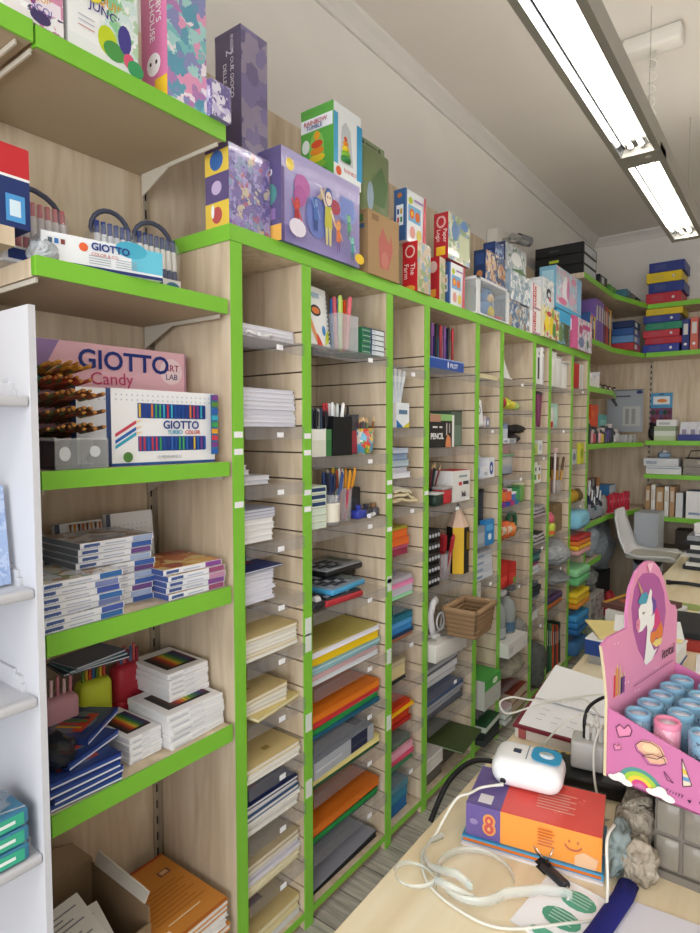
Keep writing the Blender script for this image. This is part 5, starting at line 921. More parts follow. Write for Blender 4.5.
o = MB(); o.cyl((0, -.06, .03), (0, .06, .03), .03, .03, mat('#23252c', .4), 14); o = o.build('dark_roll', None, (-1.24, a+.15, z+.098), 0.1, label='dark roll lying on the dark green packs', cat='roll'); MB().cyl((0, -.061, .03), (0, -.0605, .03), .012, .012, '#8a8c94', 12).build('core', o)

# ---- column 6 (wide)
a, b = CY(6)
z = zt(6, 0)
o = MB(); o.add([(-.01, -.06, 0), (.02, -.06, 0), (.02, .06, 0), (-.01, .06, 0), (-.005, -.02, .13), (.005, -.02, .13), (.005, -.05, .13), (-.005, -.05, .13)], [[0,1,5,6], [0,3,2,1], [1,2,4,5], [2,3,7,4], [3,0,6,7], [4,7,6,5]], '#dadbd8'); o = o.build('price_easel', None, (-1.22, a+.075, z), label='white pointed card stand in near corner, top tray of sixth column', cat='card stand'); MB().box(.015, -.055, 0, .03, .055, .006, WHITE).build('foot', o)
z = zt(6, 1)
for i, (c, nm, w) in enumerate([('#a82f3a', 'red', .09), ('#c9d03a', 'lime yellow', .1), ('#d8c83a', 'yellow', .09), ('#a9c06a', 'pale green', .07)]):
    lump('paint_tube_bag', f'{nm} plastic packet on second tray of sixth column', 'packet', -1.24-.01*i, a+.06+.085*i, z, .10, w, .075-.008*i, mat(c, .25, coat=.3), 3+i, sub=3, rough=.15)
z = zt(6, 2)
for i, (c, nm, h) in enumerate([('#3f4a7a', 'navy', .11), ('#7a86a8', 'grey blue', .10)]):
    cup('sharpener_pot', f'{nm} pot in near corner, third tray of sixth column', -1.23, a+.04+.06*i, z, .03, h, c, band='#b9c0cc')
for i in range(5):
    lump('black_pouch', f'black knitted pouch, {ORD[i] if i else "lowest"} of the tumbled heap on third tray of sixth column', 'pouch', -1.30+.012*i, a+.13+.05*i, z+.001 if i % 2 else z+.05, .12, .095, .05, mat(['#1d1c1e', '#2a2628', '#221f22', '#332c2e', '#26241f'][i], .7), i+9, sub=3, rough=.25)
for i in range(2): sbox('sharpener_box', f'{["white", "grey"][i]} low box at the front of the third tray, sixth column', 'box', -1.205, a+.07+.09*i, z, .03, .08, .025, ['#d9dade', '#9a9ca4'][i], [('r', .01, .006, .05, .016, '#7a8296')])
z = zt(6, 3)
o = MB(); o.rbox(-.03, -.09, 0, .03, .09, .105, .02, mat('#dbe6e2', .1, alpha=.45), 3); o = o.build('eraser_tub', None, (-1.24, a+.13, z), label='clear tub with green rim and blue erasers, fourth tray of sixth column', cat='tub'); MB().rbox(-.028, -.086, .003, .028, .086, .05, .012, mat('#2f3f9a', .5), 2).build('blue_erasers', o); MB().rbox(-.034, -.094, .098, .034, .094, .11, .005, mat('#7fae8a', .4), 2).build('rim', o)
sbox('pink_sheet', 'pink flower printed box behind the clear eraser tub', 'box', -1.33, b-.09, z, .04, .14, .15, '#dfa3ac', [('e', .05, .08, .02, .02, '#ecc6c8'), ('e', .1, .05, .02, .03, '#c88a94')])
z = zt(6, 4)
for i, (c, nm) in enumerate([('#e0622a', 'orange'), ('#e2742f', 'light orange'), ('#e05a3a', 'coral'), ('#3f62a8', 'blue'), ('#3a9a5a', 'green'), ('#6a9a4a', 'olive green')]):
    yy = a+.04+.062*i; b_ = MB(); b_.rbox(-.03, -.028, 0, .03, .028, .075 if i < 3 else .055+.02*(i-3), .008, mat(c, .3, coat=.2), 2)
    o = b_.build('sharpener_tub', None, (-1.235, yy, z), label=f'{nm} sharpener tub in the row on fifth tray of sixth column', cat='tub'); MB().rbox(-.031, -.029, .07 if i < 3 else .05+.02*(i-3), .031, .029, .085 if i < 3 else .064+.02*(i-3), .005, mat(['#c9c02f', '#b03a5a', '#d8d8d4', '#dfe2e6', '#2f7a4a', '#c9c9a8'][i], .4), 2).build('lid', o)
sbox('white_strip_card', 'white card standing at the divider on fifth tray of sixth column', 'card', -1.28, b-.025, z, .10, .012, .11, '#e2e3e0', flap=False)
for i, c in enumerate(['#7a3a9a', '#2f4aa8', '#b03a7a', '#3f7ab0']): sbox('putty_tin', f'{["purple", "blue", "magenta", "sky blue"][i]} small tin in front row, fifth tray of sixth column', 'tin', -1.195, a+.04+.055*i, z, .02, .05, .022, c)
z = zt(6, 5)
for i, (c, nm, dz) in enumerate([('#d8561f', 'orange', .09), ('#e0662a', 'pale orange', .085), ('#e27a2f', 'amber', .07)]):
    o = MB(); o.lathe([(0, 0), (.035, 0), (.045, dz*.5), (.03, dz), (0, dz)], mat(c, .35, coat=.2), 14); o = o.build('tape_dispenser', None, (-1.235, a+.07+.075*i, z), label=f'{nm} tape dispenser on sixth tray of sixth column', cat='dispenser'); MB().cyl((.02, -.02, dz*.5), (.02, .02, dz*.5), dz*.3, dz*.3, mat('#d8c8b0', .3), 12).build('tape_roll', o)
sbox('dark_crate', 'dark maroon pack behind the orange tape dispensers', 'pack', -1.33, a+.09, z, .08, .15, .135, '#5a2a34')
o = MB(); o.tube([(0, .055*math.cos(t), .06+.048*math.sin(t)) for t in [i*2*PI/18 for i in range(19)]], .012, mat('#2f6a4a', .4), 8); o = o.build('green_tape_ring', None, (-1.26, b-.085, z), label='large green ring shaped dispenser on sixth tray of sixth column', cat='dispenser'); MB().rbox(-.02, -.05, 0, .02, .05, .02, .005, mat('#3f7f5a', .4)).build('base', o)
z = zt(6, 6)
for i in range(2): sbox('stapler_box', f'bright red box with {["white clip on top", "green end"][i]}, seventh tray of sixth column', 'box', -1.235, a+.06+.115*i, z, .09, .10, .12-.01*i, '#c02a26', [('r', .01, .02, .09, .06, '#d8443a'), ('r', .06, .0, .1, .03, '#7a9a4a' if i else '#b02420')])
o = MB(); o.rbox(-.02, -.03, 0, .02, .03, .018, .004, mat('#e2e0da', .4)); o = o.build('white_clip', None, (-1.235, a+.05, z+.1215), .3, label='white clip lying on the first red stapler box', cat='clip'); MB().cyl((0, -.02, .018), (0, .02, .018), .006, .006, CHROME, 8).build('pin', o)
z = zt(6, 7)
for i in range(2):
    o = MB(); o.lathe([(0, 0), (.055, 0), (.055, .13), (.045, .165), (.022, .185), (.022, .195), (0, .195)], mat('#aeb6b4', .12, alpha=.7), 16); o = o.build('glue_bottle', None, (-1.24, a+.075+.13*i, z+.072), label=f'large clear glue bottle, {["nearer divider side", "second one with blue label"][i]}, above the white carton', cat='bottle')
    MB().cyl((0, 0, .195), (0, 0, .225), .026, .022, mat('#2b2c30', .4), 14).build('pump_cap', o); MB().lathe([(.0558, .01), (.0558, .06)], mat('#4a6a86' if i else '#a8b0b0', .4), 16).build('label', o)
    MB().rbox(-.02, -.03, .225, .05, .03, .25, .006, mat('#3a3b40' if i else '#e2e2e0', .4), 2).build('pump_head', o)
sbox('white_carton', 'white long carton under the clear glue bottles, sixth column', 'carton', -1.215, a+.13, z, .16, .26, .07, '#dcdad6', [('r', .01, .02, .06, .05, '#c6c4c2')], flap=False)
lump('clear_bag', 'clear crumpled bag spilling beside the white long carton', 'bag', -1.24, a+.33, z+.002, .16, .14, .12, bagmat('#b9b9b4', .55), 6)
z = zt(6, 8)
lump('clear_bag', 'clear bag of yellow white parts on eighth tray of sixth column', 'bag', -1.25, a+.19, z+.002, .22, .32, .12, bagmat('#b5b09c', .8), 7)
z = zt(6, 9)
for i in range(2): book('red_album', f'dark red thick album, {["lower", "upper"][i]} of two in base of sixth column', 'album', -1.30, a+.25, z+.055*i, .26, .24-.02*i, .053, ['#6a2f24', '#7f3528'][i], '#b9a890', .03*i)
for i in range(3): book('thin_pad', f'{["grey", "green", "pale pink"][i]} thin pad in near corner of sixth column base', 'pad', -1.26, a+.055, z+.03*i, .22, .09, .029, ['#8f9a98', '#7aa08a', '#c8b0b4'][i], '#d2d4d2')

# ---- column 7 (narrow)
a, b = CY(7); y7 = (a+b)/2
z = zt(7, 0)
for i, (h, c) in enumerate([(.2, '#e4e4e2'), (.215, '#e9e8e6')]):
    o = MB(); o.rbox(-.075, -.026, 0, .06, .026, h, .006, mat(c, .45), 2).box(.0605, -.018, .03, .061, .018, h*.75, BLACK if i == 0 else '#cfcfd0'); o = o.build('magazine_file', None, (-1.25, a+.055+.075*i, z), .1, label=f'white upright file holder, {["one with dark slot", "taller one"][i]} on top tray of seventh column', cat='file holder'); MB().cyl((.0605, 0, h*.86), (.063, 0, h*.86), .008, .008, CHROME, 10).build('finger_hole', o)
z = zt(7, 1)
for i, (c, nm) in enumerate([('#8a3f6a', 'plum'), ('#5a3a6a', 'violet'), ('#a84a5a', 'rose')]):
    o = MB(); o.add([(-.006, -.03, .19), (.006, -.03, .19), (.006, .03, .19), (-.006, .03, .19), (-.006, 0, .0), (.006, 0, .0)], [[0,3,2,1], [0,1,5,4], [1,2,5], [2,3,4,5], [3,0,4]], mat(c, .5)); o = o.build('bookmark_pack', None, (-1.20-.012*i, a+.085+.05*i, z), label=f'{nm} pointed pennant pack standing on second tray of seventh column', cat='pack'); MB().box(-.007, -.03, .185, .007, .03, .2, mat('#3a3440', .4)).build('hang_strip', o)
z = zt(7, 2)
sbox('green_box', 'lime and white box, third tray of seventh column', 'box', -1.23, a+.055, z, .06, .09, .06, '#b8c86a', [('r', .01, .01, .05, .04, '#6a8a3a')]); sbox('white_box', 'white box beside the lime box, third tray of seventh column', 'box', -1.23, a+.145, z, .06, .07, .08, '#e2e3e4', [('e', .035, .04, .02, .02, '#b9bec8')])
o = MB(); o.cyl((0, 0, 0), (0, 0, .15), .016, .016, mat('#202126', .4), 10); o = o.build('marker', None, (-1.25, a+.03, z), label='thick black marker standing on third tray of seventh column', cat='marker'); MB().cyl((0, 0, .1), (0, 0, .152), .018, .017, mat('#dcdcdc', .4), 10).build('cap', o)
z = zt(7, 3)
for i, c in enumerate(['#e4d8da', '#d9e0d2', '#e6e6e6']): sbox('clip_box', f'{["pink tinted", "green tinted", "white"][i]} clip box, fourth tray of seventh column', 'box', -1.235, a+.04+.06*i, z, .05, .055, .10+.02*(i % 2), c, [('r', .006, .02, .04, .05, ['#c8485a', '#5a9a5a', '#c8a03a'][i]), ('e', .03, .08, .012, .012, '#4a4f5a')])
for kk, cols in ((4, ['#7a3442', '#2d3040', '#8a8d96']), (5, ['#35383f', '#5a6a5a', '#2a2d34'])):
    z = zt(7, kk)
    for i, c in enumerate(cols): book('hanging_folder', f'{["burgundy", "navy", "grey"][i] if kk == 4 else ["charcoal", "olive", "black"][i]} folder lying on {TRN[kk]} tray of seventh column', 'folder', -1.28, y7, z+.022*i, .2, .19-.02*i, .02, c, '#b9b2b4', .05*i, spine='none')
    for i in range(2): sbox('index_tab', f'white square tag card standing on {TRN[kk]} tray, {["first", "second"][i]} of two, seventh column', 'tag', -1.195, a+.05+.11*i, z+.0, .006, .042, .05, '#eeeeee', [('r', .01, .012, .032, .03, '#b9bac0')], flap=True)
sheets(7, 6, 'plastic folder', [(.02, '#b9b9be', 'pale grey', '#c9c9ce'), (.02, '#d0d0d4', 'white', '#dadade'), (.022, '#a02f62', 'magenta', '#a83a6a'), (.012, '#2a4a52', 'dark teal', '#34545c'), (.028, '#3f7a7e', 'teal', '#4a868a'), (.018, '#274a56', 'petrol', '#305460')], .19, .27, jit=.01, name='plastic_folder', cat='folder')
sheets(7, 7, 'document case', [(.02, '#8a8c94', 'grey', '#9a9ca4'), (.03, '#2a2f48', 'navy', '#343a54'), (.025, '#20232c', 'black', '#2a2d36'), (.02, '#4f5260', 'slate', '#5a5e6c')], .19, .27, jit=.01, name='document_case', cat='document case')
sheets(7, 8, 'envelope box', [(.05, '#c9c8c4', 'white', '#d5d4d0'), (.02, '#8a8684', 'grey', '#9a9694')], .19, .25, name='envelope_box', cat='envelope box')
lump('bag_bundle', 'dark grey plastic bag bundle in base of seventh column', 'bag', -1.24, y7, zt(7, 9), .22, .19, .3, bagmat('#5f625f', .8), 8)

# ---- column 8 (wide)
a, b = CY(8)
z = zt(8, 0)
for i in range(3):
    o = MB(); o.rbox(-.1, -.05, 0, .06, .05, .2-.02*i, .006, mat(['#e6e5e2', '#dfdedb', '#e9e8e4'][i], .45), 2); o = o.build('archive_box', None, (-1.25, a+.06+.105*i, z), -.05*i, label=f'white archive box, {["one at the near divider", "middle one", "one with open lid"][i]} on top tray of eighth column', cat='box'); MB().box(-.1, -.052, .2-.02*i, .075 if i == 2 else .062, .052, .206-.02*i, WHITE).build('lid', o)
z = zt(8, 1)
o = MB(); o.lathe([(0, 0), (.04, 0), (.045, .09), (.03, .13), (0, .14)], mat('#d9d0d4', .25), 14); o = o.build('correction_tub', None, (-1.235, a+.07, z), label='white rounded tub with red base, second tray of eighth column', cat='tub'); MB().lathe([(.0415, .0), (.0435, .035)], mat('#c0353a', .35), 14).build('red_band', o)
sbox('mint_box', 'mint green flat box standing on second tray of eighth column', 'box', -1.245, a+.21, z, .03, .13, .15, '#a9d0c4', [('r', .02, .02, .11, .13, '#bcdcd2')])
z = zt(8, 2)
cup('brush_cup', 'clear brush cup with white tool, third tray of eighth column', -1.235, a+.24, z, .05, .08, CLEAR, .9)
bunch(-1.235, a+.24, z+.002, .04, 9, [('#a8762a', '#c8962c', 'ochre'), ('#3a2f2a', '#2c2420', 'dark'), ('#b8862a', '#5a3a1c', 'golden')], 'paint brush', 'on third tray of eighth column', .22, 'brush', .16, pr=.008)
o = MB(); o.tube([(0, 0, 0), (0, .01, .15), (0, .015, .26)], .008, mat('#e6dcdc', .4), 8); o = o.build('white_brush', None, (-1.205, a+.15, z), label='tall white and red handled brush on third tray of eighth column', cat='brush'); MB().rbox(-.012, .0, .255, .012, .03, .285, .005, mat('#d8b8b4', .5)).build('brush_head', o)
for i, (c, nm) in enumerate([('#c25a3a', 'rust'), ('#dcdcd8', 'white'), ('#7a2a24', 'dark red')]): sbox('glue_box', f'{nm} little box in near corner, third tray of eighth column', 'box', -1.22-.02*i, a+.035+.05*i, z, .05, .045, [.11, .06, .16][i], c, [('r', .006, .01, .04, .03, '#d8a08a')])
sbox('pin_box', 'tall dark marker box at divider, third tray of eighth column', 'box', -1.3, a+.03, z, .05, .05, .27, '#2a2724')
z = zt(8, 3)
sbox('brown_box', 'brown ridged box at far divider, fourth tray of eighth column', 'box', -1.26, b-.1, z, .08, .17, .17, '#8a7050', [('r', .03, 0, .035, .17, '#75603f'), ('r', .08, 0, .085, .17, '#75603f'), ('r', .13, 0, .135, .17, '#75603f')])
o = MB(); o.lathe([(0, 0), (.06, 0), (.065, .06), (.05, .085), (0, .09)], mat('#b8c84a', .3), 14); o = o.build('sticker_tub', None, (-1.235, a+.085, z), label='lime and pink round tub on fourth tray of eighth column', cat='tub'); MB().lathe([(0, .075), (.055, .08), (.058, .11), (.04, .14), (0, .15)], mat('#d8667a', .3), 14).build('pink_lid', o); MB().lathe([(.062, .012), (.0655, .035)], mat('#e0764a', .3), 14).build('orange_band', o)
for i, nm in enumerate(['upper', 'lower']):
    k = 4+2*i
    lump('grey_bag', f'grey plastic garment bag, {nm} of two in eighth column', 'bag', -1.24, (a+b)/2, (zt(8, 4) if i == 0 else zt(8, 5))+.002, .25, .33, .155 if i == 0 else .07, bagmat('#b5b8bb' if i == 0 else '#9a9da0', .92), 12+i)
sheets(8, 6, 'expanding file', [(.015, '#8a5a3a', 'brown', '#99694a'), (.022, '#b8683a', 'orange edged', '#d07a3a'), (.02, '#3a3a58', 'indigo', '#46466a'), (.012, '#6a4a7a', 'violet', '#77588a')], .33, .27, jit=.01, name='expanding_file', cat='file')
z = zt(8, 7)
for i, (c, nm) in enumerate([('#d2602a', 'orange'), ('#22242a', 'black'), ('#2a5a3a', 'dark green'), ('#35704a', 'green'), ('#c2502a', 'rust'), ('#4a3a34', 'brown'), ('#b8452a', 'brick red'), ('#1f3a2c', 'bottle green')]):
    o = MB(); h = [.29, .33, .31, .30, .28, .27, .26, .27][i]; o.rbox(-.11, -.012, 0, .11, .012, h, .004, mat(c, .45), 1, False); o = o.build('upright_folder', None, (-1.31, a+.03+.042*i, z), (.05, 0, 0) if i > 2 else 0, label=f'{nm} folder standing upright in base of eighth column', cat='folder'); MB().box(.1102, -.006, h*.55, .1106, .006, h*.85, '#c9c4bc').build('spine_label', o)

# ---- column 9
a, b = CY(9); y9 = (a+b)/2
z = zt(9, 0)
sbox('red_book_box', 'red and white small box on top tray of ninth column', 'box', -1.235, y9+.01, z, .07, .22, .165, '#dcdad8', [('r', .0, 0, .12, .165, '#b5222c'), ('r', .16, .01, .17, .155, '#b9b4b4')])
z = zt(9, 2)
for i, (c, nm, h) in enumerate([('#b9bcc4', 'grey', .10), ('#c8c83a', 'yellow', .14)]): sbox('blister_card', f'{nm} blister card hanging at third tray of ninth column', 'card', -1.2+.012*i, a+.08+.13*i, z-.002+.0025, .02, .10, h, c, [('e', .05, h*.5, .03, h*.25, '#6a7488' if i == 0 else '#8a9a2a')])
z = zt(9, 3)
for i in range(3): lump('sponge', f'{["mustard", "dark yellow", "brown"][i]} sponge on fourth tray of ninth column', 'sponge', -1.22, a+.06+.1*i, z, .09, .1, .09, mat(['#b89a2c', '#a8842a', '#6a5a34'][i], .8), 20+i, sub=2)
z = zt(9, 4)
def towel(c, k, lab, col, dz, zadd=0):
    o = MB(); o.rbox(-.14, -.14, 0, .14, .14, dz, dz*.35, mat(col, .6), 3); o = o.build('foam_pack', None, (-1.27, y9, zt(c, k)+zadd), R.uniform(-.04, .04), label=lab, cat='foam pack'); MB().tube([(.141, -.12, dz*.5), (.1415, 0, dz*.52), (.141, .12, dz*.5)], .003, FILM, 6).build('film_seam', o)
towel(9, 4, 'pale blue soft sheet pack on fifth tray of ninth column', '#7fbcd6', .12); towel(9, 4, 'mid blue soft sheet pack, top of fifth tray in ninth column', '#4f9ac4', .05, .121) if False else None
for i, (c, nm) in enumerate([('#d8a0a0', 'pink'), ('#e0b02c', 'yellow'), ('#d8702a', 'orange'), ('#b02a2c', 'red')]): towel(9, 5, f'{nm} soft sheet pack in the warm coloured pile, sixth tray of ninth column', c, .031, .0315*i)
for i, (c, nm) in enumerate([('#6ab87a', 'green'), ('#8fd29a', 'pale green')]): towel(9, 6, f'{nm} soft sheet pack on seventh tray of ninth column', c, .055, .056*i)
for i, (c, nm) in enumerate([('#d88a2a', 'orange'), ('#e0b41f', 'golden'), ('#e8c82c', 'yellow')]): towel(9, 7, f'{nm} soft sheet pack on eighth tray of ninth column', c, .035, .0355*i)
for i, (c, nm) in enumerate([('#1f5f9a', 'deep blue'), ('#2a7ab8', 'blue'), ('#3f92cc', 'sky blue')]): towel(9, 8, f'{nm} soft sheet pack on ninth tray of ninth column', c, .044, .0445*i)
towel(9, 9, 'steel blue soft sheet pack in base of ninth column', '#3a6a9a', .10)

# ================================================================ corner shelving beyond the cabinet
cor = thing('corner_shelving', 'maple corner wall shelving with lime green edges beyond the pigeonhole cabinet', 'shelving', (-1.3, 5., 0)); O = Vector((-1.3, 5., 0))
LZ = [2.61, 2.20, 1.87, 1.465, .905, .62]
for k, zz in enumerate(LZ):
    full = k not in (2, 5)
    ys = 4.17 if k == 0 else 4.345
    pts = [(-1.53, ys), (-1.186, ys), (-1.186, 4.95), (-1.06, 5.495), (-1.06, 5.843), (-1.53, 5.843)] if full else ([(-1.53, 4.345), (-1.186, 4.345), (-1.186, 5.0), (-1.28, 5.5), (-1.53, 5.5)] if k == 2 else [(-1.53, 4.345), (-1.186, 4.345), (-1.186, 4.75), (-1.53, 4.75)])
    sh = MB(); sh.T = Matrix.Translation(-O); sh.prism(pts, zz-.036, zz, MAPLE); sh = sh.build('shelf', cor)
    ed = MB(); ed.T = Matrix.Translation(-O); E_ = pts[1:4] if full or k == 2 else pts[1:3]
    for p, q in zip(E_[:-1], E_[1:]):
        d = Vector((q[0]-p[0], q[1]-p[1], 0)).normalized(); n_ = Vector((d.y, -d.x, 0))*.004
        ed.add([(p[0], p[1], zz-.037), (q[0], q[1], zz-.037), (q[0]+n_.x, q[1]+n_.y, zz-.037), (p[0]+n_.x, p[1]+n_.y, zz-.037), (p[0], p[1], zz+.001), (q[0], q[1], zz+.001), (q[0]+n_.x, q[1]+n_.y, zz+.001), (p[0]+n_.x, p[1]+n_.y, zz+.001)], [[0,1,2,3], [7,6,5,4], [3,2,6,7], [0,3,7,4], [1,5,6,2], [0,4,5,1]], GREEN)
    ed.build('green_edging', sh)
bs = thing('back_shelving', 'maple shelving with lime green edges on the end wall of the shop', 'shelving', (0, 5.68, 0)); O = Vector((0, 5.68, 0))
KZ = [2.60, 2.205, 1.478, 1.20, .85]
for k, zz in enumerate(KZ):
    x0 = [-1.05, -1.05, -1.04, -1.04, -1.04][k]; s0 = off(MB()).box(x0, 5.506, zz-.036, .9, 5.858, zz, MAPLE).build('shelf', bs); off(MB()).box(x0, 5.5, zz-.037, .9, 5.506, zz+.001, GREEN).build('green_edging', s0)
off(MB()).box(-1.0, 5.52, .3, .9, 5.858, .32, MAPLE).box(-1.0, 5.52, .55, .9, 5.858, .57, mat('#8a8272', .6)).build('lower_boards', bs)
for x in (-1.07, -.1, .85):
    u = off(MB()); u.box(x-.014, 5.848, .02, x+.014, 5.858, 2.5, mat('#b9ab97', .4, metal=.3))
    for i in range(46): u.box(x-.005, 5.846, .06+i*.05, x+.005, 5.848, .085+i*.05, BLACK)
    u.build('slotted_upright', bs)
# top corner shelf: black boxes
for i in range(3): binder('black_box_file', f'long black box file, {["lowest", "middle", "topmost"][i]} of three on highest corner shelf', -1.365, 4.36, 2.611+.071*i, .33, .32, .07, '#1a1b1e', 'box file', ['#6a7a2a', '#b8c83a', '#3a3c40'][i], True, 'black box files', hole=False, mark=True)
binder('lying_binder', 'grey edged black binder lying next to the black box files', -1.33, 4.68, 2.611, .28, .2, .075, '#24262a', lab='#b9bdc4', face='x1', hole=False)
binder('lying_binder', 'green binder lying flat on highest corner shelf', -1.31, 4.93, 2.611, .25, .22, .05, '#3f8a3a', lab='#6aa85a', face='x1', hole=False)
for i, (c, nm, y) in enumerate([('#3a6a7a', 'teal', 5.18), ('#6a6a62', 'grey', 5.36), ('#35353a', 'dark', 5.54)]): binder('desk_box', f'{nm} low box towards the corner on highest shelf', -1.25, y, 2.611, .25, .13, .06, c, 'box', '#8a8f90', face='x1', hole=False)
# second corner shelf: upright big files
yy = 4.38
for c, nm, t, h in [('#3a5f9a', 'blue', .04, .20), ('#d8702a', 'orange', .03, .19), ('#2a3a6a', 'navy', .04, .17), ('#e0c22c', 'yellow', .03, .18), ('#7a5fa8', 'lilac', .07, .33), ('#7558a4', 'purple', .07, .335), ('#8064ae', 'violet', .07, .33), ('#6a3a4a', 'wine', .05, .32), ('#8a2f38', 'maroon', .05, .32), ('#c2562a', 'rust', .03, .31), ('#23284a', 'dark navy', .05, .30), ('#e0aa1f', 'amber', .035, .31), ('#2a2c30', 'black', .03, .30)]:
    h *= .92; binder('upright_binder', f'{nm} portfolio file standing upright on second corner shelf', -1.34, yy+t/2, 2.201, .28, t-.004, h, c, 'file', '#c9c6c0', False, face='x1', hole=False); yy += t+.002
for i, (c, nm) in enumerate([('#a82f3a', 'red'), ('#5a86b8', 'light blue'), ('#2f5490', 'blue'), ('#1f2f5a', 'navy')]): binder('stacked_box', f'{nm} box in the corner stack on second shelf', -1.22, 5.28, 2.201+.058*i, .28, .25, .056, c, 'box', '#cfd2d8', face='x1', hole=False)
# third short shelf: white tray, wires
o = MB(); o.box(-.1, -.14, 0, .1, .14, .01, WHITE).box(-.1, -.14, .01, -.095, .14, .12, WHITE).box(-.1, -.14, .01, .1, -.135, .12, WHITE).box(-.1, .135, .01, .1, .14, .12, WHITE).add([(.095, -.14, .01), (.1, -.14, .01), (.1, .14, .01), (.095, .14, .01), (.095, -.14, .11), (.1, -.14, .11), (.1, .14, .11), (.095, .14, .11), (.1, 0, .05), (.095, 0, .05)], [[1,2,6,8,5], [0,4,9,7,3], [4,5,8,9], [9,8,6,7]], WHITE)
o = o.build('letter_tray', None, (-1.30, 4.53, 1.871), label='white magazine tray on the short third corner shelf', cat='tray'); MB().cyl((.101, -.07, .05), (.1015, -.07, .05), .012, .012, '#c6c6c8', 12).build('finger_hole', o)
lump('wire_basket_pile', 'dark bundle of straps heaped behind the white magazine tray', 'bundle', -1.36, 4.6, 1.801, .2, .3, .2, mat('#5a5a3a', .6), 31) if False else None
for i in range(5):
    o = MB(); o.tube([(.08*math.cos(t)+.01*math.sin(3*t), .06*math.sin(t), .03+.02*math.sin(2*t)) for t in [j*2*PI/20 for j in range(21)]], .007, mat(['#4a4038', '#6a5a48', '#3a3432', '#7a6a52', '#54483c'][i], .5), 6); o = o.build('looped_strap', None, (-1.34, 4.76+.15*i, 1.873), 0, label=f'{["dark brown", "tan", "black", "sand", "brown"][i]} looped strap on the short third corner shelf', cat='strap'); MB().rbox(.068, -.012, .02, .09, .012, .04, .004, CHROME).build('buckle', o)
# fourth corner shelf: small goods and hanging grey sheet
sbox('orange_folder', 'bright orange folder leaning on fourth corner shelf', 'folder', -1.275, 4.80, 1.4665, .02, .2, .29, '#dc4f26', [('r', .02, .2, .1, .24, '#e8743a')], .0)
sbox('teal_box', 'teal printed box in front of grey hanging card', 'box', -1.285, 5.03, 1.4665, .05, .22, .22, '#5fa8a6', [('r', .03, .12, .2, .18, '#8ac2be')])
for i, (c, nm, y, h) in enumerate([('#26282e', 'black', 4.40, .2), ('#d8a0a8', 'pink', 4.46, .12), ('#b9485a', 'red', 4.53, .10), ('#3a3a40', 'charcoal', 4.6, .13), ('#e0aab8', 'rose', 4.68, .11), ('#d8c23a', 'yellow', 4.75, .10), ('#4a4a5a', 'slate', 4.83, .12), ('#5a4a86', 'violet', 4.92, .14), ('#2f3340', 'dark blue', 5.0, .16), ('#c9c9cc', 'silver', 5.1, .08), ('#b4b6ba', 'grey', 5.2, .11)]):
    o = MB(); o.rbox(-.035, -.034, 0, .035, .034, h*.72, .012, mat(c, .4), 2); o = o.build('purse_pot', None, (-1.222 if y < 4.95 else -1.21, y, 1.4665), label=f'{nm} little pot in the front row on fourth corner shelf', cat='pot'); MB().rbox(-.025, -.024, h*.7, .025, .024, h*.72+.03, .008, mat(['#b8b2b0', '#3a3a40'][i % 2], .4), 2).build('lid', o)
o = MB(); o.box(-.15, -.004, 0, .14, .004, .36, mat('#9aa0a8', .5)).face((-.24, -.004, 0), (1, 0, 0), (0, 0, 1), [('r', .22, .05, .36, .22, '#b4b6b4'), ('r', .24, .07, .27, .2, '#8f9490'), ('r', .29, .07, .32, .2, '#8f9490'), ('e', .35, .34, .025, .015, '#24386a'), ('p', [(.10, .32), (.16, .22), (.18, .23), (.13, .33)], '#4a4a50'), ('r', .12, .3, .28, .315, '#5a6270')])
o = o.build('hanging_card', None, (-1.22, 5.6, 1.55), label='large grey printed tool card standing against back boards, fourth corner shelf', cat='card'); MB().box(-.15, -.005, .355, .14, .005, .365, '#6a7078').build('hang_strip', o)
for i in range(4): sbox('silver_box', f'silver grey little box, number {["one", "two", "three", "four"][i]} from the window card, fourth corner shelf', 'box', -1.16+.02*(i % 2), 5.3+.07*i, 1.466, .06, .06, .06, '#a4a6a6', [('r', .01, .01, .05, .04, '#c2c4c4')])
# fifth corner shelf: pens, phone cases, red tags
for i, (c, nm, y, h) in enumerate([('#2a2c34', 'black', 4.40, .25), ('#23284a', 'navy', 4.47, .3), ('#35373f', 'charcoal', 4.56, .22), ('#2f5f6a', 'teal', 4.63, .16), ('#3f3f4a', 'slate', 4.70, .24), ('#1f2230', 'ink blue', 4.78, .2)]):
    cup('dark_pot', f'{nm} pot in the dark cluster on fifth corner shelf', -1.222, y, .906, .032, h*.55, c, band='#8a8f98')
    bunch(-1.222, y, .906+.01, .026, 5, [('#26304f', '#dfe2e8', 'navy'), ('#22242a', '#3a3d46', 'black'), ('#5a6a86', '#c8cdd6', 'steel')], 'pen', f'in {nm} pot of corner cluster', h*.95, 'marker', .25, pr=.006)
for i in range(6): sbox('boxed_pen_set', f'{["orange", "brown", "grey", "black", "copper", "tan"][i]} upright pen case in the row behind red packs', 'case', -1.33, 4.86+.055*i, 1.04, .05, .045, .14, ['#c07a4a', '#6a4a3a', '#8a8c92', '#2a2b30', '#b06a3a', '#a8865a'][i], [('r', .005, .02, .04, .06, '#3a3a40')])
sbox('case_riser', 'grey low plinth carrying the upright pen cases', 'riser', -1.36, 5.0, .906, .12, .40, .133, '#8a8782', [('r', .02, .03, .2, .1, '#9a9792')])
lump('clear_bag', 'clear bag of white goods before the pen cases on fifth corner shelf', 'bag', -1.225, 4.9, .906, .09, .2, .16, bagmat('#b9b9b6', .8), 32)
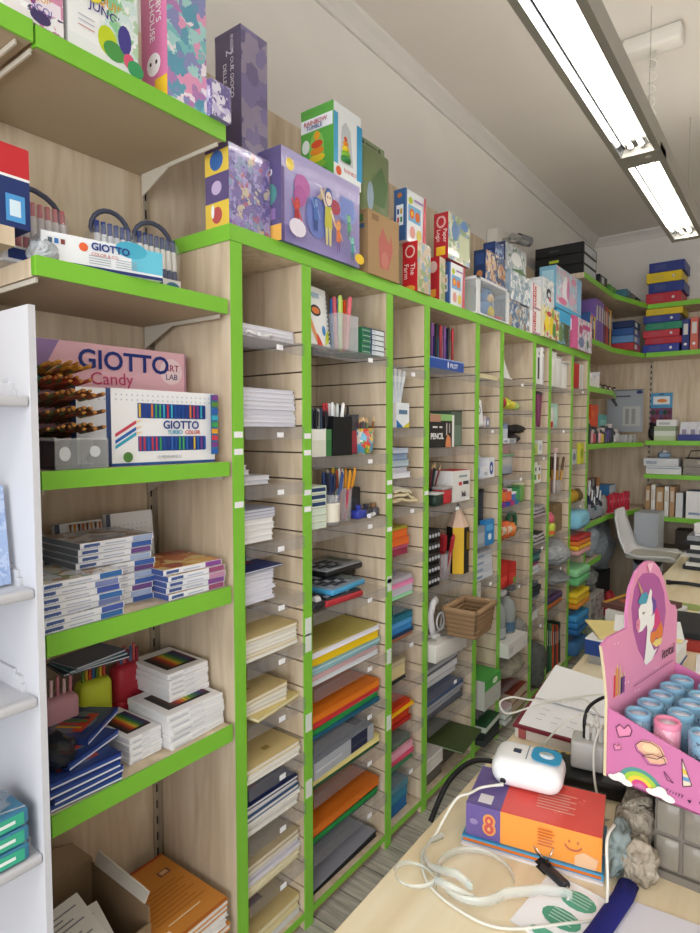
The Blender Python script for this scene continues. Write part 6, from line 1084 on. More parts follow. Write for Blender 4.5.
for i in range(6): sbox('red_pack', f'red card pack, {["first", "second", "third", "fourth", "fifth", "sixth"][i]} of the row on fifth corner shelf counted from the clear bag', 'pack', -1.215+.014*i, 5.06+.062*i, .906, .04, .055, .13+.01*(i % 3), ['#b8243a', '#c22f46', '#b02238'][i % 3], [('r', .01, .08, .045, .1, '#e0a0a8'), ('r', .02, .02, .035, .06, '#8a1a2a')])
sbox('blue_box', 'white and blue box behind the red card packs', 'box', -1.32, 5.35, .906, .14, .22, .20, '#3a74a8', [('r', .0, .12, .22, .2, '#b8c4d0'), ('r', .03, .03, .15, .07, '#6a9ac4')])
# under it: bags
lump('bag_bundle', 'bundle of clear grey plastic bags with blue print on lower corner shelf', 'bag', -1.31, 4.60, .6215, .30, .40, .24, bagmat('#b0bccb', .9), 33)
lump('bag_bundle', 'grey clear bag pile in the dark corner below fifth shelf', 'bag', -1.345, 5.12, .422, .33, .6, .44, bagmat('#a3abb2', .95), 34)
sbox('black_case', 'dark box in the corner supporting the grey bag pile', 'box', -1.37, 5.05, .0, .28, .4, .42, '#26272a', [('r', .05, .1, .2, .2, '#3a3b40')])
lump('bag_bundle', 'dark grey garment bag hanging below lower corner shelf edge', 'bag', -1.31, 4.62, .362, .30, .42, .19, bagmat('#858a88', .95), 35)
sbox('paper_bag_row', 'white printed paper shopping bag row standing under the corner shelf', 'paper bag', -1.30, 4.56, .16, .3, .36, .2, '#b6b2ac', None, fr=art(['#bcb8b2', '#a8a49e', '#c8c4be', '#6a6460', '#b2aea8'], 20, 6))
sbox('plinth_box', 'pale green grey plinth box on floor in the corner', 'plinth', -1.30, 4.56, 0, .34, .4, .155, '#8d937c', None)
lump('red_bag', 'small red cloth bag beside printed paper bags in corner', 'bag', -1.14, 4.86, .0, .10, .12, .34, mat('#a82a32', .6), 36)

# end wall shelves
def dim(c): return '#' + ''.join('%02x' % min(255, int(int(c[1+2*i:3+2*i], 16)*.82+30)) for i in range(3))
def stackb(pre, x, y, z, dx, dy, spec, where_, dxo=0):
    for i, (c, nm, h) in enumerate(spec):
        binder('box_file', f'{nm} box file, {nth(i, len(spec))} of the stack on {where_}', x+(.012 if i % 2 else -.006), y, z, dx, dy, h-.001, c, 'box file', dim(c), hole=i % 2 == 0); z += h
stackb('', -.93, 5.66, 2.601, .26, .3, [('#b8303f', 'red', .088), ('#2f3f86', 'blue', .083), ('#e0c12a', 'yellow', .083), ('#33408a', 'royal blue', .08)], 'end wall top shelf')
stackb('', -.94, 5.66, 2.206, .27, .3, [('#34419a', 'blue', .066), ('#b8303f', 'dark red', .056), ('#c23a48', 'red', .06), ('#2f8a6a', 'green', .06), ('#33418c', 'navy blue', .06), ('#dcbe2a', 'yellow', .055)], 'end wall second shelf')
x = -.795
for c, nm, t, h in [('#2f3a80', 'navy', .055, .25), ('#d06a5c', 'salmon', .06, .26), ('#8a4a5a', 'plum', .045, .24)]: binder('upright_file', f'{nm} file standing beside the box stack on end wall second shelf', x+t/2, 5.66, 2.206, t-.003, .28, h, c, 'file', '#d8d4d0', False); x += t+.003
binder('yellow_tray', 'flat yellow file lying on end wall second shelf past the plum file', -.55, 5.66, 2.206, .18, .26, .05, '#d8b42a', 'file')
for i, (c, nm) in enumerate([('#33418c', 'blue'), ('#3a6a86', 'petrol')]): binder('box_file', f'{nm} box file lying on end wall second shelf, past the yellow file', -.3, 5.66, 2.206+.08*i, .26, .28, .078, c, 'box file')
# blister pack hanging in the middle
o = MB(); o.box(-.085, -.008, 0, .085, .0, .33, mat('#4f9ac8', .4)).face((-.085, -.008, 0), (1, 0, 0), (0, 0, 1), [('r', .0, .0, .17, .2, '#7a4a6a'), ('r', .02, .23, .15, .3, '#e6ecf0'), ('e', .09, .262, .04, .016, '#e08a4a')] + [('e', .022+.032*i, .04+.06*j, .016, .022, ['#2f4a3a', '#4a3a6a', '#6a2f4a', '#7a2f34', '#2f5a86', '#8a3f4a'][(i*2+j*3) % 6]) for i in range(5) for j in range(3)])
o = o.build('blister_card', None, (-.98, 5.84, 1.56), label='blue topped card of coloured rings hanging on end wall boards', cat='card'); MB().box(-.02, -.009, .315, .02, -.0085, .322, BLACK).build('hang_slot', o)
lump('black_figure', 'black ornament beside the blue topped card on end wall', 'ornament', -1.0, 5.60, 1.4785, .07, .07, .16, mat('#1f1c20', .6), 40, sub=2)
for i, (c, nm) in enumerate([('#b8c9a0', 'pale green'), ('#d6dcd2', 'white green'), ('#9aa88a', 'sage')]): sbox('pen_box', f'{nm} box stacked in the small pile on end wall third shelf', 'box', -.90, 5.6, 1.479+.04*i, .16, .12, .039, c, None)
carton('white_box', 'white box on top of the small green pile, end wall third shelf', 'box', -.89, 5.6, 1.6, .15, .12, .05, WHITE, eart=[('r', .02, .01, .1, .03, '#b8bcc0')])
for i in range(8):
    o = MB(); o.add([(-.035, 0, 0), (.025, 0, 0), (.025, .03, 0), (-.035, .03, 0), (-.02, 0, .13), (.04, 0, .13), (.04, .03, .13), (-.02, .03, .13)], [[0,3,2,1], [4,5,6,7], [0,1,5,4], [1,2,6,5], [2,3,7,6], [3,0,4,7]], '#dcdde4'); o = o.build('wristband_card', None, (-.765+.062*i, 5.56, 1.5015), label='white slanted card in the blue rack on end wall third shelf', cat='card', group='white slanted cards in blue rack'); MB().box(-.012, -.001, .03, .02, -.0001, .07, '#9a8fa6').build('print', o)
o = MB(); o.box(-.27, -.04, 0, .27, .07, .02, mat('#33397a', .5)).box(-.27, -.045, 0, .27, -.04, .05, mat('#3a4288', .5)); o = o.build('card_rack', None, (-.53, 5.56, 1.4805), label='dark blue rack holding slanted white cards on end wall third shelf', cat='rack'); MB().box(-.27, .07, 0, .27, .075, .12, mat('#33397a', .5)).build('back_plate', o)
# fourth end wall shelf
for i, (c, nm) in enumerate([('#d8dadc', 'white blue'), ('#cfd3d8', 'white grey')]): carton('label_box', f'{nm} carton, {["lower", "upper"][i]} of two on end wall fourth shelf', 'carton', -.90-.02*i, 5.62, 1.202+.066*i, .26, .2, .062, mat(c, .5), eart=[('r', 0, .045, .26, .062, '#4a6f9c') if i == 0 else ('r', .02, .015, .1, .04, '#9aa4b0')])
o = MB(); o.rbox(-.045, -.03, 0, .045, .03, .045, .01, mat('#7a94ac', .4), 2); o = o.build('tape_gun', None, (-.91, 5.6, 1.334), .4, label='blue grey gadget lying on the white grey carton', cat='gadget') ; MB().cyl((0, -.02, .045), (0, .02, .045), .02, .02, GREYP, 10).build('roller', o)
for i in range(2): carton('grey_machine_box', f'grey cardboard box, {["lower", "upper"][i]} of two beside white cartons on end wall', 'box', -.615, 5.64, 1.202+.066*i, .28, .22, .062, mat('#8f8a84', .6), eart=[('r', .02, .01, .26, .016, '#75706a'), ('r', .1, .02, .2, .05, '#a8a39c') if i else ('r', .05, .035, .25, .042, '#7f7a74')])
o = MB(); o.tube([(-.12, 0, .007), (-.1, 0, .06), (.12, 0, .075), (.13, 0, .007)], .005, BLACK, 6); o = o.build('wire_stand', None, (-.615, 5.62, 1.3345), label='thin black wire stand on the grey cardboard boxes', cat='stand'); MB().rbox(-.14, -.02, 0, .14, .02, .006, .002, BLACK).build('foot', o)
sbox('green_packet', 'small grey green packet at the edge of end wall fourth shelf', 'packet', -.42, 5.6, 1.201, .1, .1, .06, '#8a9a86')
# fifth end wall shelf: files, green baskets
x = -1.03
for c, nm, t, h in [('#a8845a', 'kraft', .04, .25), ('#e2e0da', 'white', .035, .26), ('#b08a60', 'brown kraft', .06, .24), ('#e6e6e4', 'wide white', .035, .25), ('#b4906a', 'pale kraft', .04, .25)]: binder('magazine_file', f'{nm} file holder standing on lowest end wall shelf', x+t/2, 5.64, .851, t-.003, .25, h, c, 'file holder', '#cfc6b8', False, hole=False); x += t+.003
sbox('white_blue_box', 'white box with blue side standing past the file holders on lowest shelf', 'box', -.775, 5.62, .851, .05, .2, .2, '#d8dade')
carton('blue_box', 'white fronted blue box on lowest end wall shelf', 'box', -.665, 5.61, .851, .12, .2, .22, mat('#4a6a9a', .5), end=WHITE, eart=[('r', .02, .03, .1, .05, '#8aa0bc')])
for i in range(3):
    o = MB(); w, d, h = .075, .09, .11; g = mat('#1f8a3f', .4)
    o.box(-w, -d, 0, w, d, .006, g)
    for q in range(5):
        zz = .012+.02*q; o.box(-w, -d, zz, w, -d+.004, zz+.012, g).box(-w, d-.004, zz, w, d, zz+.012, g).box(-w, -d, zz, -w+.004, d, zz+.012, g).box(w-.004, -d, zz, w, d, zz+.012, g)
    for sx in (-1, 0, 1): o.box(sx*w*.95-.004, -d-.001, 0, sx*w*.95+.004, -d+.003, h, g)
    o = o.build('green_basket', None, (-.52+.16*i, 5.61, .851), label=f'green slatted plastic basket, {["first", "second", "third"][i]} along the lowest end wall shelf', cat='basket'); MB().box(-w-.003, -d-.003, h, w+.003, -d+.004, h+.008, g).box(-w-.003, d-.004, h, w+.003, d+.003, h+.008, g).build('rim', o)
for i in range(3): sbox('dark_box', f'dark storage box in the shadowed rack under end wall shelf, {["first", "second", "third"][i]} of three', 'box', -.68+.3*i, 5.7, .571, .26, .2, .16, ['#3a322c', '#453a32', '#332d2a'][i])
# grey cabinet box before the shelves
o = MB(); o.rbox(-.09, -.13, 0, .085, .13, .905, .004, mat('#aab0b8', .5), 1, False); o = o.build('grey_drawer_tower', None, (-.965, 5.36, 0), label='narrow tall grey box standing behind the white chair', cat='box'); MB().box(.0855, -.13, .01, .088, .13, .9, mat('#d0d4da', .45)).build('side_panel', o)
# ================================================================ chair
ch = thing('shell_chair', 'white moulded shell chair with grey seat pad in front of the corner shelves', 'chair', (-.9, 5.0, 0), 0)
def shell():
    # profile along the sitting axis (local x: back -> front), swept across y
    prof = [(-.235, .345), (-.225, .28), (-.19, .15), (-.165, .06), (-.12, .01), (-.04, -.01), (.08, .0), (.17, .005), (.215, -.015), (.225, -.035)]
    hw = [.12, .165, .20, .205, .205, .205, .20, .185, .165, .15]; nu = 9; vs = []
    for off_ in (0,):
        for (x, z), w in zip(prof, hw):
            for j in range(nu):
                t = -1+2*j/(nu-1); k = abs(t)**2.4
                vs.append((x+.03*k*(1 if z > .04 else 0)+(0 if off_ == 0 else (-.01 if z > .05 else 0)), w*t, z+.045*k*(1 if z < .08 else .2)+(off_ if z < .05 else 0)))
    n = len(prof); N_ = n*nu
    fs = [[i*nu+j, (i+1)*nu+j, (i+1)*nu+j+1, i*nu+j+1] for i in range(n-1) for j in range(nu-1)]
    f2 = [[q+N_ for q in f[::-1]] for f in fs]
    rim = list(range(nu)) + [i*nu+nu-1 for i in range(1, n)] + [(n-1)*nu+j for j in range(nu-2, -1, -1)] + [i*nu for i in range(n-2, 0, -1)]
    return vs, fs
    return vs, fs+f2+[[rim[(k+1) % len(rim)], rim[k], rim[k]+N_, rim[(k+1) % len(rim)]+N_] for k in range(len(rim))]
sb = MB(); sb.T = Matrix.Translation((0, 0, .60)); v, f = shell(); sb.add(v, f, mat('#ececee', .35), True); so = sb.build('seat_shell', ch); sm = so.modifiers.new('thickness', 'SOLIDIFY'); sm.thickness = .012; sm.offset = -1
MB().rbox(-.13, -.165, .597, .20, .165, .625, .014, mat('#c9c7bc', .7), 3).build('seat_pad', ch)
MB().cyl((0, 0, .16), (0, 0, .56), .025, .025, mat('#33353a', .4), 14).cyl((0, 0, .54), (0, 0, .575), .09, .11, mat('#33353a', .4), 14).build('gas_column', ch)
MB().lathe([(0, .0), (.2, .0), (.205, .012), (.05, .05), (.03, .17), (0, .17)], mat('#8f9298', .3, metal=.6), 20).build('foot', ch)

# ================================================================ tables
def table(name, lab, x0, y0, x1, y1, h, t, rot, edge, legs):
    cx, cy = x0, y0
    o = thing(name, lab, 'table', (cx, cy, 0), rot)
    W, L = x1-x0, y1-y0
    tp = MB().rbox(0, 0, h-t, W, L, h, .003, DESK, 1, False).build('tabletop', o)
    if edge: MB().box(-.001, -.004, h-t-.001, W, -.0002, h+.0008, edge).build('edge_band', tp)
    for x, y in legs: MB().box(x-.025, y-.025, 0, x+.025, y+.025, h-t, mat('#8c8b88', .4, metal=.4)).build('leg', o)
    MB().box(.06, .06, h-t-.06, W-.06, .08, h-t, mat('#8c8b88', .4, metal=.4)).box(.06, L-.08, h-t-.06, W-.06, L-.06, h-t, mat('#8c8b88', .4, metal=.4)).build('frame_rail', o)
    return o
table('work_table', 'long pale birch work table covered with papers, cables and a pink display box', -.566, .30, .55, 3.04, .75, .03, .016, None, [(.05, .05), (1.06, .05), (.05, 2.68), (1.06, 2.68)])
table('far_table', 'second pale birch table with lime green front edge beyond the work table', -.58, 3.10, .6, 5.0, .765, .032, 0, mat('#b5c47a', .45), [(.08, .06), (1.1, .06), (.08, 1.84), (1.1, 1.84)])
TZ = .7505
# --- big wrapped book pack
RB = math.radians(11.5); cR, sR = math.cos(RB), math.sin(RB)
def bp(u, v): return (-.497+u*cR-v*sR, 1.040+u*sR+v*cR)
bw, bd, bh = .245, .142, .0625
bx, by = bp(bw/2, bd/2)
book('large_book', 'flat light blue book lying under the purple and orange pack', 'book', bx-.004, by-.004, TZ, .15, .262, .015, '#3a86b4', '#e6e4e2', RB-PI/2+PI, spine='x1') if False else None
o = MB(); o.box(-bw/2-.006, -bd/2-.012, 0, bw/2+.004, bd/2, .0045, '#e6e3e6').box(-bw/2-.006, -bd/2-.006, .0045, bw/2+.004, bd/2, .016, mat('#3a8cbc', .4, coat=.3), y0=mat('#4a9cc8', .4)); o = o.build('large_book', None, (bx, by, TZ), RB, label='flat light blue book lying under the purple and orange pack', cat='book'); MB().box(-bw/2-.004, -bd/2-.0064, .007, bw/2, -bd/2-.006, .0125, mat('#d8742a', .4)).build('orange_strip', o)
zb = TZ+.0163
PUR = mat('#5a4490', .3); ORG = mat('#ee9420', .3); RED = mat('#e23a2a', .3)
p = MB(); q = .27*bw
p.box(-bw/2, -bd/2, 0, -bw/2+q, bd/2, bh, PUR); p.box(-bw/2+q, -bd/2, 0, bw/2, bd/2, bh, ORG, z1=RED)
p.face((-bw/2, -bd/2, 0), (1, 0, 0), (0, 0, 1), [('e', .045, .022, .013, .014, '#d8903a'), ('e', .045, .038, .012, .013, '#d8903a'), ('e', .045, .022, .009, .010, '#c23c34'), ('e', .045, .038, .008, .009, '#c23c34'), ('e', .045, .022, .003, .004, '#d8a05a'), ('e', .045, .038, .003, .004, '#d8a05a'), ('e', .016, .03, .008, .006, '#8a7aa8')])
p.face((-bw/2, -bd/2, bh), (1, 0, 0), (0, 1, 0), [('r', .02, .012, .046, .042, '#dcd6dc'), ('e', .033, .05+.04, .008, .008, '#7a689c')] + [('r', .125, .045+.009*k, .125+.07-.012*(k % 2), .0485+.009*k, '#e8a090') for k in range(7)])
p.face((-bw/2, -bd/2, 0), (1, 0, 0), (0, 0, 1), [('p', [(.197+.016*math.cos(t), .036+.012*math.sin(t)) for t in [PI*1.05+i*PI*.9/8 for i in range(9)]] + [(.197+.013*math.cos(t), .037+.009*math.sin(t)) for t in [PI*1.95-i*PI*.9/8 for i in range(9)]], '#b8501f'), ('e', .19, .042, .002, .003, '#b8501f'), ('e', .205, .042, .002, .003, '#b8501f'), ('p', [(.2, .0), (.235, .0), (.24, .02), (.215, .028), (.2, .018)], '#e2b48a')] + [('r', .135, .02+.006*k, .135+.03-.004*(k % 2), .0225+.006*k, '#c8641c') for k in range(6)])
o = p.build('wrapped_book_pack', None, (bx, by, zb), RB, label='thick purple, orange and red shrink wrapped book pack under the label printer', cat='book pack')
f = MB(); 
r = random.Random(3); nx, ny = 14, 8; g = .0012
vs = [(-bw/2-g+(bw+2*g)*i/nx, -bd/2-g+(bd+2*g)*j/ny, bh+g+r.uniform(0, .0022)) for i in range(nx+1) for j in range(ny+1)]
f.add(vs, [[i*(ny+1)+j, (i+1)*(ny+1)+j, (i+1)*(ny+1)+j+1, i*(ny+1)+j+1] for i in range(nx) for j in range(ny)], mat('#ffffff', .06, alpha=.05, spec=1.))
vs = [(-bw/2-g+(bw+2*g)*i/nx, -bd/2-g-r.uniform(0, .002), .002+(bh)*j/4) for i in range(nx+1) for j in range(5)]
f.add(vs, [[i*5+j, (i+1)*5+j, (i+1)*5+j+1, i*5+j+1] for i in range(nx) for j in range(4)], mat('#ffffff', .06, alpha=.05, spec=1.)); f.build('shrink_film', o)
# --- label printer
pr = thing('label_printer', 'small white rounded label printer with blue round sticker on the wrapped pack', 'printer', (-.424, 1.178, zb+bh+.0032), RB)
m = MB(); m.rbox(-.07, -.054, 0, .07, .056, .060, .027, mat('#f2f3f4', .28, coat=.3), 5)
v = []
for x, y, zz in m.v:
    k = (x+.07)/.14; zz = zz*(1.0-.12*k) if zz > .02 else zz
    v.append((x, y*(1-.10*abs(2*k-1)**3), zz))
m.v = v; m.build('housing', pr)
MB().rbox(-.032, -.006, .053, -.015, .012, .0585, .002, mat('#2b3a52', .3), 2).build('power_button', pr)
MB().box(-.004, -.022, .0535, -.0015, .035, .0575, mat('#9a9da2', .4)).build('paper_slot', pr)
o = MB(); o.prism([(.029*abs(math.cos(q))**.6*(1 if math.cos(q) > 0 else -1), .034*abs(math.sin(q))**.6*(1 if math.sin(q) > 0 else -1)) for q in [2*PI*j/28 for j in range(28)]], 0, .0012, mat('#2f9ed0', .35)); o = o.build('round_sticker', pr, (.034, .009, .0556)); o.rotation_euler = (-.06, .075, 0); o['label'] = 'blue round sticker'
MB().lathe([(0, .0012), (.015, .0012), (.015, .0018), (0, .0018)], mat('#dfe8ee', .4), 18).build('white_drawing', o); MB().box(-.006, -.003, .002, .006, .004, .0026, '#9ab8c8').build('printer_icon', o)
MB().cyl((-.042, -.0500, .018), (-.042, -.053, .018), .006, .006, DARK, 10).build('cable_port', pr)
# --- white cable from printer across the table
def cable(lab, pts, r, m, name='white_cable', cat='cable', plug=None):
    P = [Vector(q) for q in pts]; out = []
    for i in range(len(P)-1):
        p0, p1, p2, p3 = P[max(i-1, 0)], P[i], P[i+1], P[min(i+2, len(P)-1)]
        for s_ in range(6):
            t = s_/6; out.append(.5*((2*p1)+(p2-p0)*t+(2*p0-5*p1+4*p2-p3)*t*t+(3*p1-p0-3*p2+p3)*t**3))
    out.append(P[-1]); mb = MB(); mb.tube(out, r, m, 8); o = mb.build(name, None, (0, 0, 0), label=lab, cat=cat)
    d = (out[0]-out[1]).normalized(); MB().cyl(out[0]-d*.012, out[0]+d*.004, r*1.15, r*1.4, m, 8).build('plug', o)
    return o
WCB = mat('#dedcd2', .45)
pw = pr.matrix_basis @ Vector((-.042, -.067, .018))
cable('white cable running from the label printer down across the table front', [pw, (-.488, 1.09, .838), (-.50, 1.065, .8345), (-.518, 1.045, .828), (-.532, 1.03, .80), (-.548, 1.0, .7545), (-.545, .955, .7545), (-.505, .90, .7545), (-.44, .875, .7545), (-.36, .88, .7545), (-.28, .95, .7545), (-.235, 1.0, .7565), (-.235, 1.04, .775), (-.246, 1.075, .838), (-.244, 1.12, .843)], .0026, WCB)
# --- adapters and cables
ad = thing('plug_adapter', 'grey white cube plug adapter standing behind the label printer', 'adapter', (-.365, 1.395, .788), RB)
MB().rbox(-.035, -.03, 0, .035, .035, .062, .006, mat('#c9c8c4', .45), 2).build('body', ad)
MB().box(.0352, -.012, .018, .0358, .012, .044, mat('#77787a', .5)).build('socket_face', ad)
for k in range(3): MB().rbox(-.006+.014*k, -.012, .0622, .004+.014*k, .01, .094, .003, mat('#d8d6d0', .4), 2).build('plug_pin', ad)
o = MB(); o.rbox(-.075, -.05, 0, .075, .05, .036, .008, mat('#17181a', .4), 2); o = o.build('black_power_brick', None, (-.355, 1.385, TZ), RB, label='black power brick under the grey white plug adapter', cat='power brick'); MB().cyl((.075, 0, .018), (.09, 0, .018), .008, .005, BLACK, 8).build('cable_boot', o)
o = MB(); o.box(-.08, -.02, 0, .1, .02, .003, mat('#2a2a28', .5))
for k in range(9): o.add([(-.08+.02*k, -.02, .0032), (-.07+.02*k, -.02, .0032), (-.06+.02*k, .02, .0032), (-.07+.02*k, .02, .0032)], [[0, 1, 2, 3]], '#d8b92c')
o = o.build('hazard_tape_strip', None, (-.425, 1.465, TZ), RB, label='yellow and black striped strip on the table before the open book', cat='tape strip'); MB().cyl((.1, -.02, .004), (.1, .02, .004), .004, .004, '#c8aa28', 8).build('rolled_end', o)
cable('black plug cable arching out of the plug adapter', [(-.372, 1.395, .852), (-.374, 1.395, .89), (-.368, 1.41, .918), (-.345, 1.44, .935), (-.312, 1.48, .935), (-.28, 1.53, .93), (-.25, 1.6, .90), (-.22, 1.72, .76)], .004, BLACK, 'black_cable')
cable('white cable looping over the open book from adapter to table edge', [(-.345, 1.4, .884), (-.36, 1.43, .905), (-.40, 1.47, .905), (-.48, 1.52, .86), (-.565, 1.55, .83), (-.612, 1.56, .82), (-.63, 1.52, .815), (-.60, 1.50, .80), (-.55, 1.56, .812), (-.47, 1.66, .822), (-.36, 1.78, .822), (-.27, 1.86, .82), (-.2, 1.95, .76)], .0026, WCB)
cable('white cable trailing from adapter towards the label printer', [(-.35, 1.4, .884), (-.37, 1.40, .905), (-.42, 1.39, .87), (-.47, 1.38, .80), (-.50, 1.36, .758), (-.53, 1.30, .7545)], .0024, WCB)
cable('white cable dropping from adapter beside the pink display', [(-.335, 1.4, .884), (-.332, 1.375, .895), (-.34, 1.35, .86), (-.33, 1.32, .80), (-.305, 1.285, .7545), (-.29, 1.27, .7545)], .0026, WCB)
cable('black cable looping over the table edge next to the purple pack', [(-.50, 1.33, .764), (-.54, 1.31, .772), (-.592, 1.27, .775), (-.618, 1.2, .75), (-.625, 1.13, .69)], .006, BLACK, 'black_cable')
o = MB(); o.rbox(-.035, -.025, 0, .035, .025, .025, .01, BLACK, 2); o = o.build('black_mouse', None, (-.515, 1.335, TZ), .4, label='small black device half hidden behind the label printer', cat='device'); MB().box(-.001, -.02, .0255, .001, .015, .0265, GREYP).build('seam', o)
# --- binder clip
o = thing('binder_clip', 'black binder clip with wire handles on the table before the wrapped pack', 'binder clip', (-.352, 1.062, TZ), -.5)
MB().add([(-.017, -.012, 0), (.017, -.012, 0), (.017, .012, 0), (-.017, .012, 0), (-.017, -.002, .017), (.017, -.002, .017), (.017, .002, .017), (-.017, .002, .017)], [[0,3,2,1], [4,5,6,7], [0,1,5,4], [1,2,6,5], [2,3,7,6], [3,0,4,7]], BLACK).build('jaw', o)
for s_ in (-1, 1): MB().tube([(-.008, s_*.002, .016), (-.009, s_*.012, .03), (-.004, s_*.02, .043), (.004, s_*.02, .043), (.009, s_*.012, .03), (.008, s_*.002, .016)], .0011, CHROME, 6).build('wire_handle', o)
# --- dark pen case piece and holographic ribbon
o = MB(); o.rbox(-.03, -.009, 0, .03, .009, .012, .004, mat('#2b2f35', .3), 2); o = o.build('black_clip_light', None, (-.325, 1.045, TZ+.0003), .5-1.0, label='small dark rounded tag lying beside the binder clip', cat='tag'); MB().tube([(.028, 0, .006), (.045, -.006, .005), (.05, -.02, .004)], .0022, WCB, 6).build('cord', o)
def holo():
    m, nt, N, L, b = nodes('holographic_ribbon')
    lw = N.new('ShaderNodeLayerWeight'); lw.inputs['Blend'].default_value = .45
    r_ = ramp(N, [(0, '#e9ece4'), (.3, '#d8ebe6'), (.45, '#eee6f0'), (.6, '#e6eedd'), (.8, '#c8e4ec'), (1, '#f0f0ee')])
    L.new(lw.outputs['Facing'], r_.inputs['Fac']); L.new(r_.outputs['Color'], b.inputs['Base Color']); b.inputs['Roughness'].default_value = .18; b.inputs['Metallic'].default_value = .0; b.inputs['Alpha'].default_value = .42; b.inputs['Coat Weight'].default_value = 1.; b.inputs['Specular IOR Level'].default_value = 1.
    return m
HOLO = holo()
def ribbon(lab, pts, h, twist=0.):
    P = [Vector(q) for q in pts]; n = len(P); vs = []
    for i, q in enumerate(P):
        d = (P[min(i+1, n-1)]-P[max(i-1, 0)]).normalized(); side = Vector((-d.y, d.x, 0)); t = twist*math.sin(i*.35)
        up = ZU*math.cos(t)+side*math.sin(t)
        for e in (0, 1): vs += [(q+side*.0004*(1-2*e))[:], (q+up*h+side*.0004*(1-2*e))[:]]
    fs = []
    for i in range(n-1):
        a_, c_ = i*4, (i+1)*4
        fs += [[a_, c_, c_+1, a_+1], [a_+3, c_+3, c_+2, a_+2], [a_+1, c_+1, c_+3, a_+3], [a_+2, c_+2, c_, a_]]
    mb = MB(); mb.add(vs, fs, HOLO, True); o = mb.build('holographic_ribbon', None, (0, 0, 0), label=lab, cat='ribbon'); a_ = P[-1]; MB().box(a_.x-.006, a_.y-.001, a_.z, a_.x+.006, a_.y+.001, a_.z+h, HOLO).build('cut_end', o)
ribbon('iridescent ribbon curled in a small loop by the table edge', [(-.515+.034*math.cos(t)*(1+.04*t), .885+.032*math.sin(t)*(1+.04*t), TZ+.0015*k) for k, t in enumerate([.3+i*.32 for i in range(20)])] + [(-.475, .872, TZ+.03), (-.44, .885, TZ+.02), (-.41, .90, TZ+.006)], .012, .5)
ribbon('iridescent ribbon curled in a wide loop before the binder clip', [(-.435+.065*math.cos(t), .955+.07*math.sin(t), TZ+.0005*k) for k, t in enumerate([.5+i*.26 for i in range(22)])] + [(-.37, .935, TZ+.012), (-.33, .985, TZ+.006), (-.29, 1.01, TZ+.003)], .016, .35)
ribbon('iridescent ribbon arching towards the blue book', [(-.535, 1.02, TZ), (-.545, .985, TZ+.005), (-.54, .945, TZ+.006), (-.515, .92, TZ+.006), (-.48, .905, TZ+.022), (-.45, .90, TZ+.034), (-.425, .905, TZ+.022)], .014, .4)
# --- leaflet with green ovals, blue fuzzy strap, papers at bottom
o = MB(); o.box(-.06, -.075, 0, .06, .075, .002, PAPER).face((-.06, -.075, .002), (1, 0, 0), (0, 1, 0), [('e', .065, .115, .03, .022, '#5aa98c'), ('e', .06, .06, .032, .022, '#4f9f80'), ('e', .06, .012, .03, .012, '#5aa98c')] + [('r', .045, .105+.007*k, .085, .108+.007*k, '#a8d4c4') for k in range(4)] + [('r', .042, .05+.007*k, .08, .053+.007*k, '#a8d4c4') for k in range(4)])
o = o.build('label_sheet', None, (-.285, .975, TZ), -.12, label='white sheet with green oval labels at the front of work table', cat='label sheet'); MB().box(-.06, .0745, .002, .06, .0755, .0035, '#d8dadc').build('torn_edge', o)
o = MB(); r = random.Random(8)
pts = [(-.214, 1.10), (-.215, 1.06), (-.222, 1.01), (-.228, .965), (-.234, .93), (-.24, .88), (-.246, .83)]
o.tube([(x, y, TZ+.009) for x, y in pts], .017, mat('#1f2270', .9), 8, flat=.0085)
fz = MB()
for k in range(260):
    i = r.randrange(len(pts)-1); t = r.random(); x = pts[i][0]*(1-t)+pts[i+1][0]*t; y = pts[i][1]*(1-t)+pts[i+1][1]*t; an = r.uniform(0, PI); d = Vector((math.cos(an), r.uniform(-.5, .5), abs(math.sin(an))*.6)).normalized()*r.uniform(.012, .02)
    c = Vector((x, y, TZ+.009)); fz.add([c[:], (c+Vector((.0012, .001, 0)))[:], (c+d)[:]], [[0, 1, 2], [2, 1, 0]], mat('#2a2e8a', .9))
o = o.build('fuzzy_strap', None, (0, 0, 0), label='dark blue fuzzy strap lying at the front of the work table', cat='strap'); fz.build('pile_fibres', o, kind='stuff')
o = MB(); o.box(-.11, -.09, 0, .11, .09, .0016, mat('#dcdbe2', .7)).box(.02, -.05, .0016, .1, .03, .0022, '#3a3c44'); o = o.build('paper_sheet', None, (-.12, .99, TZ), .1, label='pale paper with dark block beside the blue fuzzy strap', cat='paper'); MB().box(-.11, -.09, .0016, -.1, .09, .003, '#cfced6').build('folded_edge', o)
# --- organiser of brown clear drawers
org = thing('drawer_organiser', 'smoky brown clear compartment organiser carrying the pink unicorn display', 'organiser', (.0, 1.30, TZ))
SMK = mat('#8d867d', .12, alpha=.62, spec=.7); L = MB()
x0, x1, y0, y1, h = -.187, .16, -.130, .17, .1475
L.box(x0-.004, y0-.008, 0, x1+.004, y1+.004, .014, SMK); L.box(x0, y0, .014, x1, y0+.003, h, SMK); L.box(x0, y1-.003, .014, x1, y1, h, SMK); L.box(x0, y0+.003, .014, x0+.003, y1-.003, h, SMK); L.box(x1-.003, y0+.003, .014, x1, y1-.003, h, SMK); L.box(x0, y0, h-.003, x1, y1, h, SMK); L.build('housing', org)
for i in range(8):
    x = x0+.022+i*.043
    for zz in (.018, .082):
        m = MB(); m.rbox(x-.019, y0-.006, zz, x+.019, y0-.0005, zz+.058, .003, mat('#9b9488', .15, alpha=.6, spec=.7), 1); m.box(x-.013, y0+.006, zz+.004, x+.013, y0+.05, zz+.05, mat('#a39a8c', .5)); m.build('compartment', org)
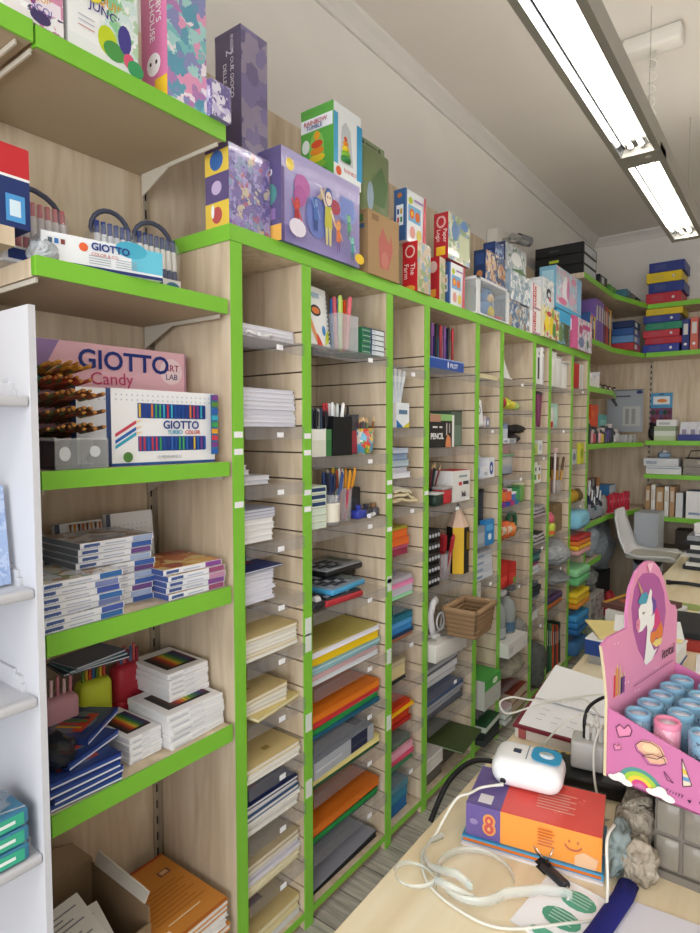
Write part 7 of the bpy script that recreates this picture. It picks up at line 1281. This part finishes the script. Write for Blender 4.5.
# --- pink unicorn display
disp = thing('pink_display_box', 'pink cardboard counter display with unicorn header, holding patterned tubes', 'display box', (-.272, 1.175, .8985), math.radians(-11))
PK = mat('#cb78a8', .55); PK2 = mat('#b85f94', .55); PKL = mat('#e394b6', .55); CRM = mat('#d9cda8', .6)
# local axes: x = near face direction (a), y = header direction (b), z up
A_, B_, t = .25, .335, .0035
m = MB(); m.box(0, 0, 0, A_, B_, t, PK2); m.build('tray_floor', disp)
def side(y, flip=False):
    pr_ = [(0, 0), (A_, 0), (A_, .068), (.157, .091), (0, .132)]
    mb = MB(); n = 5
    mb.add([(p[0], y, p[1]) for p in pr_] + [(p[0], y+t, p[1]) for p in pr_], [list(range(n)), list(range(n, 2*n))[::-1]] + [[(i+1) % n, i, n+i, n+(i+1) % n] for i in range(n)], PK)
    return mb
nf = side(0)
ZO = .9
def L2(pts): return [(p[0], p[1]-ZO+.0015) for p in pts]
INK = mat('#3a1f3a', .6)
def outline(pts, w=.0014, m=INK):
    out = []; n = len(pts)
    for i in range(n):
        a_, b_ = Vector(pts[i]), Vector(pts[(i+1) % n]); d = (b_-a_); 
        if d.length < 1e-6: continue
        d.normalize(); nn = Vector((-d.y, d.x))*w/2; out.append(('p', [tuple(a_-nn), tuple(b_-nn), tuple(b_+nn), tuple(a_+nn)], m))
    return out
heart = [(.022,.983),(.042,.993),(.045,1.005),(.038,1.013),(.031,1.003),(.023,1.008),(.016,1.0)]
hs = [(.020+.5*(p[0]-.03), .965+.5*(p[1]-1.0)) for p in heart]
mac1 = [(.053,.982),(.063,.993),(.08,.997),(.095,.993),(.102,.982),(.092,.972),(.07,.968),(.057,.973)]
mac2 = [(.066,.969),(.084,.978),(.104,.978),(.107,.97),(.096,.962),(.078,.957)]
nf.face((0, 0, 0), (1, 0, 0), (0, 0, 1), [('p', L2(heart), '#e58fb4'), ('p', L2(hs), '#e58fb4'), ('p', L2(mac1), '#e7b79a'), ('p', L2([(x*.6+.031, z*.6+.393) for x, z in mac1]), '#f0d0a8'), ('p', L2(mac2), '#e7b79a')] )
nf.face((0, -.0016, 0), (1, 0, 0), (0, 0, 1), outline(L2(heart))+outline(L2(hs), .001)+outline(L2(mac1), .0012)+outline(L2(mac2), .0012))
def arc(r0, r1, c): return ('p', [(.062+r1*1.15*math.cos(a_), .905-ZO+r1*math.sin(a_)) for a_ in [PI*.06+PI*.88*i/12 for i in range(13)]] + [(.062+r0*1.15*math.cos(a_), .905-ZO+r0*math.sin(a_)) for a_ in [PI*.94-PI*.88*i/12 for i in range(13)]], c)
nf.face((0, 0, 0), (1, 0, 0), (0, 0, 1), [arc(.028, .035, '#5a9a92'), arc(.021, .028, '#a8d04a'), arc(.014, .021, '#e8cf4a'), arc(.008, .014, '#d8508a')])
cloud = lambda x, z, s_: [('e', x, z, .012*s_, .007*s_, '#f4efec'), ('e', x+.011*s_, z-.003*s_, .011*s_, .006*s_, '#f4efec'), ('e', x-.011*s_, z-.003*s_, .010*s_, .005*s_, '#f4efec'), ('e', x+.002, z+.005*s_, .008*s_, .006*s_, '#f4efec')]
nf.face((0, -.0022, 0), (1, 0, 0), (0, 0, 1), cloud(.026, .008, 1.05)+cloud(.097, .012, 1.15))
uh = [(.130,.987),(.147,.946),(.133,.938)]
nf.face((0, 0, 0), (1, 0, 0), (0, 0, 1), [('p', L2(uh), '#e8d6c0'), ('p', L2([(.1305,.97),(.1375,.967),(.139,.96),(.131,.962)]), '#e8c24a'), ('p', L2([(.1315,.956),(.1415,.956),(.1435,.95),(.132,.949)]), '#6a9ac8')])
nf.face((0, -.0016, 0), (1, 0, 0), (0, 0, 1), outline(L2(uh), .0012)+outline(L2([(.102,.952),(.118,.938),(.108,.939)]), .0012)+[('p', L2([(.108+.005*k,.924-.002*math.sin(k)),(.110+.005*k,.924),(.107+.005*k,.917)]), INK) for k in range(6)]+[('p', L2([(.16+.005*k,.926),(.162+.005*k,.926),(.16+.005*k,.919)]), INK) for k in range(5)]+[('p', L2([(.142,.921),(.149,.923),(.146,.916)]), INK)])
nf.build('side_wall', disp)
side(B_-t).build('side_wall', disp)
MB().box(A_-t, t, 0, A_, B_-t, .068, PK2).build('front_lip', disp)
hp = [(-.002, .0), (-.004, 1.05-ZO), (-.018, 1.111-ZO), (-.033, 1.158-ZO), (-.004, 1.168-ZO), (.074, 1.168-ZO), (.072, 1.199-ZO), (.082, 1.245-ZO), (.11, 1.273-ZO), (.14, 1.284-ZO), (.165, 1.288-ZO), (.195, 1.283-ZO), (.226, 1.265-ZO), (.256, 1.232-ZO), (.282, 1.187-ZO), (.297, 1.173-ZO), (.322, 1.166-ZO), (.336, 1.15-ZO), (.338, .0)]
n = len(hp); hd = MB(); hx = -.006
hd.add([(hx, y, z) for y, z in hp] + [(-.0005, y, z) for y, z in hp], [list(range(n))[::-1]], PKL); hd.add([(-.0005, y, z) for y, z in hp], [list(range(n))], PKL)
hd.add([(hx, y, z) for y, z in hp] + [(-.0005, y, z) for y, z in hp], [[i, (i+1) % n, n+(i+1) % n, n+i] for i in range(3)], CRM)
hd.add([(hx, y, z) for y, z in hp] + [(-.0005, y, z) for y, z in hp], [[i, (i+1) % n, n+(i+1) % n, n+i] for i in range(3, n)], PK)
def H(pts): return [(y, z-ZO) for y, z in pts]
hr = [('p', H([(0.165,1.264),(.14,1.266),(0.118,1.258),(0.1,1.24),(0.09,1.205),(0.102,1.157),(0.128,1.112),(0.157,1.084),(0.187,1.071),(0.228,1.083),(0.256,1.115),(0.268,1.163),(0.255,1.207),(0.225,1.244),(0.198,1.257)]), '#b05c9a')]
hr += [('p', H([(0.214,1.184),(0.23,1.167),(0.239,1.147),(0.224,1.137),(0.199,1.139),(0.206,1.151),(0.203,1.169)]), '#d8407e'), ('p', H([(0.241,1.147),(0.253,1.129),(0.252,1.113),(0.235,1.11),(0.217,1.117),(0.193,1.106),(0.179,1.119),(0.186,1.133),(0.216,1.132)]), '#e8803a'), ('p', H([(0.25,1.11),(0.244,1.097),(0.218,1.096),(0.197,1.108),(0.213,1.113)]), '#ecd27a'), ('p', H([(0.183,1.212),(0.207,1.199),(0.214,1.184),(0.2,1.173),(0.192,1.178)]), '#6a4a9a')]
hr += [('p', H([(0.177,1.229),(0.186,1.222),(0.184,1.208),(0.191,1.192),(0.192,1.174),(0.184,1.169),(0.203,1.172),(0.202,1.148),(0.194,1.14),(0.184,1.134),(0.183,1.118),(0.206,1.092),(0.223,1.093),(0.195,1.074),(0.166,1.071),(0.156,1.079),(0.163,1.113),(0.167,1.143),(0.164,1.157),(0.141,1.148),(0.122,1.149),(0.111,1.162),(0.112,1.174),(0.124,1.179),(0.121,1.196),(0.13,1.204),(0.153,1.204),(0.167,1.215)]), '#f2efe9'),
  ('p', H([(0.111,1.162),(0.112,1.174),(0.124,1.179),(0.13,1.171),(0.129,1.156),(0.122,1.149)]), '#e58aa8'), ('p', H([(0.115,1.213),(0.126,1.206),(0.157,1.202),(0.167,1.215),(0.156,1.226),(0.134,1.226)]), '#4a9ab0'), ('p', H([(0.104,1.265),(0.14,1.229),(0.13,1.226)]), '#c8a27a')]
hr += [('p', H([(0.136,1.19),(0.143,1.182),(0.154,1.187),(0.143,1.185)]), '#3a2f3a'), ('p', H([(0.116,1.166),(.119,1.168),(.119,1.163)]), '#8a3f5a'), ('p', H([(0.152,1.285),(0.169,1.261),(0.184,1.282)]), '#f7c3d4')]
hd.face((-.0005, 0, 0), (0, 1, 0), (0, 0, 1), hr)
PENC = [(.020, 1.10, '#d8402f'), (.029, 1.112, '#e8a52f'), (.040, 1.105, '#e0b07a'), (.047, 1.09, '#3a3468'), (.056, 1.09, '#7a3f8a')]
pp = []
for y, z, c in PENC: pp += [('p', H([(y, 1.045), (y+.007, 1.045), (y+.007, z-.012), (y, z-.012)]), c), ('p', H([(y, z-.012), (y+.007, z-.012), (y+.0035, z)]), '#e2c49a')]
hd.face((-.0005, 0, 0), (0, 1, 0), (0, 0, 1), pp)
hd.face((-.0005, 0, 0), (0, 1, 0), (0, 0, 1), [('e', .02+.05*k % .29, [1.15, 1.06, 1.03, 1.14, 1.05, 1.02][k % 6]-ZO, .0025, .0025, '#f6cfdc') for k in range(12)] + [('r', .1, 1.044-ZO, .31, 1.0455-ZO, '#8a3f6a')])
hd.build('header_card', disp)
text(disp, 'itotal', .031, '#33202f', (.001, .247, 1.062-ZO), Y+ZU*.04, ZU, bold=.0002, sx=1.05)
# patterned tubes
TU = {}
def tubething(a_, b_, col, rim, lab, z=.0045, grp=None, h=.115):
    c = Matrix.Rotation(math.radians(-11), 3, 'Z') @ Vector((a_, b_, z)) + Vector((-.272, 1.175, .8985))
    if col in TU: return dup(TU[col], c, R.uniform(0, 6), lab, grp)
    r_ = .0225; mb = MB(); pat = art([col, col, rim, col, '#4a5a74' if col != '#e79db4' else '#f2dfe4'], 70, 3)
    mb.lathe([(0, 0), (r_, 0), (r_, h), (r_-.004, h+.003), (r_-.005, h-.002), (0, h-.002)], pat, 20); o = mb.build('patterned_tube', None, c, label=lab, cat='tube', group=grp)
    MB().lathe([(r_+.0004, h-.008), (r_+.0008, h), (r_-.002, h+.0042), (r_-.0055, h+.002), (r_-.0052, h-.003)], mat(rim, .35), 20).build('rim', o)
    MB().lathe([(0, h-.003), (r_-.006, h-.0025), (r_-.006, h-.002), (0, h-.001)], art(['#dfe4ea', '#c9d2da', '#e8c4c8', '#eef0f2'], 90, 2), 16).build('printed_lid', o)
    TU[col] = o; return o
for i in range(3):
    for j in range(5):
        pos = (.034+.056*i, .05+.056*j)
        if (i, j) == (1, 0): continue
        tubething(pos[0], pos[1], '#86a9c0', '#7fadc8', f'blue patterned tube, {["first", "second", "third", "fourth", "fifth"][j]} in the {["header side", "middle", "lip side"][i]} row of pink display', grp='blue tubes in pink display')
tubething(.086, .052, '#e79db4', '#e58aa8', 'only pink cactus patterned tube in the pink display')
tubething(.19, .06, '#86b2cc', '#7fb8d6', 'blue patterned tube by the outer lip of the pink display', grp='blue tubes in pink display') if False else None
MB().box(.0226, -.004, .02, .0236, .004, .045, '#3f8a4a').box(.0226, -.009, .028, .0234, -.005, .036, '#3f8a4a').box(.0226, .005, .032, .0234, .009, .04, '#3f8a4a').build('cactus_print', TU['#e79db4'])
TU['#e79db4'].rotation_euler = (0, 0, -1.2)
# --- crumpled bags with grey pouches between pack and organiser
for i, (x, y, dx, dy, dz, sd, c, al, nm) in enumerate([(-.222, 1.22, .085, .14, .11, 3, '#a59b8b', .93, 'grey plastic bag of pouches heaped under the pink display'), (-.205, 1.135, .075, .07, .075, 5, '#b0a592', .9, 'crumpled grey pouch at the front beside the organiser'), (-.238, 1.14, .05, .10, .085, 9, '#a9bcbc', .65, 'bluish clear crumpled bag by the wrapped pack end'), (-.212, 1.30, .10, .1, .12, 12, '#8c8478', .9, 'darker grey plastic bag at the rear under pink display')]):
    lump('plastic_bag', nm, 'plastic bag', x, y, TZ, dx, dy, dz, bagmat(c, al), sd, sub=4, rough=.3, folds=4.)
# --- open account book with papers
ob = thing('open_book', 'thick open ledger with burgundy edge and white pages on the work table', 'book', (-.575, 1.49, TZ), 0)
MB().add([(0, 0, 0), (.30, .01, 0), (.26, .39, 0), (-.03, .38, 0), (0, 0, .026), (.30, .01, .026), (.26, .39, .026), (-.03, .38, .026)], [[0,3,2,1], [4,5,6,7], [0,1,5,4], [1,2,6,5], [2,3,7,6], [3,0,4,7]], mat('#d9d2cc', .6)).build('page_block', ob)
MB().add([(-.004, -.004, .026), (.305, .006, .026), (.265, .395, .026), (-.036, .385, .026), (-.004, -.004, .034), (.305, .006, .034), (.265, .395, .034), (-.036, .385, .034)], [[0,3,2,1], [4,5,6,7], [0,1,5,4], [1,2,6,5], [2,3,7,6], [3,0,4,7]], mat('#7a2434', .5)).build('burgundy_cover', ob)
MB().box(.012, -.006, .003, .03, -.0012, .026, mat('#b05a5a', .5)).build('spine_tab', ob)
vs = []; nx, ny = 10, 6
for i in range(nx+1):
    for j in range(ny+1):
        u, v = i/nx, j/ny; x = .008+(.29)*u+(-.03-.005*u)*v*1.0; y = .004+.012*u+.37*v; vs.append((x, y, .0345+.012*math.sin(PI*min(1, v*1.0))*.6+.008*v*(1-v)*4*(.3+.7*abs(math.sin(3*u)))))
pg = MB(); pg.add(vs, [[i*(ny+1)+j, (i+1)*(ny+1)+j, (i+1)*(ny+1)+j+1, i*(ny+1)+j+1] for i in range(nx) for j in range(ny)], PAPER, True); pg.build('top_page', ob)
MB().face((.03, .03, .044), (1, 0, 0), (0, 1, 0), [('r', .01+.04*(k % 4), .01+.03*(k//4), .028+.04*(k % 4), .0125+.03*(k//4), '#a8a8b4') for k in range(9)]).build('handwriting', ob)
o = MB(); o.add([(0, 0, .0), (.27, -.015, .0), (.24, .20, .004), (-.02, .24, .010), (0, 0, .0015), (.27, -.015, .0015), (.24, .20, .0055), (-.02, .24, .0115)], [[0,3,2,1], [4,5,6,7], [0,1,5,4], [1,2,6,5], [2,3,7,6], [3,0,4,7]], PAPER); o = o.build('paper_sheet', None, (-.575, 1.64, TZ+.052), 0, label='large white sheet lying on the open ledger', cat='paper'); MB().box(.1, -.006, .0016, .27, -.004, .002, '#c9c9d2').build('crease', o)
# --- further papers, envelopes, blue book on the work table
def flat(name, lab, cat, x, y, z, w, d, t_, rot, col, prints=None):
    o = MB(); o.box(-w/2, -d/2, 0, w/2, d/2, t_, mat(col, .6)); 
    if prints: o.face((-w/2, -d/2, t_), (1, 0, 0), (0, 1, 0), prints)
    o = o.build(name, None, (x, y, z), rot, label=lab, cat=cat); MB().box(-w/2, -d/2, t_, w/2, -d/2+.004, t_+.0006, mat(col, .5)).build('folded_edge', o); return o
book('blue_book', 'thick white book with dark blue spine lying by the table edge', 'book', -.43, 2.10, TZ, .25, .2, .048, '#27458a', '#d9d9d6', -PI/2, spine='x1') if False else None
o = MB(); o.box(-.14, -.10, 0, .14, .10, .004, '#2b4a90').box(-.14, -.10, .004, .14, -.096, .052, mat('#27448a', .4)).box(-.14, -.10, .052, .14, .10, .056, mat('#e4e4e6', .5)); o = o.build('blue_book', None, (-.43, 2.22, TZ+.03), -.05, label='thick book with dark blue spine stacked near the table edge', cat='book'); MB().box(-.137, -.096, .004, .137, .097, .052, '#e6e4de').build('pages', o); text(o, 'MASTER', .028, '#c9d4ea', (-.07, -.1005, .018), X, ZU)
flat('grey_pad', 'grey pad under the blue spined book', 'pad', -.43, 2.23, TZ, .27, .2, .029, .04, '#9a9c9a')
flat('manila_envelope', 'yellow manila envelope resting on the blue spined book', 'envelope', -.46, 2.29, TZ+.0875, .27, .2, .006, .5, '#e2cf8c')
flat('paper_sheet', 'white folded sheet lying over the manila envelope', 'paper', -.42, 2.36, TZ+.0945, .22, .2, .003, .2, '#eeeef0')
o = MB(); o.rbox(-.05, -.03, 0, .05, .03, .05, .012, BLACK, 2); o = o.build('black_stapler', None, (-.33, 2.04, TZ), .4, label='black stapler partly hidden behind the pink display, by ledger', cat='stapler'); MB().rbox(-.052, -.02, .05, .04, .02, .058, .003, CHROME).build('chrome_top', o)
flat('paper_sheet', 'white paper sheet between ledger and blue spined book', 'paper', -.3, 1.98, TZ, .25, .16, .004, .1, '#e9e9ee')
flat('picture_book', 'dark orange picture book leaning flat past the envelopes', 'book', -.52, 2.78, TZ+.05, .22, .26, .02, -.25, '#5a3a34', [('e', .08, .1, .05, .04, '#a8543a'), ('e', .15, .18, .04, .03, '#b86a4a'), ('e', .06, .2, .03, .03, '#8a4a5a'), ('r', .0, .0, .02, .26, '#b8862a')])
flat('paper_pile', 'white paper pad under the dark orange picture book', 'paper', -.50, 2.78, TZ, .24, .3, .049, -.1, '#d9d8d4')
flat('grey_folder', 'white sheet lying behind the pink display header', 'paper', -.15, 2.33, TZ, .22, .2, .01, .1, '#e6e6ea')
o = flat('black_sketchbook', 'black sketchbook with white script beside the far table edge', 'sketchbook', -.20, 2.66, TZ+.035, .34, .30, .022, .12, '#2a2b2e', [('e', .26, .22, .02, .012, '#c9b8a0'), ('e', .22, .08, .018, .012, '#a8503a'), ('e', .29, .1, .016, .01, '#b8603a'), ('e', .15, .06, .02, .012, '#8a4a3a')]); text(o, 'un', .09, '#d9d6cc', (-.06, -.03, .0215), X, Y, bold=.001)
flat('red_edged_pad', 'red edged paper pad under the black sketchbook', 'pad', -.16, 2.64, TZ, .36, .34, .034, .05, '#a83a34')
flat('paper_sheet', 'white sheet stretching behind the black sketchbook', 'paper', -.12, 2.93, TZ, .42, .18, .012, .0, '#e4e3ea')
flat('manila_envelope', 'yellow envelope showing beyond the pink display corner', 'envelope', -.12, 2.08, TZ+.0, .3, .22, .012, -.2, '#dfc98a')
# far table goods
F = .7655
for i in range(8): flat('thick_book', f'dark covered book, {nth(i, 8)} of the pile on the far table', 'book', -.36+.012*(i % 3), 3.98+.01*(i % 2), F+.024*i, .3, .24, .0228, .05*((i % 3)-1), ['#2a2c30', '#d8d6d2', '#34363c', '#c9c7c4', '#2f3238', '#dad8d6', '#26282c', '#8f9298'][i]) if i != 1 else flat('thick_book', 'white paged book, second from the bottom of the pile on the far table', 'book', -.35, 3.98, F+.024, .3, .24, .0228, 0, '#d8d6d2')
o = MB(); nx = 6
vs = [(-.15+.3*i/nx, -.11+.22*j, .012+.02*math.sin(i*.9)+.03*j) for i in range(nx+1) for j in range(2)]; o.add(vs, [[2*i, 2*i+2, 2*i+3, 2*i+1] for i in range(nx)], PAPER); o.box(-.15, -.11, 0, .15, .11, .012, PAPER)
o = o.build('paper_sheaf', None, (-.33, 4.02, F+.1945), .15, label='white sheaf of curled papers topping the book pile', cat='paper'); MB().box(-.15, -.1105, .004, .15, -.11, .008, GREYP).build('sheet_edges', o)
o = MB(); o.tube([(-.12, 0, .01), (-.04, .012, .012), (.04, -.005, .011), (.14, .02, .016)], .01, BLACK, 8, flat=.009); o = o.build('black_cord_strip', None, (-.40, 3.45, F), .12, label='black spiral cord lying on the far table', cat='cord'); MB().lathe([(0, 0), (.012, 0), (.012, .02), (0, .02)], BLACK, 10, (-.12, 0, 0)).build('end_knob', o)
flat('pink_sheet', 'pale pink sheet on the far table corner', 'paper', -.15, 3.3, F, .3, .2, .004, .1, '#d8c4b4')
# ================================================================ suspended lamp and light
def emis(name, h, s):
    m, nt, N, L, b = nodes(name); b.inputs['Emission Color'].default_value = lin(h); b.inputs['Emission Strength'].default_value = s; b.inputs['Base Color'].default_value = lin(h); return m
TUBE = emis('lit_tube', '#fffaf2', 24.)
LZc = 2.66
def lamp(name, lab, x, ya, yb, wires=True, mods=2):
    o = thing(name, lab, 'ceiling lamp', (x, ya, LZc)); Lh = yb-ya; w = .083
    HS = mat('#a39f97', .35, metal=.35); RF = mat('#6f6d68', .3); MR = mat('#3c4046', .12, metal=.8)
    h = MB(); h.box(-w, 0, .055, w, Lh, .075, HS); h.box(-w, 0, 0, -w+.022, Lh, .055, HS); h.box(w-.022, 0, 0, w, Lh, .055, HS)
    ml = Lh/mods
    for i in range(mods+1): h.box(-w, max(0, ml*i-.06), -.001, w, min(Lh, ml*i+.06), .03, HS)
    h.build('housing', o)
    for i in range(mods):
        y0, y1 = ml*i+.061, ml*(i+1)-.061
        MB().cyl((0, y0, .095), (0, y1, .095), .008, .008, TUBE, 10).build('lamp_tube', o); MB().box(-.05, y0, .0755, -.046, y1, .11, HS).box(.046, y0, .0755, .05, y1, .11, HS).build('uplight_trough', o)
    for i in range(mods):
        y0, y1 = ml*i+.061, ml*(i+1)-.061
        r = MB(); r.add([(-w+.038, y0, .03), (-.03, y0, .05), (.032, y0, .05), (w-.038, y0, .03), (-w+.038, y1, .03), (-.032, y1, .05), (.032, y1, .05), (w-.038, y1, .03)], [[0,1,5,4], [1,2,6,5], [2,3,7,6]], RF); r.build('reflector', o)
        for s in (-1, 1): MB().add([(s*(w-.023), y0, .0), (s*(w-.04), y0, .045), (s*(w-.04), y1, .045), (s*(w-.023), y1, .0)], [[0, 1, 2, 3]], MR).build('mirror_side', o)
        for tx, rr in ((-.022, .0075), (.018, .008)):
            t = MB().cyl((tx, y0+.02, .028), (tx, y1-.02, .028), rr, rr, TUBE, 12).build('lamp_tube', o)
            for yy in (y0+.012, y1-.024): MB().cyl((tx, yy, .028), (tx, yy+.012, .028), .011, .011, mat('#d8d6d0', .4), 10).build('end_cap', t)
        MB().cyl((.03, ml*(i+1)-.012, -.0012), (.03, ml*(i+1)-.012, -.003), .012, .012, BRACK, 10).build('sensor_cap', o) if i == 0 else None
    if wires:
        for yy in (.55*Lh, .98*Lh):
            wr = MB(); wr.cyl((0, yy, .075), (0, yy, ZC-LZc), .0015, .0015, STEEL, 6); wr.build('hanging_wire', o)
    return o
lp = lamp('suspended_lamp', 'long grey suspended lamp with two lit fluorescent sections over the aisle', -.561, 1.44, 4.01)
# ceiling feed box with coiled flex
f = MB(); f.rbox(-.12, -.05, 0, .12, .05, .07, .012, mat('#d9d5cd', .5), 2); f.build('ceiling_rose', lp, (-.03, 1.62, ZC-LZc-.07))
c = MB(); c.tube([(-.03+.016*math.cos(t*1.9), 1.62+.016*math.sin(t*1.9), ZC-LZc-.07-.0165*t) for t in [i*.35 for i in range(92)]], .004, mat('#d6d2ca', .5), 6); c.build('coiled_flex', lp)
lamp('suspended_lamp', 'second grey suspended lamp with two lit fluorescent sections further along the shop', 1.25, 1.6, 4.23)
lamp('suspended_lamp', 'third grey suspended lamp with two lit fluorescent sections near the shop front', -.3, -1.9, .5)
lamp('suspended_lamp', 'fourth grey suspended lamp with two lit fluorescent sections near the shop front', 1.5, -1.9, .73)
lamp('suspended_lamp', 'fifth grey suspended lamp with one lit fluorescent section by the end wall', .62, 4.35, 5.6, True, 1)  # extra fixture added out of view to brighten the chair and end wall
# daylight through the shop window behind the photographer
def area(name, loc, rot, sx, sy, e, col):
    l = bpy.data.lights.new(name, 'AREA'); l.shape = 'RECTANGLE'; l.size = sx; l.size_y = sy; l.energy = e; l.color = col
    o = bpy.data.objects.new(name, l); COL.objects.link(o); o.location = loc; o.rotation_euler = rot; return o
area('shop_window_daylight', (.95, Y0-.15, 1.6), (PI/2, 0, 0), 4.0, 2.1, 110, (.95, .97, 1.0))
w = bpy.data.worlds.new('shop_world'); SC.world = w; w.use_nodes = True
w.node_tree.nodes['Background'].inputs['Color'].default_value = (.9, .94, 1, 1); w.node_tree.nodes['Background'].inputs['Strength'].default_value = .6
# letters are plain meshes
dg = bpy.context.evaluated_depsgraph_get()
for o in [o for o in COL.objects if o.type == 'FONT']:
    me = bpy.data.meshes.new_from_object(o.evaluated_get(dg)); n = bpy.data.objects.new('lettering', me); COL.objects.link(n)
    n.parent = o.parent; n.matrix_local = o.matrix_local.copy(); bpy.data.objects.remove(o)
# ================================================================ camera
cd = bpy.data.cameras.new('camera'); cam = bpy.data.objects.new('camera', cd); COL.objects.link(cam); SC.camera = cam
cd.sensor_fit = 'HORIZONTAL'; cd.sensor_width = 36; cd.lens = 600/700*36; cd.clip_start = .02
cam.location = (0, 0, 1.55); cam.rotation_euler = (PI/2-math.atan(34.5/600), 0, math.radians(36.87))
vs_ = SC.view_settings; vs_.view_transform = 'Standard'; vs_.look = 'None'; vs_.gamma = 1; vs_.exposure = .3; vs_.use_curve_mapping = False
SC.display_settings.display_device = 'sRGB'
SC.cycles.transparent_max_bounces = 24; SC.cycles.max_bounces = 8
